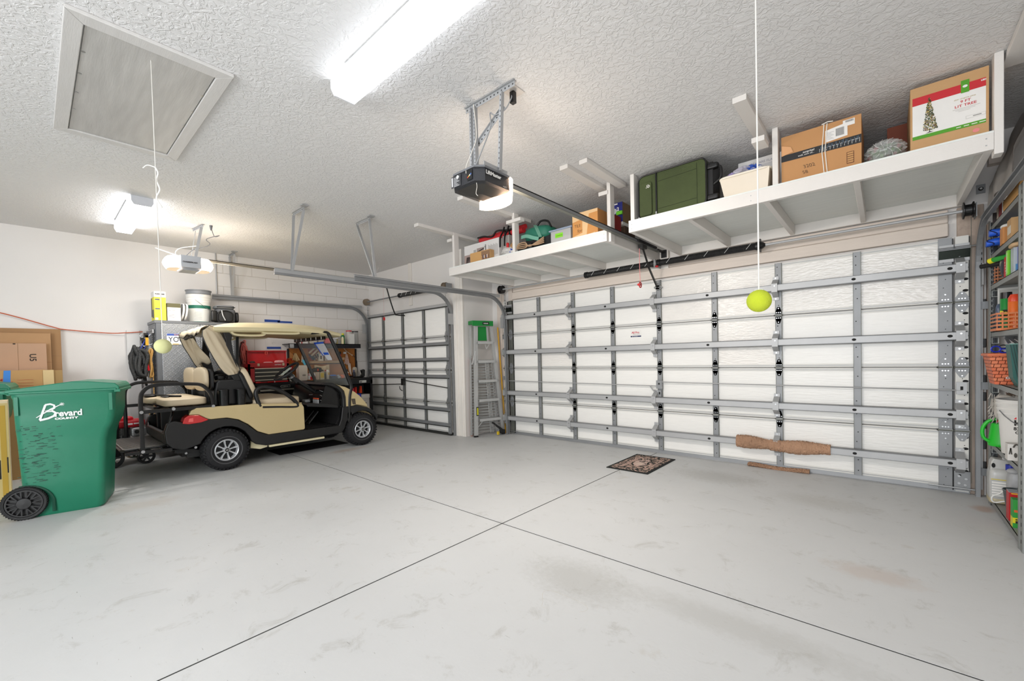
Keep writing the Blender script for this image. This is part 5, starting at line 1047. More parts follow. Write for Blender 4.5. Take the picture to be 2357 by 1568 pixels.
# ================================================================ diamond plate locker and the things on top
lk = thing('metal_locker', (-7.36, 1.59, 0), 'grey two door locker with silver diamond plate doors against left wall', 'locker')
GR = m('6f7276', .4, .3); XF = -7.10
b = B(GR).box(-7.60, XF-.02, 1.095, 1.115, .15, 1.80).box(-7.60, XF-.02, 2.01, 2.03, .15, 1.80).box(-7.60, -7.58, 1.1, 2.03, .15, 1.80).box(-7.60, XF+.005, 1.085, 2.035, 1.79, 1.826).box(-7.60, XF-.02, 1.1, 2.03, .15, .19).box(XF-.04, XF, 1.10, 1.15, .13, 1.79).box(XF-.04, XF, 1.985, 2.03, .13, 1.79)
b.m = m('b9bbbe', .5, .2)
for i in range(24): z = .35+.06*i; b.box(-7.52, -7.50, 1.093, 1.095, z, z+.02).box(-7.2, -7.18, 1.093, 1.095, z, z+.02)
b.build('body', lk, bevel=.003)
def diamond_mat():
    t, N, L, p = nmat('diamond_plate'); p.inputs['Base Color'].default_value = lin('b4b7ba')+(1,); p.inputs['Metallic'].default_value = .55; p.inputs['Roughness'].default_value = .42
    tc = N.new('ShaderNodeTexCoord'); fs = []
    for sgn in (1, -1):
        mp = N.new('ShaderNodeMapping'); mp.inputs['Rotation'].default_value = (sgn*math.radians(45), 0, 0); L.new(tc.outputs['Object'], mp.inputs[0])
        sp = N.new('ShaderNodeSeparateXYZ'); L.new(mp.outputs[0], sp.inputs[0]); ms = []
        for k, (fr, th) in enumerate(((21, .55), (42, .05))):
            a = N.new('ShaderNodeMath'); a.operation = 'MULTIPLY'; a.inputs[1].default_value = fr*6.28318 if k else fr*6.28318; L.new(sp.outputs[1 if (k == 0) else 2], a.inputs[0])
            c = N.new('ShaderNodeMath'); c.operation = 'COSINE'; L.new(a.outputs[0], c.inputs[0])
            g = N.new('ShaderNodeMapRange'); g.inputs[1].default_value = .1 if k == 0 else .55; g.inputs[2].default_value = .6 if k == 0 else .95; L.new(c.outputs[0], g.inputs[0]); ms.append(g.outputs[0])
        mu = N.new('ShaderNodeMath'); mu.operation = 'MULTIPLY'; L.new(ms[0], mu.inputs[0]); L.new(ms[1], mu.inputs[1]); fs.append(mu.outputs[0])
    mx = N.new('ShaderNodeMath'); mx.operation = 'MAXIMUM'; L.new(fs[0], mx.inputs[0]); L.new(fs[1], mx.inputs[1])
    b = N.new('ShaderNodeBump'); b.inputs['Strength'].default_value = 1; b.inputs['Distance'].default_value = .012; L.new(mx.outputs[0], b.inputs['Height']); xx = N.new('ShaderNodeMix'); xx.data_type = 'RGBA'; xx.inputs[6].default_value = lin('9fa2a6')+(1,); xx.inputs[7].default_value = lin('e6e8ea')+(1,); L.new(mx.outputs[0], xx.inputs[0]); L.new(xx.outputs[2], p.inputs['Base Color']); L.new(b.outputs[0], p.inputs['Normal']); return t
DP = diamond_mat()
for y0, y1 in ((1.152, 1.578), (1.582, 1.983)):
    d = B(DP).box(XF-.02, XF, y0, y1, .20, 1.787).build('door', lk, bevel=.004); 
b = B().on((XF+.003, 1.36, 1.58), (0, 1, 0), (0, 0, 1)); b.dec(-.153, .153, -.075, .075, PAPER, .002); b.dec(-.151, .151, .046, .073, m('2d4fa0', .6), .003); b.text('West Virginia', 0, .05, .028, m('e0a24a', .6), .004, align='CENTER'); b.text('YOUBU', -.138, -.036, .098, m('26303c', .6), .004, sx=.82); b.dec(-.151, .151, -.073, -.058, m('e3dcbf', .6), .003); b.text('Wild, Wonderful', -.09, -.071, .014, m('3c4c8a', .6), .004); b.dec(-.09, -.03, -.071, -.060, m('e2b52c', .6), .0035)
b.m = GALV; b.tube([(-.0+.012*math.cos(a), .085+.012*math.sin(a), .004) for a in [i*.7 for i in range(9)]], .002); b.off(); b.build('license_plate', bevel=0, label='West Virginia license plate starting YOUBU mounted on the diamond plate locker door', cat='license plate')
ZT = 1.828
def f_k(b, w, h): pass
def xbox(name, x0, x1, y0, y1, z0, z1, label, mat, face=None, side=None, cat='box', group=None, bevel=.002):
    """box whose decorated face looks towards +x; side(b) decorates the -y face"""
    b = B(mat).box(x0, x1, y0, y1, z0, z1)
    if face: b.on((x1, (y0+y1)/2, z0), (0, 1, 0), (0, 0, 1)); face(b, (y1-y0)/2, z1-z0); b.off()
    if side: b.on(((x0+x1)/2, y0, z0), (1, 0, 0), (0, 0, 1)); side(b, (x1-x0)/2, z1-z0); b.off()
    return b.build(name, bevel=0, label=label, cat=cat, group=group)
def fk(b, w, h):
    b.dec(-w, w, 0, h-.075, m('e3d93a', .6), .001); b.text('KARCHER', -w+.012, h-.042, .022, INK, .002, bold=.001)
    for z in (h-.115, .14): b.dec(-w+.008, w-.065, z, z+.016, m('3c4270', .6), .002)
    for k in range(9): b.dec(-w+.008, w-.03-(k % 3)*.012, .16+k*.009, .162+k*.009, m('a8a230', .6), .002)
    b.dec(-w+.006, -w+.035, .005, .03, PAPER, .002)
def sk(b, w, h): b.dec(-w, w, 0, h-.075, m('e3d93a', .6), .001); b.dec(-w, w-.14, .05, h-.08, m('4b4438', .6), .002); b.dec(-w+.08, w-.05, .03, .14, m('3c4270', .6), .003)
xbox('box', -7.30, -7.10, 1.092, 1.213, ZT, 2.205, 'tall yellow and white product box on left end of the metal locker', m('e2e0dc', .6), fk, sk)
def fb(b, w, h):
    b.dec(-w, w, 0, h-.055, m('dcd8d4', .7), .001); b.text('BROTHER', -w+.02, h-.10, .014, INK, .002); b.text('HL-2240', -w+.02, h-.13, .018, m('9a9690', .7), .002)
    for k in range(3): b.dec(-w+.015, w-.07+.02*(k % 2), .04+.02*k, .043+.02*k, INK, .002)
xbox('box', -7.32, -7.11, 1.225, 1.37, ZT, 2.06, 'white and olive carton beside the tall yellow box on the locker', m('5a5638', .7), fb)
for k, (y, r) in enumerate(((1.402, .125), (1.438, .125))):
    b = B(m('dedcda', .45)); b.T = Matrix.Translation((-7.22, y, ZT+r)) @ Matrix.Rotation(math.radians(-8), 4, 'X'); b.lathe([(0, 0), (r-.02, 0), (r-.018, .012), (r-.008, .012), (r, .006), (r, -.012), (r-.01, -.012), (r-.012, 0)], (0, 0, 0), 'y', 36); b.off()
    b.build('plastic_disc', smooth=35, label=('white bucket lid standing on edge next to the olive carton', 'white bucket lid standing on edge, touching the stacked buckets')[k], cat='lid')
def bucket(name, x, y, z, r0, r1, h, mat, label, group=None, rings=(), rimm=None, labelf=None, cat='bucket', parent_handle=True, hm=None, a0=-.5):
    t = thing(name, (x, y, z), label, cat, group)
    p = [(0, 0), (r0, 0)]+[(r0+(r1-r0)*q, h*q) for q in (.3, .6, .7)]+[(r0+(r1-r0)*.72+.006, h*.74), (r0+(r1-r0)*.76, h*.76), (r0+(r1-r0)*.8+.008, h*.83), (r0+(r1-r0)*.85, h*.85), (r1+.008, h*.92), (r1, h*.94), (r1+.008, h), (r1-.004, h), (r0-.004, .01), (0, .01)]
    b = B(mat).lathe(p, (x, y, z), 'z', 36); b.build('pail', t, smooth=40)
    if labelf: labelf(t)
    b = B(hm or STEEL); b.tube([(x+(r1+.004)*math.cos(a0+i*math.pi/12), y+(r1+.004)*math.sin(a0+i*math.pi/12), z+h*.8-(h*.35)*math.sin(i*math.pi/12)) for i in range(13)], .0028, n=6); b.build('handle', t); return t
def lb1(t):
    c = (-7.36, 1.633, ZT)
    for k, (za, zb, h, r) in enumerate(((.20, .245, '1d6b57', .142), (.02, .19, 'd9dad6', .136), (.008, .016, '1d6b57', .132))):
        b = B(m(h, .6)); b.sweep([(c[0], c[1], c[2]+za), (c[0], c[1], c[2]+zb)], [((r+.0025*k*0)*math.cos(a), r*math.sin(a)) for a in [math.radians(-75+i*10) for i in range(26)]], caps=False) if 0 else None
        vs = []; n = 26
        for zz in (za, zb): rr0 = .125+(.147-.125)*(zz/.40)+.0012; vs += [(c[0]+rr0*math.cos(math.radians(-100+i*8)), c[1]+rr0*math.sin(math.radians(-100+i*8)), c[2]+zz) for i in range(n)]
        b.add(vs, [(i, i+1, n+i+1, n+i) for i in range(n-1)])
        if k == 1:
            b.m = m('9fa19e', .7)
            for q in range(9): b.bar((c[0]+.1345+q*.0011*0, c[1]-.09+.006*(q % 3), c[2]+.04+q*.014), (c[0]+.1345, c[1]+.0, c[2]+.04+q*.014), .0012, .002)
        b.build('label', t)
bucket('bucket', -7.36, 1.633, ZT, .125, .147, .40, m('dfdedb', .4), 'white printed bucket with green band on top of the metal locker', 'stacked buckets on the locker', labelf=lb1)
b = B(m('7d8084', .45)).lathe([(.122, 0), (.126, .056), (.152, .06), (.148, .066), (.149, .105), (.157, .108), (.157, .12), (.150, .12), (.120, .01)], (-7.36, 1.633, ZT+.345), 'z', 36); b.build('bucket', smooth=40, label='grey bucket nested in the white bucket, its grey rim on top', cat='bucket', group='stacked buckets on the locker')
cb = thing('cooler_bag', (-7.22, 1.875, ZT), 'grey and black soft cooler bag at right end of the metal locker', 'bag')
B(m('55575a', .8, bump=.3, bs=60)).rbox(-7.36, -7.12, 1.795, 2.035, ZT+.002, 2.04, .35).build('body', cb, smooth=60)
b = B(m('6d6f72', .8)).rbox(-7.36, -7.11, 1.79, 2.02, 2.03, 2.085, .4); b.m = BLK; b.box(-7.36, -7.105, 1.795, 2.02, 2.052, 2.06); b.build('lid', cb, smooth=60)
b = B(m('1e1f20', .7, bump=.4, bs=40)).rbox(-7.14, -7.09, 1.80, 1.985, ZT+.01, 2.0, .5); b.m = BLK; b.tube(bez([(-7.085, 1.79, ZT+.02), (-7.08, 1.80, 1.96), (-7.08, 1.89, 2.0), (-7.08, 1.98, 1.96), (-7.085, 2.0, ZT+.02)]), .006); b.m = m('b9bbbd', .6); b.tube(bez([(-7.078, 1.84, 2.0), (-7.07, 1.85, 1.93), (-7.075, 1.88, 1.86)]), .007); b.build('front_pocket', cb, smooth=60)
b = B(BLK).rbox(-7.185, -7.1, 1.715, 1.80, ZT+.01, 2.0, .5).rbox(-7.25, -7.1, 2.025, 2.065, ZT+.01, 1.99, .5); b.build('strap', cb, smooth=60)

# ================================================================ tool rack strip with hanging ropes, mower
hr = thing('tool_rail', (-7.22, 1.065, .9), 'perforated steel strip with hooks on the side of the metal locker', 'rail')
b = B(m('2f3032', .5)).box(-7.235, -7.195, 1.075, 1.088, .72, 1.71); b.m = PAPER
for i in range(32): b.cbox((-7.215, 1.0745, .75+.03*i), (.012, .001, .010))
b.m = GALVL; b.box(-7.6, -7.16, 1.07, 1.085, 1.66, 1.71); b.m = HOLE
for i in range(12): b.cbox((-7.56+.035*i, 1.069, 1.685), (.006, .001, .03))
b.build('strip', hr)
b = B(STEEL); 
for x, z in ((-7.25, 1.63), (-7.32, 1.62), (-7.20, 1.50)): b.tube(bez([(x, 1.07, z+.02), (x, 1.03, z), (x, .98, z-.01), (x, .965, z+.02)]), .004)
b.build('hook', hr)
def coil(name, c, ry, rz, rt, n, mat, label, seed=1, jit=.12, cat='rope', dx=.05, extra=None, turns_n=20):
    rnd = random.Random(seed); b = B(mat)
    for k in range(n):
        qy = rnd.uniform(.35, .6); oy = rnd.uniform(-.55, .55)*ry; q = 1+rnd.uniform(-jit, jit); o = rnd.uniform(-dx, dx); ph = rnd.uniform(-.4, .4); pts = []
        for i in range(turns_n):
            a = i*6.28318/turns_n; w_ = 1+.06*math.sin(3*a+ph*5)
            pts.append((c[0]+o+.012*math.sin(2*a+ph), c[1]+oy+ry*qy*w_*math.cos(a)+.012*math.sin(3*a+ph*9), c[2]+rz*q*math.sin(a)+.02*ph))
        b.tube(pts, rt*rnd.uniform(.9, 1.1), closed=True, n=7)
    if extra: extra(b)
    return b.build(name, smooth=60, label=label, cat=cat)
coil('tow_rope', (-7.17, .925, 1.27), .078, .18, .019, 8, m('3a3b3b', .7, bump=1, bs=70, var=.5), 'thick black padded rope coil hanging beside the metal locker', 3, .25, extra=lambda b: (setattr(b, 'm', m('2c3f9a', .6)), b.tube(bez([(-7.20, .88, 1.44), (-7.19, .95, 1.46), (-7.2, 1.03, 1.66), (-7.21, .99, 1.46), (-7.19, .90, 1.42)]), .006)))
coil('cable', (-7.33, 1.005, 1.27), .025, .28, .006, 7, m('1a1b1c', .6), 'loops of black cable hanging right of the thick black rope', 4, .15)
coil('cable', (-7.27, 1.035, 1.30), .018, .25, .006, 6, m('a9a9a6', .5), 'loops of grey cable hanging between black cable and the locker', 5, .15)
coil('hose', (-7.16, 1.04, 1.27), .016, .19, .007, 3, m('b98d4a', .5), 'loops of tan tubing hanging against the diamond plate locker edge', 6, .15, cat='hose')
b = B(m('d11f2a', .4)).tube(bez([(-7.17, 1.0, 1.33), (-7.165, 1.005, 1.26), (-7.17, 1.02, 1.17)]), .014, scale=None); b.build('screwdriver', label='bright red tool handle hanging among the cables', cat='tool')
b = B(m('d9a023', .5)).box(-7.20, -7.18, 1.0, 1.03, 1.50, 1.63); b.m = BLK; b.box(-7.22, -7.18, .985, 1.03, 1.60, 1.66).box(-7.20, -7.18, .95, .99, 1.56, 1.60); b.build('clamp', label='black and yellow clamp hooked at top of the tool strip', cat='clamp')
b = B(m('c49a55', .6)).tube(bez([(-7.18, 1.062, 1.22), (-7.17, 1.062, 1.0), (-7.18, 1.062, .8), (-7.17, 1.055, .66), (-7.15, 1.03, .63), (-7.14, 1.0, .60)]), .006).tube(bez([(-7.165, 1.056, .70), (-7.15, 1.055, .60), (-7.14, 1.06, .50), (-7.14, 1.03, .42)]), .006); b.build('hose', label='tan hose ends dangling low behind the rear seat of the golf cart', cat='hose')
mw = thing('lawn_mower', (-6.98, .72, 0), 'red topped engine mower with black wheels behind the golf cart step', 'mower')
b = B(m('c81f2c', .35)).rbox(-7.22, -6.96, .56, .95, .46, .56, .4).rbox(-7.18, -6.99, .63, .84, .54, .60, .5); b.m = m('e0dfdd', .5); b.box(-6.962, -6.955, .77, .82, .50, .52).box(-6.962, -6.955, .83, .88, .505, .52).box(-6.962, -6.955, .64, .68, .47, .50); b.build('engine_cover', mw, smooth=50)
b = B(m('8f9091', .35, .6, bump=.3, bs=60)).rbox(-7.05, -6.94, .80, .95, .345, .46, .35).cyl((-7.1, .72, .22), (-7.1, .72, .46), .09, n=16); b.m = HOLE; b.cyl((-6.945, .855, .41), (-6.938, .855, .41), .024, n=14); b.m = m('2a2b2c', .6)
random.seed(9)
for i in range(26): p = (-7.0+random.uniform(-.05, .03), random.uniform(.62, .80), random.uniform(.34, .45)); b.cbox(p, (.02, random.uniform(.01, .04), random.uniform(.01, .03)))
b.build('engine', mw)
b = B(m('1c1c1d', .6)).rbox(-7.33, -6.92, .45, .97, .12, .30, .4); b.build('deck', mw, smooth=50)
mw.location.x -= .06
for (x, y, r) in ((-6.88, .60, .125), (-7.34, .60, .125), (-6.90, .93, .09), (-7.32, .93, .09)):
    b = B(m('1a1a1b', .7, bump=.3, bs=120)).lathe([(r*.72, .02), (r*.78, .026), (r*.94, .026), (r, .015), (r, -.015), (r*.94, -.026), (r*.72, -.02)], (x, y, r), 'x', 28, False); b.m = m('2c2d2f', .5); b.lathe([(0, .02), (r*.22, .02), (r*.24, 0)], (x, y, r), 'x', 16)
    for i in range(6): a = i*1.047; b.bar((x+.008, y+.2*r*math.cos(a), r+.2*r*math.sin(a)), (x+.008, y+.75*r*math.cos(a), r+.75*r*math.sin(a)), .02, .014, up=(1, 0, 0))
    b.build('wheel', mw, smooth=30)
b = B(BLK).bar((-6.86, .60, .14), (-6.84, .60, .74), .03, .03).bar((-6.86, .66, .14), (-6.84, .665, .80), .03, .03).bar((-7.36, .62, .14), (-7.36, .60, .72), .03, .03); b.build('handle', mw)
# ================================================================ workbench, toolbox, pegboard
XB = -7.05; ZB = .925
wb = thing('workbench', (-7.35, 3.2, 0), 'long black metal workbench with drawers along the left block wall', 'workbench')
BW = m('111214', .35, .2)
b = B(BW).box(-7.62, XB, 2.22, 4.18, .885, ZB-.003); b.m = m('26231f', .5, bump=.1); b.box(-7.62, XB-.01, 2.23, 4.17, ZB-.003, ZB); b.build('worktop', wb, bevel=.003)
b = B(BW).box(XB-.02, XB, 2.22, 4.18, .82, .885).box(-7.6, XB-.03, 4.14, 4.17, 0, .885)
for y in (2.23, 2.80, 2.94, 4.14): b.box(XB-.035, XB, y, y+.035, 0, .885).box(-7.62, -7.59, y, y+.035, 0, .885)
b.box(-7.6, XB-.02, 2.96, 4.15, .17, .19).box(-7.6, XB-.02, 2.96, 3.75, .56, .58); b.build('frame', wb)
for z0, z1 in ((.69, .875), (.48, .68), (.26, .47)):
    d = B(BW).box(-7.5, XB-.002, 2.27, 2.80, z0, z1).build('drawer', wb, bevel=.004)
    b = B(m('c9c5b8', .3, .7)).box(XB, XB+.012, 2.29, 2.78, z0+.11, z0+.135); b.build('drawer_pull', d) if 0 else None
    hd = B(m('c9c5b8', .3, .7)); hd.box(XB, XB+.012, 2.29, 2.78, z0+.11, z0+.135); ORG[d.name] = ORG[wb.name]; hd.build('handle', d)
b = B().on((XB+.002, 2.655, .86), (0, 1, 0), (0, 0, 1)); b.pdec([(-.075, 0), (-.06, .018), (.07, .018), (.07, -.018), (-.06, -.018)], m('c9c9c0', .4), .002); b.pdec([(-.068, 0), (-.057, .014), (.066, .014), (.066, -.014), (-.057, -.014)], BW, .003); b.text('Craftsman', -.045, -.007, .021, m('d8d8d0', .4), .004); b.m = STEEL; b.cyl((-.185, 0, 0), (-.185, 0, .004), .012, n=12); b.off(); b.build('badge', wb)
b = B().on((XB+.001, 3.985, .857), (0, 1, 0), (0, 0, 1)); b.dec(-.07, .07, -.022, .022, m('c4c4bf', .6), .0015); b.dec(-.06, -.02, -.014, .0, INK, .0025); b.dec(-.06, -.01, .006, .010, INK, .0025); b.off(); b.build('sticker', wb)
tb = thing('toolbox', (-7.25, 2.44, ZB), 'red metal tool chest with open lid and drawers on the workbench', 'toolbox')
RD = m('b81216', .3, coat=.4, var=.06)
b = B(RD).box(-7.42, XB-.03, 2.15, 2.18, ZB, 1.22).box(-7.42, XB-.03, 2.70, 2.73, ZB, 1.22).box(-7.42, -7.40, 2.15, 2.73, ZB, 1.22).box(-7.42, XB-.03, 2.15, 2.73, ZB, ZB+.02).box(-7.42, XB-.03, 2.15, 2.73, 1.15, 1.17).box(XB-.05, XB-.03, 2.15, 2.73, 1.165, 1.235).box(XB-.05, XB-.03, 2.15, 2.235, ZB, 1.17).box(XB-.05, XB-.03, 2.70, 2.73, ZB, 1.17)
b.m = m('3a3836', .6); b.box(-7.40, -7.06-.03, 2.2, 2.7, ZB+.02, 1.14); b.m = m('c8b89a', .4, .5)
for y in (2.275, 2.63): b.box(XB-.03, XB-.015, y, y+.028, 1.185, 1.225)
b.on((XB-.029, 2.57, 1.195), (0, 1, 0), (0, 0, 1)); b.text('CRAFTSMAN', -.05, -.0, .017, PAPER, .001, bold=.0006); b.off(); b.build('body', tb, bevel=.003)
for k in range(4):
    z = 1.128-.058*k; d = B(m('3b3a33', .45)).box(-7.38, XB-.032, 2.237, 2.70, z-.03, z+.018).build('drawer', tb); ORG[d.name] = ORG[tb.name]
    B(m('d9d0ba', .3, .6)).box(XB-.034, XB-.018, 2.24, 2.70, z+.012, z+.024).build('handle', d)
b = B(RD).bar((-7.43, 2.15, 1.325), (-7.43, 2.73, 1.325), .02, .20).box(-7.45, -7.40, 2.15, 2.165, 1.225, 1.43).box(-7.45, -7.40, 2.715, 2.73, 1.225, 1.43).box(-7.45, -7.38, 2.15, 2.73, 1.415, 1.43); b.m = m('e05a4a', .4); b.tube([(-7.385, 2.405, 1.37), (-7.385, 2.405, 1.41), (-7.385, 2.435, 1.41), (-7.385, 2.435, 1.37)], .005, closed=True)
# the open lid leans on the wall, fixed to the rear of the chest
b.v = [(v[0], v[1]+.09, v[2]) for v in b.v]; b.build('lid', tb, bevel=.003)
b = B(m('3a2a24', .6)).rbox(-7.2, -7.12, 2.20, 2.27, 1.17, 1.265, .6, 3); b.m = m('e4a8a8', .6); b.rbox(-7.25, -7.12, 2.40, 2.53, 1.17, 1.25, .5, 3).rbox(-7.3, -7.15, 2.58, 2.70, 1.17, 1.27, .5, 3); b.build('tray_tools', tb)
b = B(m('2a2c2e', .4)).box(-7.2, -7.05, 2.07, 2.14, ZB, 1.07) if 0 else B(m('2f3336', .4)).box(-7.12, -7.06, 2.235, 2.24, ZB, ZB+.01)
xbox('tool_case', -7.3, -7.075, 2.05, 2.14, .885, 1.075, 'small black and grey case left of the red tool chest', m('8fa0a0', .5), lambda b, w, h: (b.dec(-w+.0, w-.01, .01, h-.02, m('1c1f22', .5), .001), b.dec(-w+.02, w-.02, .09, .12, PAPER, .002)), cat='case')
b = B(BW).box(-7.6, -7.05, 2.04, 2.16, .86, .884).box(-7.1, -7.07, 2.05, 2.08, 0, .86).box(-7.58, -7.55, 2.05, 2.08, 0, .86); b.build('side_table', label='narrow black stand between the locker and the workbench', cat='stand')
tb.location.z += .002
# red tools lying on the front of the bench
b = B(m('d4171c', .35)).tube(bez([(XB-.004, 2.40, ZB+.013), (XB-.002, 2.55, ZB+.013), (XB-.004, 2.70, ZB+.013)]), .010); b.m = PAPER; b.cbox((XB-.003, 2.50, ZB+.014), (.024, .01, .024)); b.build('long_tool', label='long red handled tool lying along the front edge of the workbench', cat='tool')
b = B(m('d9d4cc', .7)).rbox(XB-.12, XB-.02, 2.74, 2.86, ZB, ZB+.03, .6, 3); b.build('rag', label='crumpled pale rag on workbench edge near the steering wheel', cat='rag')
b = B(m('d4171c', .35)).rbox(XB-.013, XB+.03, 2.23, 2.30, ZB, ZB+.03, .6, 3); b.build('tape_measure', label='small red tool at the left front corner of the workbench', cat='tool')
# ---- pegboard and black shelf
PG = m('b06c2a', .6, bump=.3, bs=100, var=.12)
b = B(PG).box(-7.648, -7.635, 2.945, 4.17, .935, 1.475); b.m = m('6b3f16', .8)
for i in range(23):
    for j in range(9): b.cbox((-7.6345, 2.98+i*.052, .98+j*.055), (.001, .006, .006))
b.m = BW; b.box(-7.648, -7.62, 4.165, 4.195, .93, 1.468).box(-7.648, -7.62, 2.925, 2.95, .93, 1.468).box(-7.64, -7.628, 2.95, 4.165, .925, .95); b.m = m('c98a4e', .6); b.prism([(2.95, 1.43), (2.95, 1.28), (3.06, 1.33)], 'x', -7.634, -7.632)
b.build('pegboard', label='orange brown pegboard above the workbench behind the hanging tools', cat='pegboard')
ws = thing('wall_shelf', (-7.5, 3.5, 1.475), 'black metal wall shelf carrying jars and bottles above the pegboard', 'shelf')
b = B(m('16161c', .25, .4)).box(-7.64, -7.35, 2.85, 4.135, 1.535, 1.548).box(-7.37, -7.35, 2.85, 4.135, 1.47, 1.548); b.m = GALVL; b.box(-7.352, -7.346, 2.86, 2.925, 1.475, 1.54); b.m = INK
for y in (2.875, 2.905): b.cyl((-7.346, y, 1.49), (-7.344, y, 1.49), .006, n=8)
b.build('tray', ws, bevel=.004)
ZS = 1.549
def jar(name, x, y, z, r, h, body, lid, label, cat='jar', lidh=.018, neck=None, group=None, alpha=1.0):
    t = thing(name, (x, y, z), label, cat, group); p = [(0, 0), (r, .002), (r, h-.02)]+([(neck, h-.005), (neck, h)] if neck else [(r*.92, h)])+[(0, h)]
    B(m(body, .3, al=alpha)).lathe(p, (x, y, z), 'z', 16).build('body', t, smooth=40)
    rl = (neck*1.1 if neck else r*1.03); B(m(lid, .4)).lathe([(0, h+lidh), (rl, h+lidh), (rl, h-.002), (0, h-.002)], (x, y, z), 'z', 16).build('lid', t, smooth=40); return t
jar('jar', -7.46, 3.965, ZS, .05, .235, 'dcdad4', 'c8202a', 'clear square jar with red lid on the black wall shelf', alpha=.55)
b = B(m('dcdcd9', .6)).box(-7.40, -7.36, 3.93, 4.02, ZS, 1.735); b.build('box', label='small white carton standing before the red lidded jar', cat='box')
jar('jar', -7.43, 4.075, ZS, .055, .225, 'a8a9a6', '232326', 'clear jar with black lid at right end of the black wall shelf', alpha=.6)
jar('spray_bottle', -7.46, 3.845, ZS, .034, .17, '1c7a3a', 'd8d030', 'green bottle with yellow cap and label on the black wall shelf', 'bottle', .03, .02)
b = B(m('e8dcae', .5)).cyl((-7.395, 3.805, ZS), (-7.395, 3.805, ZS+.11), .022, n=14); b.m = m('e0dcd0', .5); b.cyl((-7.395, 3.805, ZS+.11), (-7.395, 3.805, ZS+.13), .016, n=12); b.build('bottle', label='cream bottle directly before the green spray bottle', cat='bottle')
jar('bottle', -7.50, 3.735, ZS, .03, .16, 'd8c98a', 'e0c81e', 'pale bottle with round yellow cap beside the green bottle', 'bottle', .03, .02)
b = B(m('c9ccd0', .2, al=.7)); crumple(b, (-7.42, 3.657, ZS+.05), (.06, .045, .05), .12, 18, 12, ZS); b.m = m('2338a0', .5); crumple(b, (-7.44, 3.70, ZS+.16), (.03, .03, .03), .2, 10, 3); b.m = m('dd8aa8', .5); crumple(b, (-7.45, 3.64, ZS+.15), (.04, .05, .02), .2, 10, 4); b.m = m('d9d9d9', .4); b.box(-7.46, -7.4, 3.63, 3.72, ZS+.09, ZS+.14); b.build('plastic_bag', label='clear crumpled bag with pink and blue items on the black wall shelf', cat='bag')
b = B(m('c8303a', .45)); b.rbox(-7.5, -7.38, 3.47, 3.60, ZS, ZS+.10, .4, 3); b.build('plastic_tub', label='red tub on the black wall shelf just above the taped paper notice', cat='tub')
def tubby(y0, y1, z1, h, label):
    b = B(m(h, .5)); vs = [(-7.5, y0+.015, ZS), (-7.38, y0+.015, ZS), (-7.38, y1-.015, ZS), (-7.5, y1-.015, ZS), (-7.52, y0, z1), (-7.36, y0, z1), (-7.36, y1, z1), (-7.52, y1, z1)]
    b.add(vs, [(3, 2, 1, 0), (0, 1, 5, 4), (1, 2, 6, 5), (2, 3, 7, 6), (3, 0, 4, 7), (4, 5, 6, 7)]); b.build('storage_bin', bevel=.004, label=label, cat='bin')
tubby(3.20, 3.335, 1.625, 'c9bfae', 'beige open bin on the black wall shelf, left of two alike'); tubby(3.345, 3.45, 1.625, 'b9a98e', 'tan open bin on the black wall shelf, right of two alike')
xbox('box', -7.5, -7.38, 3.06, 3.17, ZS, 1.62, 'flat white and red box under the cart mirror on the black wall shelf', m('dedad6', .6), lambda b, w, h: b.dec(-w, -w+.02, 0, h-.02, RED, .001))
# posters taped on the block wall
def poster(y0, y1, z0, z1, x, label, f):
    b = B(m('dcd9d6', .7)).box(x, x+.0015, y0, y1, z0, z1); b.on((x+.0015, (y0+y1)/2, z0), (0, 1, 0), (0, 0, 1)); f(b, (y1-y0)/2, z1-z0); b.off(); return b.build('poster', label=label, cat='poster')
def fp1(b, w, h):
    T = m('24489a', .7)
    for x0, x1, y0, y1 in ((-w+.0, -w+.24, h-.01, h+.03), (w-.26, w-.02, h-.015, h+.015), (-w-.005, -w+.03, .18, .30), (.0-w+.02, -w+.24, -.012, .022)): b.dec(x0, x1, y0, y1, T, .003)
    b.pdec([(-w+.09, .18), (-w+.2, .24), (-w+.26, .29), (-w+.1, .28), (-w+.11, .24)], m('5a4a4a', .7), .001); b.text('MOUNTAIN', -w+.20, .20, .036, INK, .0015, sx=1.15, bold=.0008); b.text('MUSIC & ARTS', -w+.23, .175, .014, m('777777', .7), .0015)
    for k in range(9): b.dec(-w+.08+.012*(k % 2), w-.05-.03*(k % 4), .14-.009*k, .1412-.009*k, m('a8a6a4', .7), .001)
    b.tube([(-w+.13+.02*math.cos(a), .08+.02*math.sin(a), .001) for a in [i*.35 for i in range(14)]], .001)
    for x in (-w+.31, -w+.37): b.m = m('8a8a88', .4); b.cyl((x, .03, 0), (x, .03, .003), .008, n=10)
poster(2.59, 3.05, 1.48, 1.925, -7.648, 'large white music festival poster fixed with blue tape above the tool chest', fp1)
def fp2(b, w, h):
    for k in range(12): b.dec(-w+.02, w-.02-.02*(k % 3), h-.05-.018*k, h-.047-.018*k, m('b8b6b4', .7), .001)
    b.dec(w-.05, w-.035, h-.14, h-.03, m('b8b6b4', .7), .001)
poster(3.07, 3.25, 1.50, 1.83, -7.648, 'narrow white printed sheet on the wall beside the festival poster', fp2)
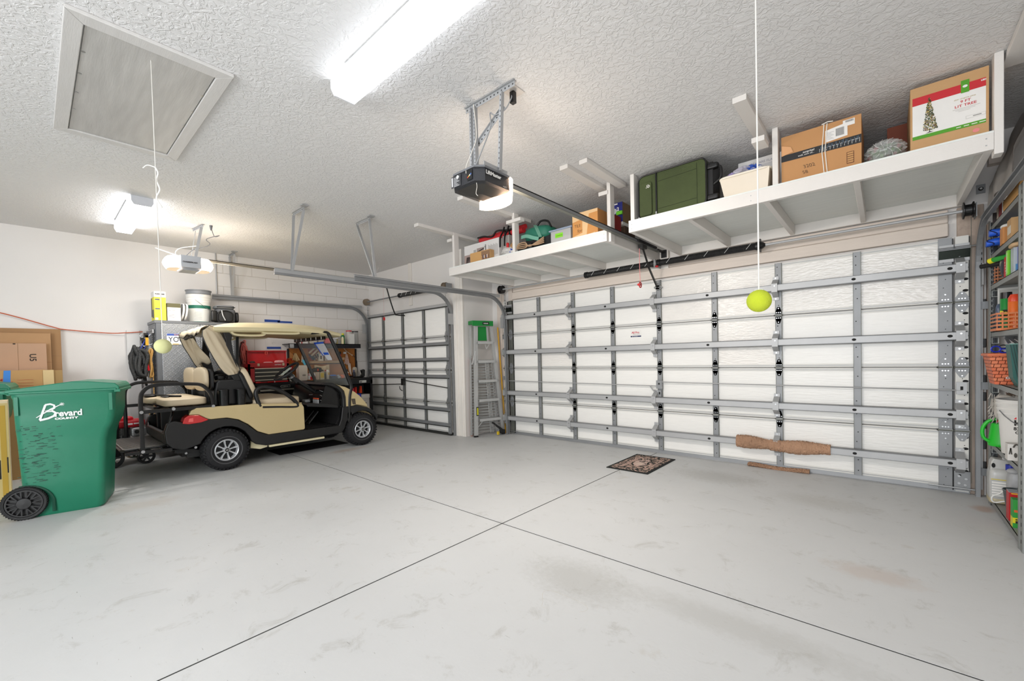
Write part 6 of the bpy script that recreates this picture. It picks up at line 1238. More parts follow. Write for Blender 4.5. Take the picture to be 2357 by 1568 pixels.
coil('extension_cord', (-7.57, 2.245, 1.39), .042, .17, .009, 11, m('f0837c', .6), 'coral red extension cord bundle hanging on the wall above the tool chest', 8, .35, extra=lambda b: (setattr(b, 'm', BLK), b.tube(bez([(-7.55, 2.21, 1.22), (-7.55, 2.18, 1.40), (-7.55, 2.22, 1.57), (-7.55, 2.28, 1.50), (-7.55, 2.32, 1.30), (-7.55, 2.33, 1.05)]), .006), setattr(b, 'm', RED), b.tube(bez([(-7.56, 2.27, 1.25), (-7.56, 2.29, 1.15), (-7.57, 2.24, 1.08)]), .006)), cat='cord')
# hanging on the pegboard
def strips(lst, h, label_fn):
    for k, (ya, za, yb_, zb) in enumerate(lst): b = B(m(h, .6)).bar((-7.605, ya, za), (-7.605, yb_, zb), .018, .026); b.build('wooden_stick', label=label_fn[k], cat='stick', group='pale sticks leaning on the pegboard')
strips([(3.283, 1.395, 3.395, 1.49), (3.31, 1.335, 3.432, 1.448), (3.33, 1.28, 3.46, 1.402), (3.37, 1.262, 3.43, 1.315)], 'dcc7a8', ['uppermost pale slanted stick on the pegboard behind the cart windscreen', 'second pale slanted stick down on the pegboard behind the windscreen', 'third pale slanted stick down on the pegboard, beside the white bottle shape', 'lowest short pale slanted stick just above the wooden ledge'])
b = B(m('a8875f', .6, bump=.2, bs=30)).box(-7.632, -7.55, 3.295, 3.835, 1.205, 1.248); b.build('ledge', bevel=.003, label='pale wooden ledge fixed across the middle of the pegboard', cat='ledge')
xbox('bottle_holder', -7.62, -7.56, 3.435, 3.515, 1.25, 1.38, 'white boxy bottle with dark window on the wooden ledge', m('dccfb8', .5), lambda b, w, h: b.dec(-.018, .012, .03, .09, m('4a2a1c', .5), .001), cat='bottle')
jar('jar', -7.58, 3.575, 1.249, .028, .075, 'b9a998', 'a83a34', 'small jar with reddish lid on the wooden ledge', alpha=.8)
b = B(m('2a2f2a', .6, var=.4)); 
random.seed(21)
cl = [m(c, .5) for c in ('22262a', '2f3a2a', '8a1f22', '1f3550', '3a3a3c')]
for i in range(16):
    b.m = cl[i % 5]; y, z = random.uniform(3.24, 3.42), random.uniform(1.325, 1.38); b.tube([(-7.58, y, z), (-7.578, y+.03, z-.06)], random.uniform(.006, .012), n=6)
b.build('hand_tools', label='jumble of dark pliers and grips hung behind the pale sticks', cat='tools', kind='stuff')
b = B(m('8f3a24', .6)).prism([(3.27, 1.46), (3.36, 1.50), (3.45, 1.40), (3.42, 1.36), (3.34, 1.42), (3.29, 1.39)], 'x', -7.633, -7.620); b.build('square', label='rust red flat tool hanging high on the pegboard under the wall shelf', cat='tool')
def cloth(pts_top, pts_bot, x, mat, label, name='cloth', fold=7, amp=.012, stripes=None):
    (ya, za), (yb_, zb) = pts_top; (yc, zc), (yd, zd) = pts_bot
    def f(u, v): y = (ya*(1-u)+yb_*u)*(1-v)+(yc*(1-u)+yd*u)*v; z = (za*(1-u)+zb*u)*(1-v)+(zc*(1-u)+zd*u)*v; return (x+amp*math.sin(fold*3.14*u)*(.3+v), y, z+.01*math.sin(8*u)*v)
    b = B(mat).grid(f, 24, 14)
    if stripes: b.m = stripes; [b.tube([tuple(Vector(f(i/20, v))+Vector((.003, 0, 0))) for i in range(21)], .0018, n=4) for v in [k/12+.04 for k in range(12)]]
    return b.build(name, smooth=80, solid=.004, label=label, cat='cloth')
cloth(((3.03, 1.39), (3.06, 1.39)), ((2.985, 1.26), (3.12, 1.255)), -7.60, m('c9ab7c', .9), 'tan rag hanging at the left side of the pegboard')
cloth(((3.155, 1.375), (3.18, 1.38)), ((3.14, 1.23), (3.17, 1.23)), -7.60, m('cfc6b8', .9), 'thin white rag hanging right of the tan rag')
b = B(m('5fb6cf', .5)).tube(bez([(-7.58, 3.165, 1.275), (-7.58, 3.18, 1.22), (-7.58, 3.20, 1.185)]), .02, n=8); b.build('brush', label='light blue handle hanging low on the pegboard left part', cat='tool')
cloth(((3.955, 1.365), (3.985, 1.365)), ((3.92, 1.18), (4.02, 1.16)), -7.58, m('dccfc4', .9), 'striped white dish towel hanging at the right side of pegboard', 'towel', 5, .015, m('b5796c', .9))
b = B(m('dccfc4', .9)).grid(lambda u, v: (-7.575+.01*math.sin(9*u), 3.985+.05*u+.02*v, 1.19-.24*v*(1-.35*(1-u))), 10, 12); b.build('towel', smooth=80, solid=.004, label='loose long end of white towel hanging lowest on the pegboard', cat='cloth')
b = B(m('dedad4', .5)).box(-7.63, -7.60, 3.925, 3.98, 1.37, 1.41); b.build('outlet', bevel=.004, label='white outlet cover high on the pegboard above the striped towel', cat='outlet')
b = B(m('d8c4aa', .6)).tube(bez([(-7.60, 3.93, 1.475), (-7.60, 3.98, 1.42), (-7.59, 4.08, 1.35)]), .006); b.m = m('2a2a2c', .5); b.tube(bez([(-7.59, 4.08, 1.35), (-7.58, 4.14, 1.30), (-7.56, 4.165, 1.22), (-7.54, 4.16, 1.05), (-7.53, 4.14, .94)]), .005); b.m = m('d8c4aa', .5); b.ball((-7.59, 4.085, 1.345), .014, 10); b.build('lamp_cord', label='pale then black cord curving down the right edge of the pegboard', cat='cord')
b = B(BLK).tube([(-7.60, 3.855, 1.40), (-7.60, 3.86, 1.30)], .014).ball((-7.6, 3.855, 1.405), .014, 8); b.m = RED; b.cyl((-7.60, 3.857, 1.36), (-7.60, 3.859, 1.325), .017, n=10); b.build('screwdriver', label='black and red handled tool hanging left of the striped towel', cat='tool')
b = B(m('dcb48a', .6)).box(-7.625, -7.615, 3.90, 3.95, 1.26, 1.305); b.build('card', label='small pale card pinned on the pegboard beside the striped towel', cat='card')
b = B(GALV).tube([(-7.61, 3.03+.012*math.cos(a), 1.375+.012*math.sin(a)) for a in [i*.785 for i in range(8)]], .004, closed=True) if 0 else B(m('6d5a44', .6)).tube([(-7.628, 3.035+.014*math.cos(a), 1.375+.014*math.sin(a)) for a in [i*.785 for i in range(8)]], .005, closed=True); b.build('ring', label='dark metal ring hung at the far left of the pegboard', cat='ring')
# on the bench top
jug = B(m('d8cdbd', .45)).prism(rr(2.95, 3.09, ZB+.001, 1.18, .02), 'x', -7.36, -7.24).box(-7.245, -7.238, 2.955, 3.085, 1.04, 1.045); jug.m = m('9a9184', .5); jug.rbox(-7.245, -7.235, 3.0, 3.06, 1.0, 1.03, .8, 3); jug.build('plastic_jug', bevel=.01, label='large beige white container on the workbench behind the steering wheel', cat='container')
xbox('box', -7.36, -7.26, 3.105, 3.23, ZB, 1.035, 'white and red printed box on workbench right of the beige container', m('dedbd8', .6), lambda b, w, h: (b.dec(-w+.035, w, .0, .06, m('c81e24', .6), .001), b.dec(-w+.005, -w+.02, .08, .1, RED, .001), b.dec(-w+.04, w-.02, .075, .09, m('9a9a9a', .6), .001)))
b = B(m('3a1c14', .3)).cyl((-7.42, 3.12, ZB), (-7.42, 3.12, 1.10), .03, n=14); b.m = BLK; b.cyl((-7.42, 3.12, 1.10), (-7.42, 3.12, 1.15), .012, n=10); b.build('bottle', label='dark brown bottle behind the white and red box', cat='bottle')
b = B(m('b9bcbc', .4)).cyl((-7.40, 3.19, ZB), (-7.40, 3.19, 1.13), .022, .012, n=14); b.build('spray_can', label='slim grey pointed tube behind the white and red box', cat='bottle')
xbox('carton', -7.36, -7.28, 3.245, 3.305, ZB, 1.055, 'narrow cream carton between pillar and the yellow can', m('cdb9a0', .6), None)
xbox('can', -7.36, -7.27, 3.315, 3.385, ZB, 1.05, 'square yellow can on the workbench behind the windscreen', m('cfc6a0', .4), lambda b, w, h: b.dec(-w+.008, w-.004, .03, .115, m('d8b82a', .5), .001))
b = B(m('2a221c', .7, var=.4)); crumple(b, (-7.42, 3.33, 1.085), (.05, .10, .05), .3, 16, 20); b.m = m('d0481e', .5); b.ball((-7.36, 3.32, 1.09), (.015, .012, .025), 8); b.build('glove', label='dark crumpled work gloves on top of the yellow can', cat='gloves')
ct = thing('canvas_bag', (-7.5, 3.5, 1.0), 'cream canvas bag with red and black print hanging below the wooden ledge', 'bag')
b = B(m('cdb48c', .8, bump=.2, bs=60)); b.grid(lambda u, v: (-7.585+.03*math.sin(3.14*u)*math.sin(3.14*v)+.003*math.sin(20*u), 3.36+.27*u, 1.165-.165*v+.012*math.cos(6.28*u)*(1-v)), 20, 12); b.on((-7.548, 3.545, 1.05), (0, 1, 0), (0, 0, 1)); b.text('GAC ALFF', -.04, -.025, .024, INK, .004, bold=.0006); b.pdec([(-.035, .02), (-.005, .035), (.01, .02), (-.01, .005), (-.015, .018)], RED, .004); b.dec(-.12, -.09, .04, .055, INK, .006); b.off(); b.build('bag', ct, solid=.003)
b = B(m('d6cbb4', .7)).cyl((-7.33, 3.475, ZB), (-7.33, 3.475, 1.06), .028, n=14); b.m = m('dcd6ca', .5); b.cyl((-7.33, 3.475, 1.06), (-7.33, 3.475, 1.09), .03, .012, n=12); b.m = m('d0a02a', .5); b.cyl((-7.3305, 3.476, 1.0), (-7.3305, 3.476, 1.04), .0288, n=14); b.build('glue_bottle', label='white glue bottle with gold label in front of the canvas bag', cat='bottle')
b = B(m('2e66b8', .5)).rbox(-7.33, -7.24, 3.50, 3.60, ZB+.045, ZB+.075, .6, 3); b.build('cloth_pad', label='bright blue pad in the middle of the cluttered workbench', cat='pad')
b = B(m('232a3a', .5)).box(-7.32, -7.22, 3.49, 3.60, ZB, ZB+.04); b.build('case', label='small dark case under the bright blue pad', cat='case')
jar('jar', -7.33, 3.415, ZB, .03, .08, '2a2e2e', '1a1a1c', 'squat dark jar between the yellow can and the glue bottle')
random.seed(31)
names = ['grey', 'orange', 'steel', 'pale']; k = 0
for (y, h, lab) in ((3.63, 'a9abad', 'small grey tray of parts right of the bright blue pad'), (3.70, 'd86a3a', 'small orange topped tin right of the grey tray'), (3.76, '8f9294', 'small steel vise piece beside the orange topped tin')):
    b = B(m(h, .5, .2)); b.rbox(-7.30, -7.20, y-.035, y+.03, ZB, ZB+.05+.01*k, .5, 3); b.box(-7.27, -7.25, y-.02, y+.02, ZB+.04, ZB+.07); b.build('tin', label=lab, cat='tin'); k += 1
ob = jar('glue_bottle', -7.33, 3.835, ZB, .035, .12, 'd9d3c6', '1c1c1e', 'white bottle with orange band and black nozzle near striped towel', 'bottle', .04, .014)
B(m('e0682a', .5)).cyl((-7.33, 3.835, ZB+.055), (-7.33, 3.835, ZB+.09), .0358, n=16).build('band', ob)
jar('bottle', -7.40, 4.01, ZB, .026, .11, '22283a', '3a3f6a', 'dark blue bottle beside the black stand on the workbench', 'bottle', .03, .012)
b = B(BLKG).rbox(-7.34, -7.18, 3.93, 4.12, ZB, ZB+.03, .6, 3); b.prism([(4.06, ZB+.02), (4.15, ZB+.02), (4.16, 1.06), (4.13, 1.075), (4.08, 1.06), (4.10, .99)], 'x', -7.30, -7.26); b.build('tool_stand', label='glossy black curved stand at right end of the workbench', cat='stand')
b = B(m('b0a898', .7)).rbox(-7.52, -7.44, 4.03, 4.11, ZB, 1.12, .6, 3); b.build('caulk_tube', label='pale tube standing behind the black stand', cat='tube')
b = B(m('b06a2a', .5)).box(-7.2, -7.08, 3.06, 3.12, ZB, ZB+.012); b.build('pencil', label='thin orange item at front edge of workbench under the pillar', cat='tool')
b = B(m('d8481e', .5)); random.seed(5)
for i in range(22): y = random.uniform(2.88, 2.985); b.m = m(('e0581e', 'e8862a', 'd83a2a')[i % 3], .5); b.bar((-7.57, y, 1.17), (-7.57+random.uniform(-.03, .03), y+random.uniform(-.02, .03), random.uniform(1.25, 1.31)), .012, .006)
b.m = m('c81e24', .5); b.box(-7.60, -7.55, 2.86, 2.98, 1.092, 1.18); b.build('flag_bundle', label='bundle of orange marker flags between tool chest and pegboard', cat='flags', kind='stuff')
b = B(m('b99a6a', .6)).box(-7.64, -7.54, 2.85, 2.92, .926, 1.089); b.build('box', label='brown carton beneath the orange marker flags', cat='box')
# ---- below the bench, right end
bb = thing('file_box', (-7.2, 4.04, .191), 'white cardboard file box with hand hole under the right end of workbench', 'box')
b = B(m('d6d2cc', .7)).box(-7.45, -7.10, 3.93, 4.135, .191, .55); b.on((-7.10, 4.04, .45), (0, 1, 0), (0, 0, 1)); b.m = INK; b.pdec([(-.035+.0, -.0), (.035, .0), (.035, .018), (-.035, .018)], INK, .001); b.dec(-.03, .02, .05, .054, m('8a8a8a', .7), .001); b.off(); b.build('body', bb)
B(m('dedad4', .7)).box(-7.46, -7.09, 3.975, 4.138, .55, .62).build('lid', bb)
b = B(m('1f3cc0', .5)).box(-7.2, -7.09, 3.88, 3.965, .552, .64); b.m = m('d86a3a', .5); b.cbox((-7.089, 3.92, .61), (.002, .03, .012)); b.build('box', label='small bright blue box on the left part of the file box', cat='box')
for k, (y, h, z1, lab) in enumerate(((3.85, 'd92a4a', .74, 'pinkish red pennant shape leftmost above the blue box'), (3.90, 'e0301e', .76, 'red pennant shape, tallest above the blue box'), (4.0, 'e8481a', .77, 'orange red pennant shape above the file box lid'))):
    b = B(m(h, .6)).prism([(y-.022, .645), (y+.022, .645), (y+.015, z1), (y, z1)], 'x', -7.20, -7.15); b.build('pennant', label=lab, cat='flag', group='red pennants under the bench')
b = B(BW).box(-7.25, -7.14, 3.78, 4.05, .642, .646) if 0 else B(m('1a1b1e', .6)).box(-7.40, -7.26, 3.75, 4.12, .622, .80); b.build('crate', label='black crate in the shadow behind the red pennants', cat='crate')
b = B(m('b8b3a8', .6)).box(-7.45, -7.12, 3.0, 3.4, .192, .55); b.m = m('1f3cc0', .5); b.box(-7.119, -7.10, 3.0, 3.08, .45, .54); b.build('storage_bin', label='pale bin with blue label beneath the middle of the workbench', cat='bin')
# ================================================================ stepladder, stick and floor pieces by the doors
ld = thing('stepladder', (-4.68, 4.8, 0), 'folded aluminium stepladder with green top leaning on the white wall', 'ladder')
AL = m('c2c3c2', .38, .5, var=.08); AL2 = m('a9aaa8', .4, .5); GN = m('0e7f33', .4)
th = math.radians(18); LM = Matrix(((math.sin(th), -math.cos(th), 0, -4.72), (math.cos(th), math.sin(th), 0, 4.59), (0, 0, 1, 0), (0, 0, 0, 1)))  # local x along the ladder, y towards the wall
LM = LM @ Matrix.Identity(4)
def L(mat): b = B(mat); b.T = LM; return b
def chan(b, p, q, w, d): b.bar(p, q, w, d, up=(0, 1, 0)); return b
b = L(AL); b.bar((-.03, .01, .0), (.012, .01, 1.75), .062, .022, up=(0, 1, 0)); b.m = BLK; b.bar((-.032, .01, 0), (-.031, .01, .025), .068, .03, up=(0, 1, 0)); b.build('side_rail', ld)
b = L(AL); b.bar((.455, .01, .0), (.275, .01, 1.75), .05, .022, up=(0, 1, 0)); b.m = BLK; b.bar((.457, .01, 0), (.455, .01, .025), .055, .03, up=(0, 1, 0)); b.build('side_rail', ld)
for z, xr in ((.28, .41), (.585, .385), (.885, .35), (1.19, .325), (1.485, .295)):
    b = L(AL); b.box(.0+.02, xr-.01, -.035, .055, z-.004, z+.0).box(.02, xr-.01, -.038, -.033, z-.038, z+.002); b.m = AL2
    for k in range(6): b.box(.03, xr-.02, -.03+k*.013, -.025+k*.013, z, z+.002)
    b.m = STEEL
    for x in (.0, xr+.01): b.cyl((x, -.035, z-.018), (x, -.04, z-.018), .006, n=8)
    b.build('step', ld)
for xa, xb in ((-.07, -.06), (.50, .315)):
    b = L(AL); b.bar((xa, .09, .02), (xb, .07, 1.73), .028, .02, up=(0, 1, 0)); b.build('rear_rail', ld)
b = L(AL2)
for k in range(26):
    z = .05+.045*k; b.box(-.05, .47-.13*z, .098, .106, z, z+.024)
b.build('rear_panel', ld)
b = L(m('d8d9d8', .3, .5))
for x in (.22, .245, .27, .335, .36): b.bar((x+.05, .088, .03), (x-.02, .085, 1.15), .008, .008)
b.bar((.03, .05, .15), (.14, .05, .26), .012, .008, up=(0, 1, 0)); b.tube(bez([(.03, .05, 1.40), (.08, .04, 1.45), (.02, .04, 1.38)]), .005).bar((.17, .03, 1.47), (.20, .03, 1.37), .01, .008, up=(0, 1, 0)).bar((.27, .03, 1.47), (.20, .03, 1.37), .01, .008, up=(0, 1, 0)).bar((-.01, -.01, 1.34), (-.06, .03, 1.13), .016, .006, up=(0, 1, 0)).bar((-.02, -.01, 1.34), (-.02, -.02, 1.12), .014, .006, up=(0, 1, 0)); b.build('brace', ld)
b = L(GN); b.box(-.075, .29, -.045, .095, 1.745, 1.765).box(-.075, .29, -.05, -.04, 1.725, 1.805).box(-.078, -.068, -.045, .095, 1.745, 1.805).box(-.075, .29, -.045, .095, 1.785, 1.80); b.build('top_cap', ld, bevel=.006, seg=3)
b = L(BLK); b.box(.10, .215, -.053, -.0495, 1.745, 1.785); b.T = LM @ Matrix(((1, 0, 0, .115), (0, 0, -1, -.0535), (0, 1, 0, 1.756), (0, 0, 0, 1))); b.text('WERNER', 0, 0, .020, PAPER, .001, bold=.0006); b.build('badge', ld)
b = L(GN); b.box(.045, .21, .03, .04, 1.50, 1.72); b.m = AL; b.bar((.225, .03, 1.49), (.215, .03, 1.73), .03, .01, up=(0, 1, 0)); b.build('tray', ld)
b = L(m('151515', .5)); b.box(-.02, .02, -.003, -.0015, .33, .47); b.m = m('d6d22c', .5); b.box(-.008, .012, -.0045, -.003, .345, .455); b.build('label', ld)
b = B(m('a9623a', .5)).bar((-4.872, 4.60, 0), (-4.884, 4.625, 1.14), .026, .026); b.m = m('c8182a', .5); b.bar((-4.884, 4.625, 1.14), (-4.885, 4.627, 1.23), .027, .027); b.m = BLK; b.bar((-4.885, 4.60, 1.235), (-4.885, 4.65, 1.255), .006, .006); b.build('pole', label='slim brown wooden pole with red tip leaning left of the stepladder', cat='pole')
b = B(m('d9a31c', .6)).bar((-4.62, 5.12, .0), (-4.70, 5.075, 1.72), .02, .02); b.build('pole', label='thin yellow pole leaning directly behind the right side of the stepladder', cat='pole')
b = B(BLKM).bar((-4.62, 4.86, .22), (-4.58, 5.05, .08), .035, .02).bar((-4.60, 4.93, .16), (-4.57, 5.08, .04), .03, .02).cbox((-4.58, 5.04, .06), (.05, .09, .05)); b.m = m('d8b82a', .5); b.cbox((-4.60, 4.965, .04), (.03, .03, .05)); b.v = [(v[0]+.05, v[1]-.10, v[2]) for v in b.v]; b.build('clamp', label='black folded tool with yellow tag on floor behind the ladder foot', cat='tool')
# door mat
def mat_mat():
    t, N, L_, p = nmat('picture_mat'); tc = N.new('ShaderNodeTexCoord'); p.inputs['Roughness'].default_value = .95
    n = N.new('ShaderNodeTexNoise'); n.inputs['Scale'].default_value = 16; n.inputs['Detail'].default_value = 6; n.inputs['Distortion'].default_value = 1.5; L_.new(tc.outputs['Object'], n.inputs['Vector'])
    r = N.new('ShaderNodeValToRGB'); r.color_ramp.interpolation = 'CONSTANT'
    for i, (q, c) in enumerate(((0, '1b1f1d'), (.47, '3f443d'), (.5, 'b99a8a'), (.56, 'c9ab9c'), (.62, '2a2e2a'))):
        e = r.color_ramp.elements[i] if i < 2 else r.color_ramp.elements.new(q); e.position = q; e.color = lin(c)+(1,)
    L_.new(n.outputs[0], r.inputs[0]); L_.new(r.outputs[0], p.inputs['Base Color']); return t
b = B(m('1a1c1b', .95)).box(-2.265, -1.80, 4.13, 4.895, .0005, .008); b.m = mat_mat(); b.box(-2.235, -1.83, 4.165, 4.86, .008, .0095); b.m = m('1f2220', .95)
for y in (4.195, 4.22, 4.80, 4.83): b.box(-2.22, -1.85, y, y+.004, .0095, .0102)
for x in (-2.20, -2.17, -1.90, -1.865): b.box(x, x+.004, 4.19, 4.83, .0095, .0102)
b.m = m('c9aea2', .95)
b.prism([(-2.03+.085*math.cos(a)*(1+.1*math.sin(5*a)), 4.52+.15*math.sin(a)*(1+.1*math.cos(4*a))) for a in [i*.2618 for i in range(24)]], 'z', .0095, .0104)
random.seed(2)
b.m = m('252927', .95)
for i in range(60): a = random.uniform(0, 6.28); r = random.uniform(.3, 1.0); x, y = -2.0+.07*r*math.cos(a), 4.56+.12*r*math.sin(a); b.cbox((x, y, .0106), (random.uniform(.004, .02), random.uniform(.004, .03), .0006))
b.m = m('bfa194', .95)
for i in range(9): b.cbox((-2.15, 4.27+i*.06, .0104), (.045, .04, .0008)).cbox((-1.885, 4.27+i*.06, .0104), (.02, .045, .0008))
b.m = m('d2bcae', .95); b.cbox((-2.03, 4.47, .0107), (.07, .10, .0006)); b.build('door_mat', label='dark rectangular doormat with faded pink picture, lying near the wide garage door', cat='doormat')
# carpet wrapped round the lowest strut, and a carpet strip on the floor
CP = m('c39a7c', .95, bump=1, bs=120, var=.35)
def roll(name, x0, x1, c, ry, rz, label, seed, nz=110, amp=.006, env=None):
    rnd = random.Random(seed); nu = 34; off = [[rnd.uniform(-amp, amp) for _ in range(nu)] for _ in range(nz)]
    def f(u, v):
        i, j = int(u*nu) % nu, min(nz-1, int(v*(nz-1)+.5)); a = 6.28318*u; e = env(v) if env else 1
        return (x0+(x1-x0)*v, c[0]+(ry*e+off[j][i])*math.cos(a), c[1]+(rz*e+off[j][i])*math.sin(a)+.006*math.sin(7*v+1))
    b = B(CP).grid(f, nu, nz, closed_u=True); b.add([f(i/nu, 0) for i in range(nu)], [list(range(nu))]).add([f(i/nu, 1) for i in range(nu)], [list(range(nu))])
    return b.build(name, smooth=50, label=label, cat='carpet')
roll('carpet_wrap', -1.195, -.388, (5.045, .262), .045, .058, 'tan shaggy carpet piece wrapped around the lowest strut of the wide door', 6, env=lambda v: 1+.18*math.sin(11*v+.3)+(.12 if .38 < v < .5 else 0))
b = roll('carpet_strip', -1.10, -.56, (5.09, .016), .03, .018, 'narrow brown carpet strip lying on floor against the wide door', 7)

# ================================================================ steel shelving at the right wall
SG = m('8d8f8c', .45, .35); SGD = m('55585a', .5, .3)
sh = thing('shelving_unit', (.81, 4.38, 0), 'tall grey perforated steel shelving unit against the right wall', 'shelving')
def post(x, y, sx_, sy, name='post'):
    b = B(SG).box(x, x+sx_*.003 if sx_ > 0 else x, y, y+sy*.045, 0, 2.16) if 0 else B(SG)
    b.box(min(x, x+sx_*.003), max(x, x+sx_*.003), min(y, y+sy*.07), max(y, y+sy*.07), 0, 2.165).box(min(x, x+sx_*.04), max(x, x+sx_*.04), min(y, y+sy*.003), max(y, y+sy*.003), 0, 2.165); b.m = HOLE
    for i in range(42): z = .05+.05*i; b.box(x-.0006, x+.0036, min(y+sy*.028, y+sy*.036), max(y+sy*.028, y+sy*.036), z, z+.02)
    b.m = m('d8dad8', .5)
    for i in range(52): z = .04+.04*i; b.box(min(x+sx_*.014, x+sx_*.020), max(x+sx_*.014, x+sx_*.020), y-.0006*sy, y-.0016*sy, z, z+.022).box(min(x+sx_*.010, x+sx_*.024), max(x+sx_*.010, x+sx_*.024), y-.0006*sy, y-.0016*sy, z+.014, z+.020)
    return b.build(name, sh)
b = B(SG).box(.597, .600, 3.83, 3.90, 0, 2.165).box(.594, .603, 3.90, 3.93, 0, 2.165).box(.600, .64, 3.83, 3.833, 0, 2.165); b.m = HOLE
for i in range(42): z = .05+.05*i; b.box(.5962, .5972, 3.855, 3.865, z, z+.022)
b.build('post', sh)
b = B(SG).box(.597, .600, 4.86, 4.93, 0, 2.165); b.m = SGD; b.box(.600, .645, 4.927, 4.93, 0, 2.165).box(.63, .633, 4.9, 4.93, 0, 2.165); b.m = m('c9ccca', .5)
for i in range(52): z = .04+.04*i; b.box(.611, .618, 4.9255, 4.927, z, z+.022).box(.607, .622, 4.9255, 4.927, z+.016, z+.021)
b.build('post', sh)
for y in (3.85, 4.92): B(SG).box(1.0, 1.003, y-.02, y+.02, 0, 2.165).box(.97, 1.0, y-.0015, y+.0015, 0, 2.165).build('post', sh)
LV = (2.125, 1.91, 1.68, 1.325, .95, .485, .055)
for z in LV:
    b = B(SG).box(.602, .605, 3.87, 4.90, z-.036, z).box(1.0, 1.003, 3.87, 4.90, z-.036, z).box(.602, 1.0, 3.86, 3.863, z-.036, z).box(.602, 1.0, 4.92, 4.923, z-.036, z); b.m = m('9a9a94', .5, .2, var=.15); b.box(.602, 1.003, 3.862, 4.921, z-.004, z); b.m = m('cfd2cf', .4); b.tube([(.612, 4.90, z-.085), (.612, 4.90, z-.04), (.645, 4.90, z-.04), (.645, 4.90, z-.085)], .005, closed=True); b.build('shelf', sh)
def lv(i): return LV[i]+.0005
# top shelf
xbox_ = []
b = B(m('b98a4c', .6, var=.1)).box(.60, .66, 3.95, 4.42, lv(0), lv(0)+.075); b.build('plank', bevel=.01, label='thick orange brown plank on top of the steel shelving', cat='plank')
for k, (y, x, h, z1, lab) in enumerate(((4.80, .605, '3b2f2c', 2.21, 'dark thin book-like panel farthest on top of the steel shelving'), (4.70, .612, 'b9aa96', 2.24, 'pale upright panel between dark and red ones on top shelf'), (4.60, .608, '7a2c28', 2.24, 'dark red upright panel on top of the steel shelving'), (4.50, .610, 'cfcbc6', 2.25, 'pale printed upright card nearest the orange plank, top shelf'))):
    b = B(m(h, .6)).box(x, .95, y, y+.02, lv(0), z1); b.m = INK
    if k == 3:
        for q in range(7): b.box(x+.004, x+.012+.003*(q % 2), y-.001, y, 2.14+.013*q, 2.147+.013*q)
    b.build('panel', label=lab, cat='panel')
def shoe(y, z, x, label, flip):
    b = B(m('2a62d8', .45, var=.12))
    def f(u, v):
        a = 6.2831853*u; t = v; w = .028+.018*math.sin(3.0*t)+.006*math.sin(7*t); hh = .024+.014*t; zz = hh*math.sin(a)
        return (x+.17*t-.0, y+w*math.cos(a)*(1 if flip else .9), z+.042+zz*(1.0 if zz > 0 else .9)+.008*math.sin(5*t+flip))
    b.grid(f, 20, 14, closed_u=True); b.add([f(i/20, 0) for i in range(20)], [list(range(20))]).add([f(i/20, 1) for i in range(20)], [list(range(20))]); b.m = m('14225a', .5)
    b.tube([tuple(Vector(f(i/20, .12+.10*math.sin(i*.63)))+Vector((-.002, 0, 0))) for i in range(21)], .0035, n=5)
    return b.build('shoe', smooth=60, label=label, cat='shoe', group='pair of blue shoes')
shoe(4.70, lv(1)+.016, .558, 'lower bright blue rubber shoe on the second shelf of the steel unit', 0)
shoe(4.68, lv(1)+.080, .570, 'upper bright blue rubber shoe stacked on the other one', 1)
b = B(m('e6e4e0', .7)).rbox(.60, .75, 4.44, 4.56, 2.026, 2.058, .7, 3).box(.66, .9, 4.5, 4.6, lv(1), 2.03); b.build('towel', label='white folded cloth above the small orange cardboard box', cat='cloth')
b = B(m('c98b52', .8)).box(.597, .72, 4.40, 4.49, lv(1), 2.022); b.m = INK; b.cbox((.628, 4.399, lv(1)+.025), (.008, .001, .007)); b.m = CARDD; b.box(.607, .6075, 4.399, 4.4, lv(1), 2.02); b.build('carton', bevel=.002, label='small orange cardboard box beside the blue shoes', cat='box')
b = B(m('c09a6c', .8)).box(.603, .72, 4.18, 4.30, lv(1), 2.035); b.m = m('d8cfc0', .8); b.box(.6025, .603, 4.19, 4.29, lv(1)+.03, lv(1)+.08); b.build('carton', bevel=.002, label='tan cardboard box behind the near post on the blue shoes shelf', cat='box')
# third shelf
b = B(m('c2a888', .7)).rbox(.595, .70, 4.10, 4.25, lv(2)+.165, 1.872, .6, 3) if 0 else B(m('2e9a3a', .4))
b.cyl((.588, 4.66, 1.842), (.66, 4.58, 1.850), .018, n=14); b.m = m('e8e02a', .4); b.cyl((.573, 4.677, 1.838), (.590, 4.658, 1.8425), .020, n=14); b.build('flashlight', label='green torch with yellow head lying atop the items of the third shelf', cat='torch')
b = B(m('131415', .35)).cyl((.548, 4.84, 1.826), (.66, 4.76, 1.830), .017, n=14); b.m = m('2a8a4a', .4); b.cyl((.547, 4.841, 1.826), (.5485, 4.840, 1.826), .012, n=14); b.build('tube', label='black tube sticking out of the third shelf of the steel unit', cat='tube')
b = B(m('c07a52', .6))
for i in range(5): b.box(.606, .70, 4.74, 4.80, lv(2)+.004+.024*i, lv(2)+.012+.024*i)
b.box(.618, .622, 4.735, 4.74, lv(2), lv(2)+.12).box(.604, .607, 4.735, 4.74, lv(2), lv(2)+.12); b.build('rack', label='small slatted orange rack at the far end of the third shelf', cat='rack')
random.seed(14); b = B(BLK)
for i in range(26): b.m = m(('1b1c1e', '2c2f36', '8f8a78', '3a2c28', '55606a')[i % 5], .5); b.rbox(.60+random.uniform(0, .02), .64+random.uniform(0, .03), 4.50+random.uniform(-.02, .02), 4.56, lv(2)+.13*random.random(), lv(2)+.02+.12*random.random() if 0 else lv(2)+.14, .8, 2)
b.build('tangled_cords', label='dark jumble of cords and tools on the third shelf', cat='cords', kind='stuff')
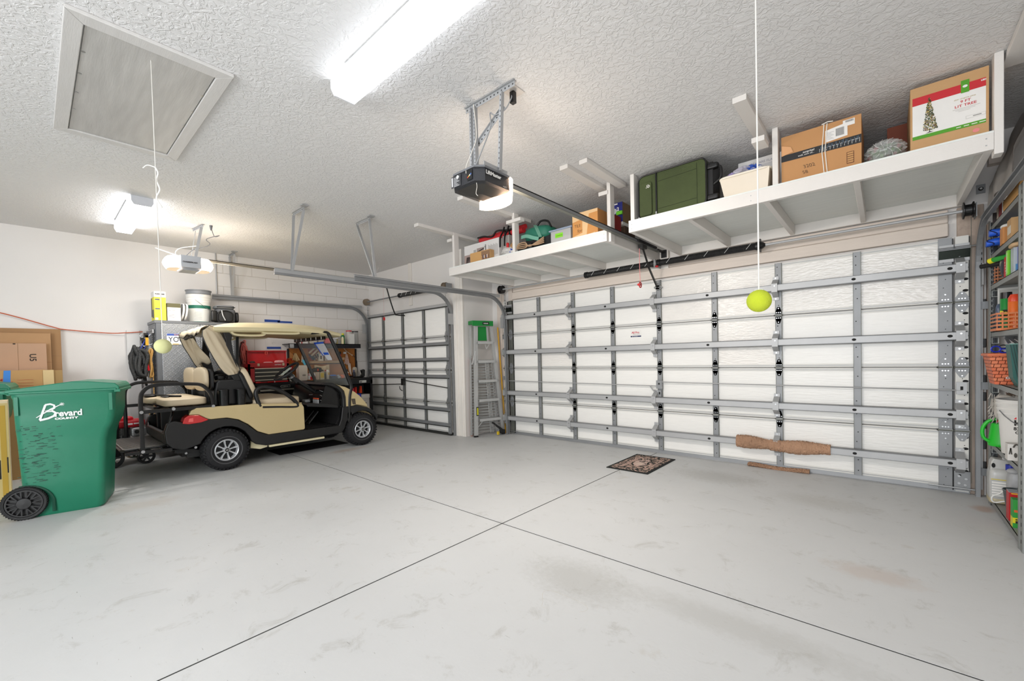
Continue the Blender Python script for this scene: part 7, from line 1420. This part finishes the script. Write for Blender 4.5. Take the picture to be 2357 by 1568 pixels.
b = B(m('c8202c', .6)).prism([(4.39, lv(2)), (4.47, lv(2)), (4.46, 1.815), (4.44, 1.825)], 'x', .612, .66); b.m = PAPER
for i in range(5): b.box(.6115, .613, 4.395+.01*i, 4.405+.01*i, lv(2)+.02+.02*i, lv(2)+.03+.02*i)
b.build('ribbon', label='red and white striped bag beside the lime green pack', cat='bag')
b = B(m('7ed32e', .4)).box(.609, .70, 4.33, 4.38, lv(2), 1.852); b.m = m('b8e68a', .4); b.box(.608, .609, 4.335, 4.375, lv(2)+.02, 1.84); b.m = m('5aa81e', .4); b.box(.618, .622, 4.329, 4.33, lv(2)+.01, 1.845); b.build('pack', label='lime green flat pack standing on the third shelf', cat='pack')
b = B(m('cfd6de', .2, al=.7)).box(.604, .70, 4.12, 4.20, lv(2), 1.835); b.m = m('2434a8', .4); b.box(.62, .70, 4.1, 4.119, lv(2), 1.835); b.m = m('4f8fb8', .4); b.box(.612, .64, 4.119, 4.12, lv(2)+.01, lv(2)+.05); b.build('organizer', label='clear plastic organizer with blue edge by the near post, third shelf', cat='box')
b = B(m('c9a880', .8)).rbox(.595, .72, 4.1, 4.26, 1.838, 1.872, .6, 3); b.build('cap', label='tan fabric item on top of the clear organizer', cat='cloth')
# fourth shelf: basket with spray cans
bs = thing('plastic_basket', (.62, 4.5, lv(3)), 'orange slatted plastic basket holding aerosol cans on the steel shelving', 'basket')
OG = m('d2763a', .45); b = B(OG); zb = lv(3)
for i in range(5): z = zb+.004+.026*i; b.box(.568, .78, 4.395, 4.40, z, z+.012).box(.568, .572, 4.40, 4.62, z, z+.012)
for x in (.570, .592, .62, .65, .68, .72, .76): b.box(x, x+.006 if x > .58 else x+.004, 4.394, 4.399, zb, zb+.118)
b.box(.592, .60, 4.392, 4.4, zb, zb+.125).box(.568, .78, 4.396, 4.62, zb, zb+.004); b.build('tub', bs)
def aer(x, y, z, r, h, body, cap, label, ch, txt=None, shoulder=False):
    t = thing('spray_can', (x, y, z), label, 'spray can'); b = B(m(body, .3)).lathe([(0, 0), (r, 0), (r, h), (r*.7, h+.012), (0, h+.012)], (x, y, z), 'z', 22)
    if txt: b.on((x, y-r-.0015, z+h*.55), (1, 0, 0), (0, 0, 1)); b.pdec([(-.03, -.03), (-.005, -.03), (.022, .02), (-.02, .02)], INK, .002); b.text('Raid', -.034, -.012, .034, m('f0e01e', .5), .003, bold=.002); b.off()
    b.build('body', t, smooth=40); B(m(cap, .35)).lathe([(r*.98, h-.0), (r*.98, h+ch*.5), (r*(.6 if shoulder else .95), h+ch), (0, h+ch)], (x, y, z), 'z', 22).build('cap', t, smooth=40); return t
aer(.632, 4.535, zb+.006, .029, .215, '1e8a3a', '141415', 'green insect spray can with black cap in the orange plastic basket', .045, 1)
sc = aer(.655, 4.44, zb+.006, .030, .185, 'e8702a', 'e04a2a', 'orange spray can with yellow band in front of the green can', .05, None, True)
B(m('e8d23a', .4)).lathe([(.0305, .14), (.0305, .175)], (.655, 4.44, zb+.006), 'z', 20).build('band', sc) if 0 else None
b = B(m('4a5a78', .3, al=.8)).rbox(.592, .625, 4.58, 4.64, zb+.006, 1.52, .6, 3); b.build('jar', label='small bluish object in the far corner of the orange basket', cat='jar')
b = B(m('d8d8d4', .6)).box(.622, .80, 4.76, 4.765, lv(3), 1.645); b.m = m('b0b0ab', .6); b.box(.63, .79, 4.759, 4.76, lv(3)+.02, 1.63); b.build('board', label='white framed board standing behind the spray cans', cat='board')
# fifth shelf: woven basket, teal filter, scissors
wv = thing('woven_basket', (.61, 4.5, lv(4)), 'orange red woven chip basket with blue handled scissors on the steel shelving', 'basket')
zb = lv(4)
def wvn():
    t, N, L_, p = nmat('woven'); tc = N.new('ShaderNodeTexCoord'); p.inputs['Roughness'].default_value = .55
    cb = N.new('ShaderNodeCombineXYZ'); sp = N.new('ShaderNodeSeparateXYZ'); L_.new(tc.outputs['Object'], sp.inputs[0]); ad = N.new('ShaderNodeMath'); L_.new(sp.outputs[0], ad.inputs[0]); L_.new(sp.outputs[1], ad.inputs[1]); L_.new(ad.outputs[0], cb.inputs[0]); L_.new(sp.outputs[2], cb.inputs[1])
    br = N.new('ShaderNodeTexBrick'); br.inputs['Scale'].default_value = 1; br.inputs['Brick Width'].default_value = .032; br.inputs['Row Height'].default_value = .024; br.inputs['Mortar Size'].default_value = .0022; br.inputs['Mortar Smooth'].default_value = 1
    br.inputs['Color1'].default_value = lin('d86a44')+(1,); br.inputs['Color2'].default_value = lin('e2845c')+(1,); br.inputs['Mortar'].default_value = lin('6a2416')+(1,); L_.new(cb.outputs[0], br.inputs['Vector']); L_.new(br.outputs[0], p.inputs['Base Color'])
    bp = N.new('ShaderNodeBump'); bp.invert = True; bp.inputs['Strength'].default_value = 1; bp.inputs['Distance'].default_value = .006; L_.new(br.outputs['Fac'], bp.inputs['Height']); L_.new(bp.outputs[0], p.inputs['Normal']); return t
zb += .003; b = B(wvn()); v0, v1 = ((.572, .70), (4.47, 4.66)), ((.542, .74), (4.44, 4.70))
vs = [(.572, 4.47, zb), (.70, 4.47, zb), (.70, 4.66, zb), (.572, 4.66, zb), (.543, 4.44, zb+.20), (.74, 4.44, zb+.20), (.74, 4.70, zb+.20), (.543, 4.70, zb+.20)]
b.add(vs, [(3, 2, 1, 0), (0, 1, 5, 4), (1, 2, 6, 5), (2, 3, 7, 6), (3, 0, 4, 7)]); b.build('basket', wv, solid=.004)
b = B(m('dc7850', .5)).tube([(.54, 4.437, zb+.205), (.743, 4.437, zb+.205), (.743, 4.703, zb+.205), (.54, 4.703, zb+.205)], .010, closed=True); b.build('rim', wv)
b = B(m('1f2fae', .4)).tube([(.575+.022*math.cos(a), 4.46, zb+.245+.02*math.sin(a)) for a in [i*.5236 for i in range(12)]], .005, closed=True, n=6).tube([(.612+.02*math.cos(a), 4.46, zb+.232+.014*math.sin(a)) for a in [i*.5236 for i in range(12)]], .005, closed=True, n=6); b.m = STEEL; b.bar((.60, 4.47, zb+.235), (.68, 4.52, zb+.16), .012, .003); b.build('scissors', label='blue handled scissors resting in the woven basket', cat='scissors')
b = B(m('3a3a3c', .4)).tube([(.62+.02*math.cos(a), 4.55, zb+.26+.012*math.sin(a)) for a in [i*.5236 for i in range(12)]], .005, closed=True, n=6).bar((.63, 4.55, zb+.25), (.69, 4.56, zb+.18), .01, .003); b.build('scissors', label='dark handled scissors behind the blue handled ones', cat='scissors')
b = B(PAPER).tube([(.630+.008*math.cos(a), 4.462, zb+.045+.006*math.sin(a)) for a in [i*.6 for i in range(11)]], .003, n=5).bar((.636, 4.462, zb+.047), (.652, 4.462, zb+.055), .004, .003); b.build('tag_clip', wv)
b = B(m('1f5f58', .5)).prism([(.600, zb+.275), (.72, zb+.275), (.72, zb), (.640, zb), (.615, zb+.06)], 'y', 4.20, 4.33); b.m = m('0f3a36', .5)
for i in range(9): b.bar((.603+.012*i, 4.1985, zb+.272), (.642+.008*i, 4.1985, zb+.01), .002, .004, up=(1, 0, 0))
b.m = m('7fa8a0', .5); b.bar((.600, 4.20, zb+.277), (.72, 4.20, zb+.277), .006, .006); b.build('filter', label='teal pleated tapered container leaning by the woven basket', cat='container')
b = B(BLKG).bar((.588, 4.24, 1.272), (.605, 4.24, 1.236), .02, .014).bar((.585, 4.25, 1.272), (.72, 4.25, 1.272), .03, .02).bar((.605, 4.24, 1.27), (.64, 4.24, 1.232), .03, .012).bar((.625, 4.23, 1.27), (.67, 4.23, 1.235), .018, .012); b.build('plastic_tool', label='black plastic frame wedged above the teal container', cat='tool')
# sixth shelf: bucket, mop, watering can, small carton
zb = lv(5)
def lb2(t):
    c = (.72, 4.44, zb); b = B(INK)
    def wrap(pts, mat, r_off=.001):
        b.m = mat; vs = []
        for s_, h in pts: rr0 = .122+.022*(h/.37)+r_off; a = -math.pi/2+s_/rr0; vs.append((c[0]+rr0*math.cos(a), c[1]+rr0*math.sin(a), c[2]+h))
        b.add(vs, [list(range(len(vs)))])
    wrap([(-.090, .245), (-.05, .245), (-.05, .30)], m('d8333a', .5)); wrap([(-.045, .245), (-.02, .245), (-.02, .335), (-.045, .31)], m('d8333a', .5)); wrap([(-.015, .245), (.01, .245), (.01, .345)], m('d8333a', .5))
    for tx, s0, h0, sz, bd in (('Hands', -.088, .205, .048, .0025), ('8300', -.09, .172, .030, .001), ('Candle', -.082, .148, .024, .001)):
        n0 = len(b.v); b.text(tx, 0, 0, sz, INK, 0, bold=bd)
        for i in range(n0, len(b.v)):
            x, y, z = b.v[i]; h = h0+y; rr0 = .122+.022*(h/.37)+.0012; a = -math.pi/2+(s0+x)/rr0; b.v[i] = (c[0]+rr0*math.cos(a), c[1]+rr0*math.sin(a), c[2]+h)
    b.build('label', t)
bucket('bucket', .72, 4.44, zb, .122, .144, .37, m('dddbd7', .4), 'white bucket with red triangle logo and mop head on the steel shelving', labelf=lb2, hm=m('6a6c6e', .4), a0=3.5)
mo = thing('mop', (.66, 4.6, zb), 'shaggy grey mop head hanging behind the white bucket', 'mop'); random.seed(17); b = B(m('b9b4ac', .9))
for i in range(190):
    x, y = random.uniform(.575, .70), random.uniform(4.62, 4.67); z0 = random.uniform(.70, .88); b.tube([(x, y, z0), (x-random.uniform(.0, .022), y-random.uniform(0, .02), z0-random.uniform(.02, .05))], .0022, n=4)
b.rbox(.585, .70, 4.60, 4.66, .68, .87, .7, 4); b.m = m('6b5a4c', .9)
for i in range(50): x = random.uniform(.64, .70); b.tube([(x, 4.60, random.uniform(.865, .885)), (x+.012, 4.61, random.uniform(.87, .89))], .004, n=4)
b.build('mop_head', mo)
wc = thing('watering_can', (.62, 4.72, zb), 'bright green plastic watering can on the steel shelving', 'watering can'); G2 = m('22b82e', .4)
b = B(G2).lathe([(0, 0), (.060, 0), (.064, .012), (.063, .02), (.050, .14), (.046, .165), (.040, .168), (0, .168)], (.630, 4.72, zb-.03+.03), 'z', 26); b.build('body', wc, smooth=40)
b = B(G2).tube(bez([(.655, 4.70, zb+.195), (.61, 4.70, zb+.20), (.565, 4.70, zb+.175), (.540, 4.70, zb+.12), (.545, 4.70, zb+.06), (.575, 4.70, zb+.03)], 6), .011, n=10); b.build('handle', wc, smooth=60)
b = B(m('d8222e', .5)).cyl((.640, 4.81, zb), (.640, 4.81, zb+.25), .016, n=12); b.build('bottle', label='red bottle glimpsed between the green watering can and the white bucket', cat='bottle')
b = B(m('d6d3ce', .6)).box(.585, .70, 4.15, 4.23, zb-.0, zb+.105); b.m = m('4a4640', .5); b.bar((.592, 4.149, zb+.04), (.598, 4.149, zb+.08), .006, .002, up=(0, 1, 0)); b.bar((.602, 4.149, zb+.04), (.597, 4.149, zb+.08), .006, .002, up=(0, 1, 0)).prism([(.618+.007*math.cos(a), zb+.035+.016*math.sin(a)) for a in [i*.628 for i in range(10)]], 'y', 4.148, 4.15); b.tube(bez([(.608, 4.147, zb+.085), (.618, 4.145, zb+.105), (.632, 4.147, zb+.10)]), .004); b.build('carton', label='small white carton with hook pictures before the white bucket', cat='box')
# bottom shelf
zb = lv(6)
jg = thing('plastic_jug', (.64, 4.78, zb), 'large translucent jug with printed label and cream liquid on bottom shelf', 'jug')
b = B(m('c9c9c6', .3, al=.92)).rbox(.575, .70, 4.70, 4.86, zb, .315, .35, 5); b.prism([(.580, .27), (.70, .27), (.70, .372), (.60, .385), (.587, .36)], 'y', 4.73, 4.83); b.build('body', jg, smooth=50, bevel=.006)
b = B(m('bcb08e', .4)).rbox(.5745, .7005, 4.6995, 4.8605, zb, .10, .35, 4); b.build('liquid', jg, smooth=50)
b = B(m('b9bab8', .6)).box(.582, .66, 4.6975, 4.70, .105, .235); b.m = m('d8c24a', .5); b.box(.582, .66, 4.697, 4.699, .235, .241); b.m = PAPER
for k in range(6): b.box(.586, .655, 4.6965, 4.6975, .115+.019*k, .127+.019*k)
b.build('label', jg)
b = B(m('d8d8d8', .4)).lathe([(0, .03), (.018, .03), (.018, 0), (0, 0)], (.665, 4.78, .375), 'z', 16); b.m = HOLE; b.prism([(.598+.010*math.cos(a), .335+.018*math.sin(a)) for a in [i*.628 for i in range(10)]], 'y', 4.728, 4.73); b.build('cap', jg)
j2 = thing('plastic_jug', (.70, 4.5, zb), 'smaller grey jug with blue cap beside the large translucent jug', 'jug')
b = B(m('a8a9ab', .4)).rbox(.645, .78, 4.54, 4.65, zb, .34, .4, 4).ball((.672, 4.57, .335), (.035, .03, .022), 14); b.m = m('4a5a3a', .6); b.box(.644, .648, 4.57, 4.61, .12, .20); b.build('body', j2, smooth=50)
b = B(m('1f2f9a', .4)).cyl((.660, 4.60, .335), (.660, 4.60, .375), .022, n=14); b.build('cap', j2)
b = B(m('e6e6e2', .4)).tube(bez([(.694, 4.675, .36), (.692, 4.675, .27), (.665, 4.675, .20), (.62, 4.675, .14), (.59, 4.675, .12), (.583, 4.675, .09), (.60, 4.675, .073), (.645, 4.675, .09)], 6), .0055, n=8); b.build('tubing', label='white plastic tubing looping from the jugs over the bottom shelf', cat='tubing')
pl = B(m('5c6466', .35, .3)).lathe([(.0, .0), (.045, .0), (.066, .165), (.070, .17), (.066, .175), (.061, .165), (.042, .01), (0, .01)], (.672, 4.46, zb), 'z', 26); pl.build('pail', smooth=40, label='small dark grey tapered pail on the bottom shelf', cat='pail')
b = B(m('c41c22', .4)).box(.612, .70, 4.30, 4.385, zb, .245); b.m = STEEL; b.box(.612, .70, 4.30, 4.385, .245, .25); b.m = m('e0c030', .5); b.box(.622, .66, 4.2985, 4.30, .235, .242).box(.625, .645, 4.2985, 4.30, .09, .15); b.m = INK; b.cbox((.665, 4.33, .262), (.02, .03, .024)); b.build('metal_can', bevel=.003, label='red rectangular metal can on the bottom shelf near the post', cat='can')
b = B(m('2a9a3a', .4)).box(.607, .66, 4.15, 4.22, .12, .235); b.m = m('e6d81e', .4); b.box(.607, .66, 4.15, 4.22, zb, .12); b.m = m('e0642a', .4); b.box(.612, .66, 4.149, 4.15, .155, .17); b.m = m('2a9a3a', .4); b.box(.606, .66, 4.149, 4.15, zb, zb+.03); b.m = INK; b.box(.618, .63, 4.148, 4.15, .085, .10).box(.618, .626, 4.148, 4.15, .105, .112); b.build('carton', label='yellow and green carton nearest the post on the bottom shelf', cat='box')
# ---- things in the upper right corner
b = B(m('a8a39e', .6, bump=.5, bs=9, var=.2))
def dr(u, v):
    p = [(.59, 2.27), (.60, 2.45), (.665, 2.60), (.70, 2.75), (.77, 2.90), (1.03, 2.905)]
    t = u*(len(p)-1); i = min(len(p)-2, int(t)); f = t-i; x = p[i][0]*(1-f)+p[i+1][0]*f; z = p[i][1]*(1-f)+p[i+1][1]*f
    return (x+.012*math.sin(9*v+4*u)+.006*math.sin(23*v-7*u), 4.92-.85*v+.01*math.sin(12*u), z+.008*math.sin(14*v))
b.grid(dr, 22, 26); b.add([dr(i/21, 0) for i in range(22)]+[(1.03, 4.92, 2.27)], [list(range(23))]); b.m = m('d8dc3a', .5); b.box(.625, .65, 4.35, 4.42, 2.515, 2.56) if 0 else None
b.build('dust_cover', smooth=60, label='grey plastic dust cover draped over goods in the upper right corner', cat='cover')
B(PLK).box(.62, 1.05, 5.10, YB, 2.66, 2.72).build('ledger', label='pale wooden ledger board on the wall behind the grey dust cover', cat='board')
b = B(m('3a2420', .7)).box(.66, .95, 4.97, 5.09, 2.28, 2.62); b.build('box', label='dark box in the shadowed upper right corner behind the dust cover', cat='box') if 0 else None
b = B(GALV).box(.56, .61, 5.165, YB, 2.46, 2.53); b.m = INK; b.cyl((.585, 5.163, 2.495), (.585, 5.16, 2.495), .015, n=12); b.m = STEEL; b.cyl((.585, 5.16, 2.495), (.585, 5.15, 2.495), .008, n=8); b.build('wall_plate', label='square steel anchor plate above the right end of torsion shaft', cat='anchor')
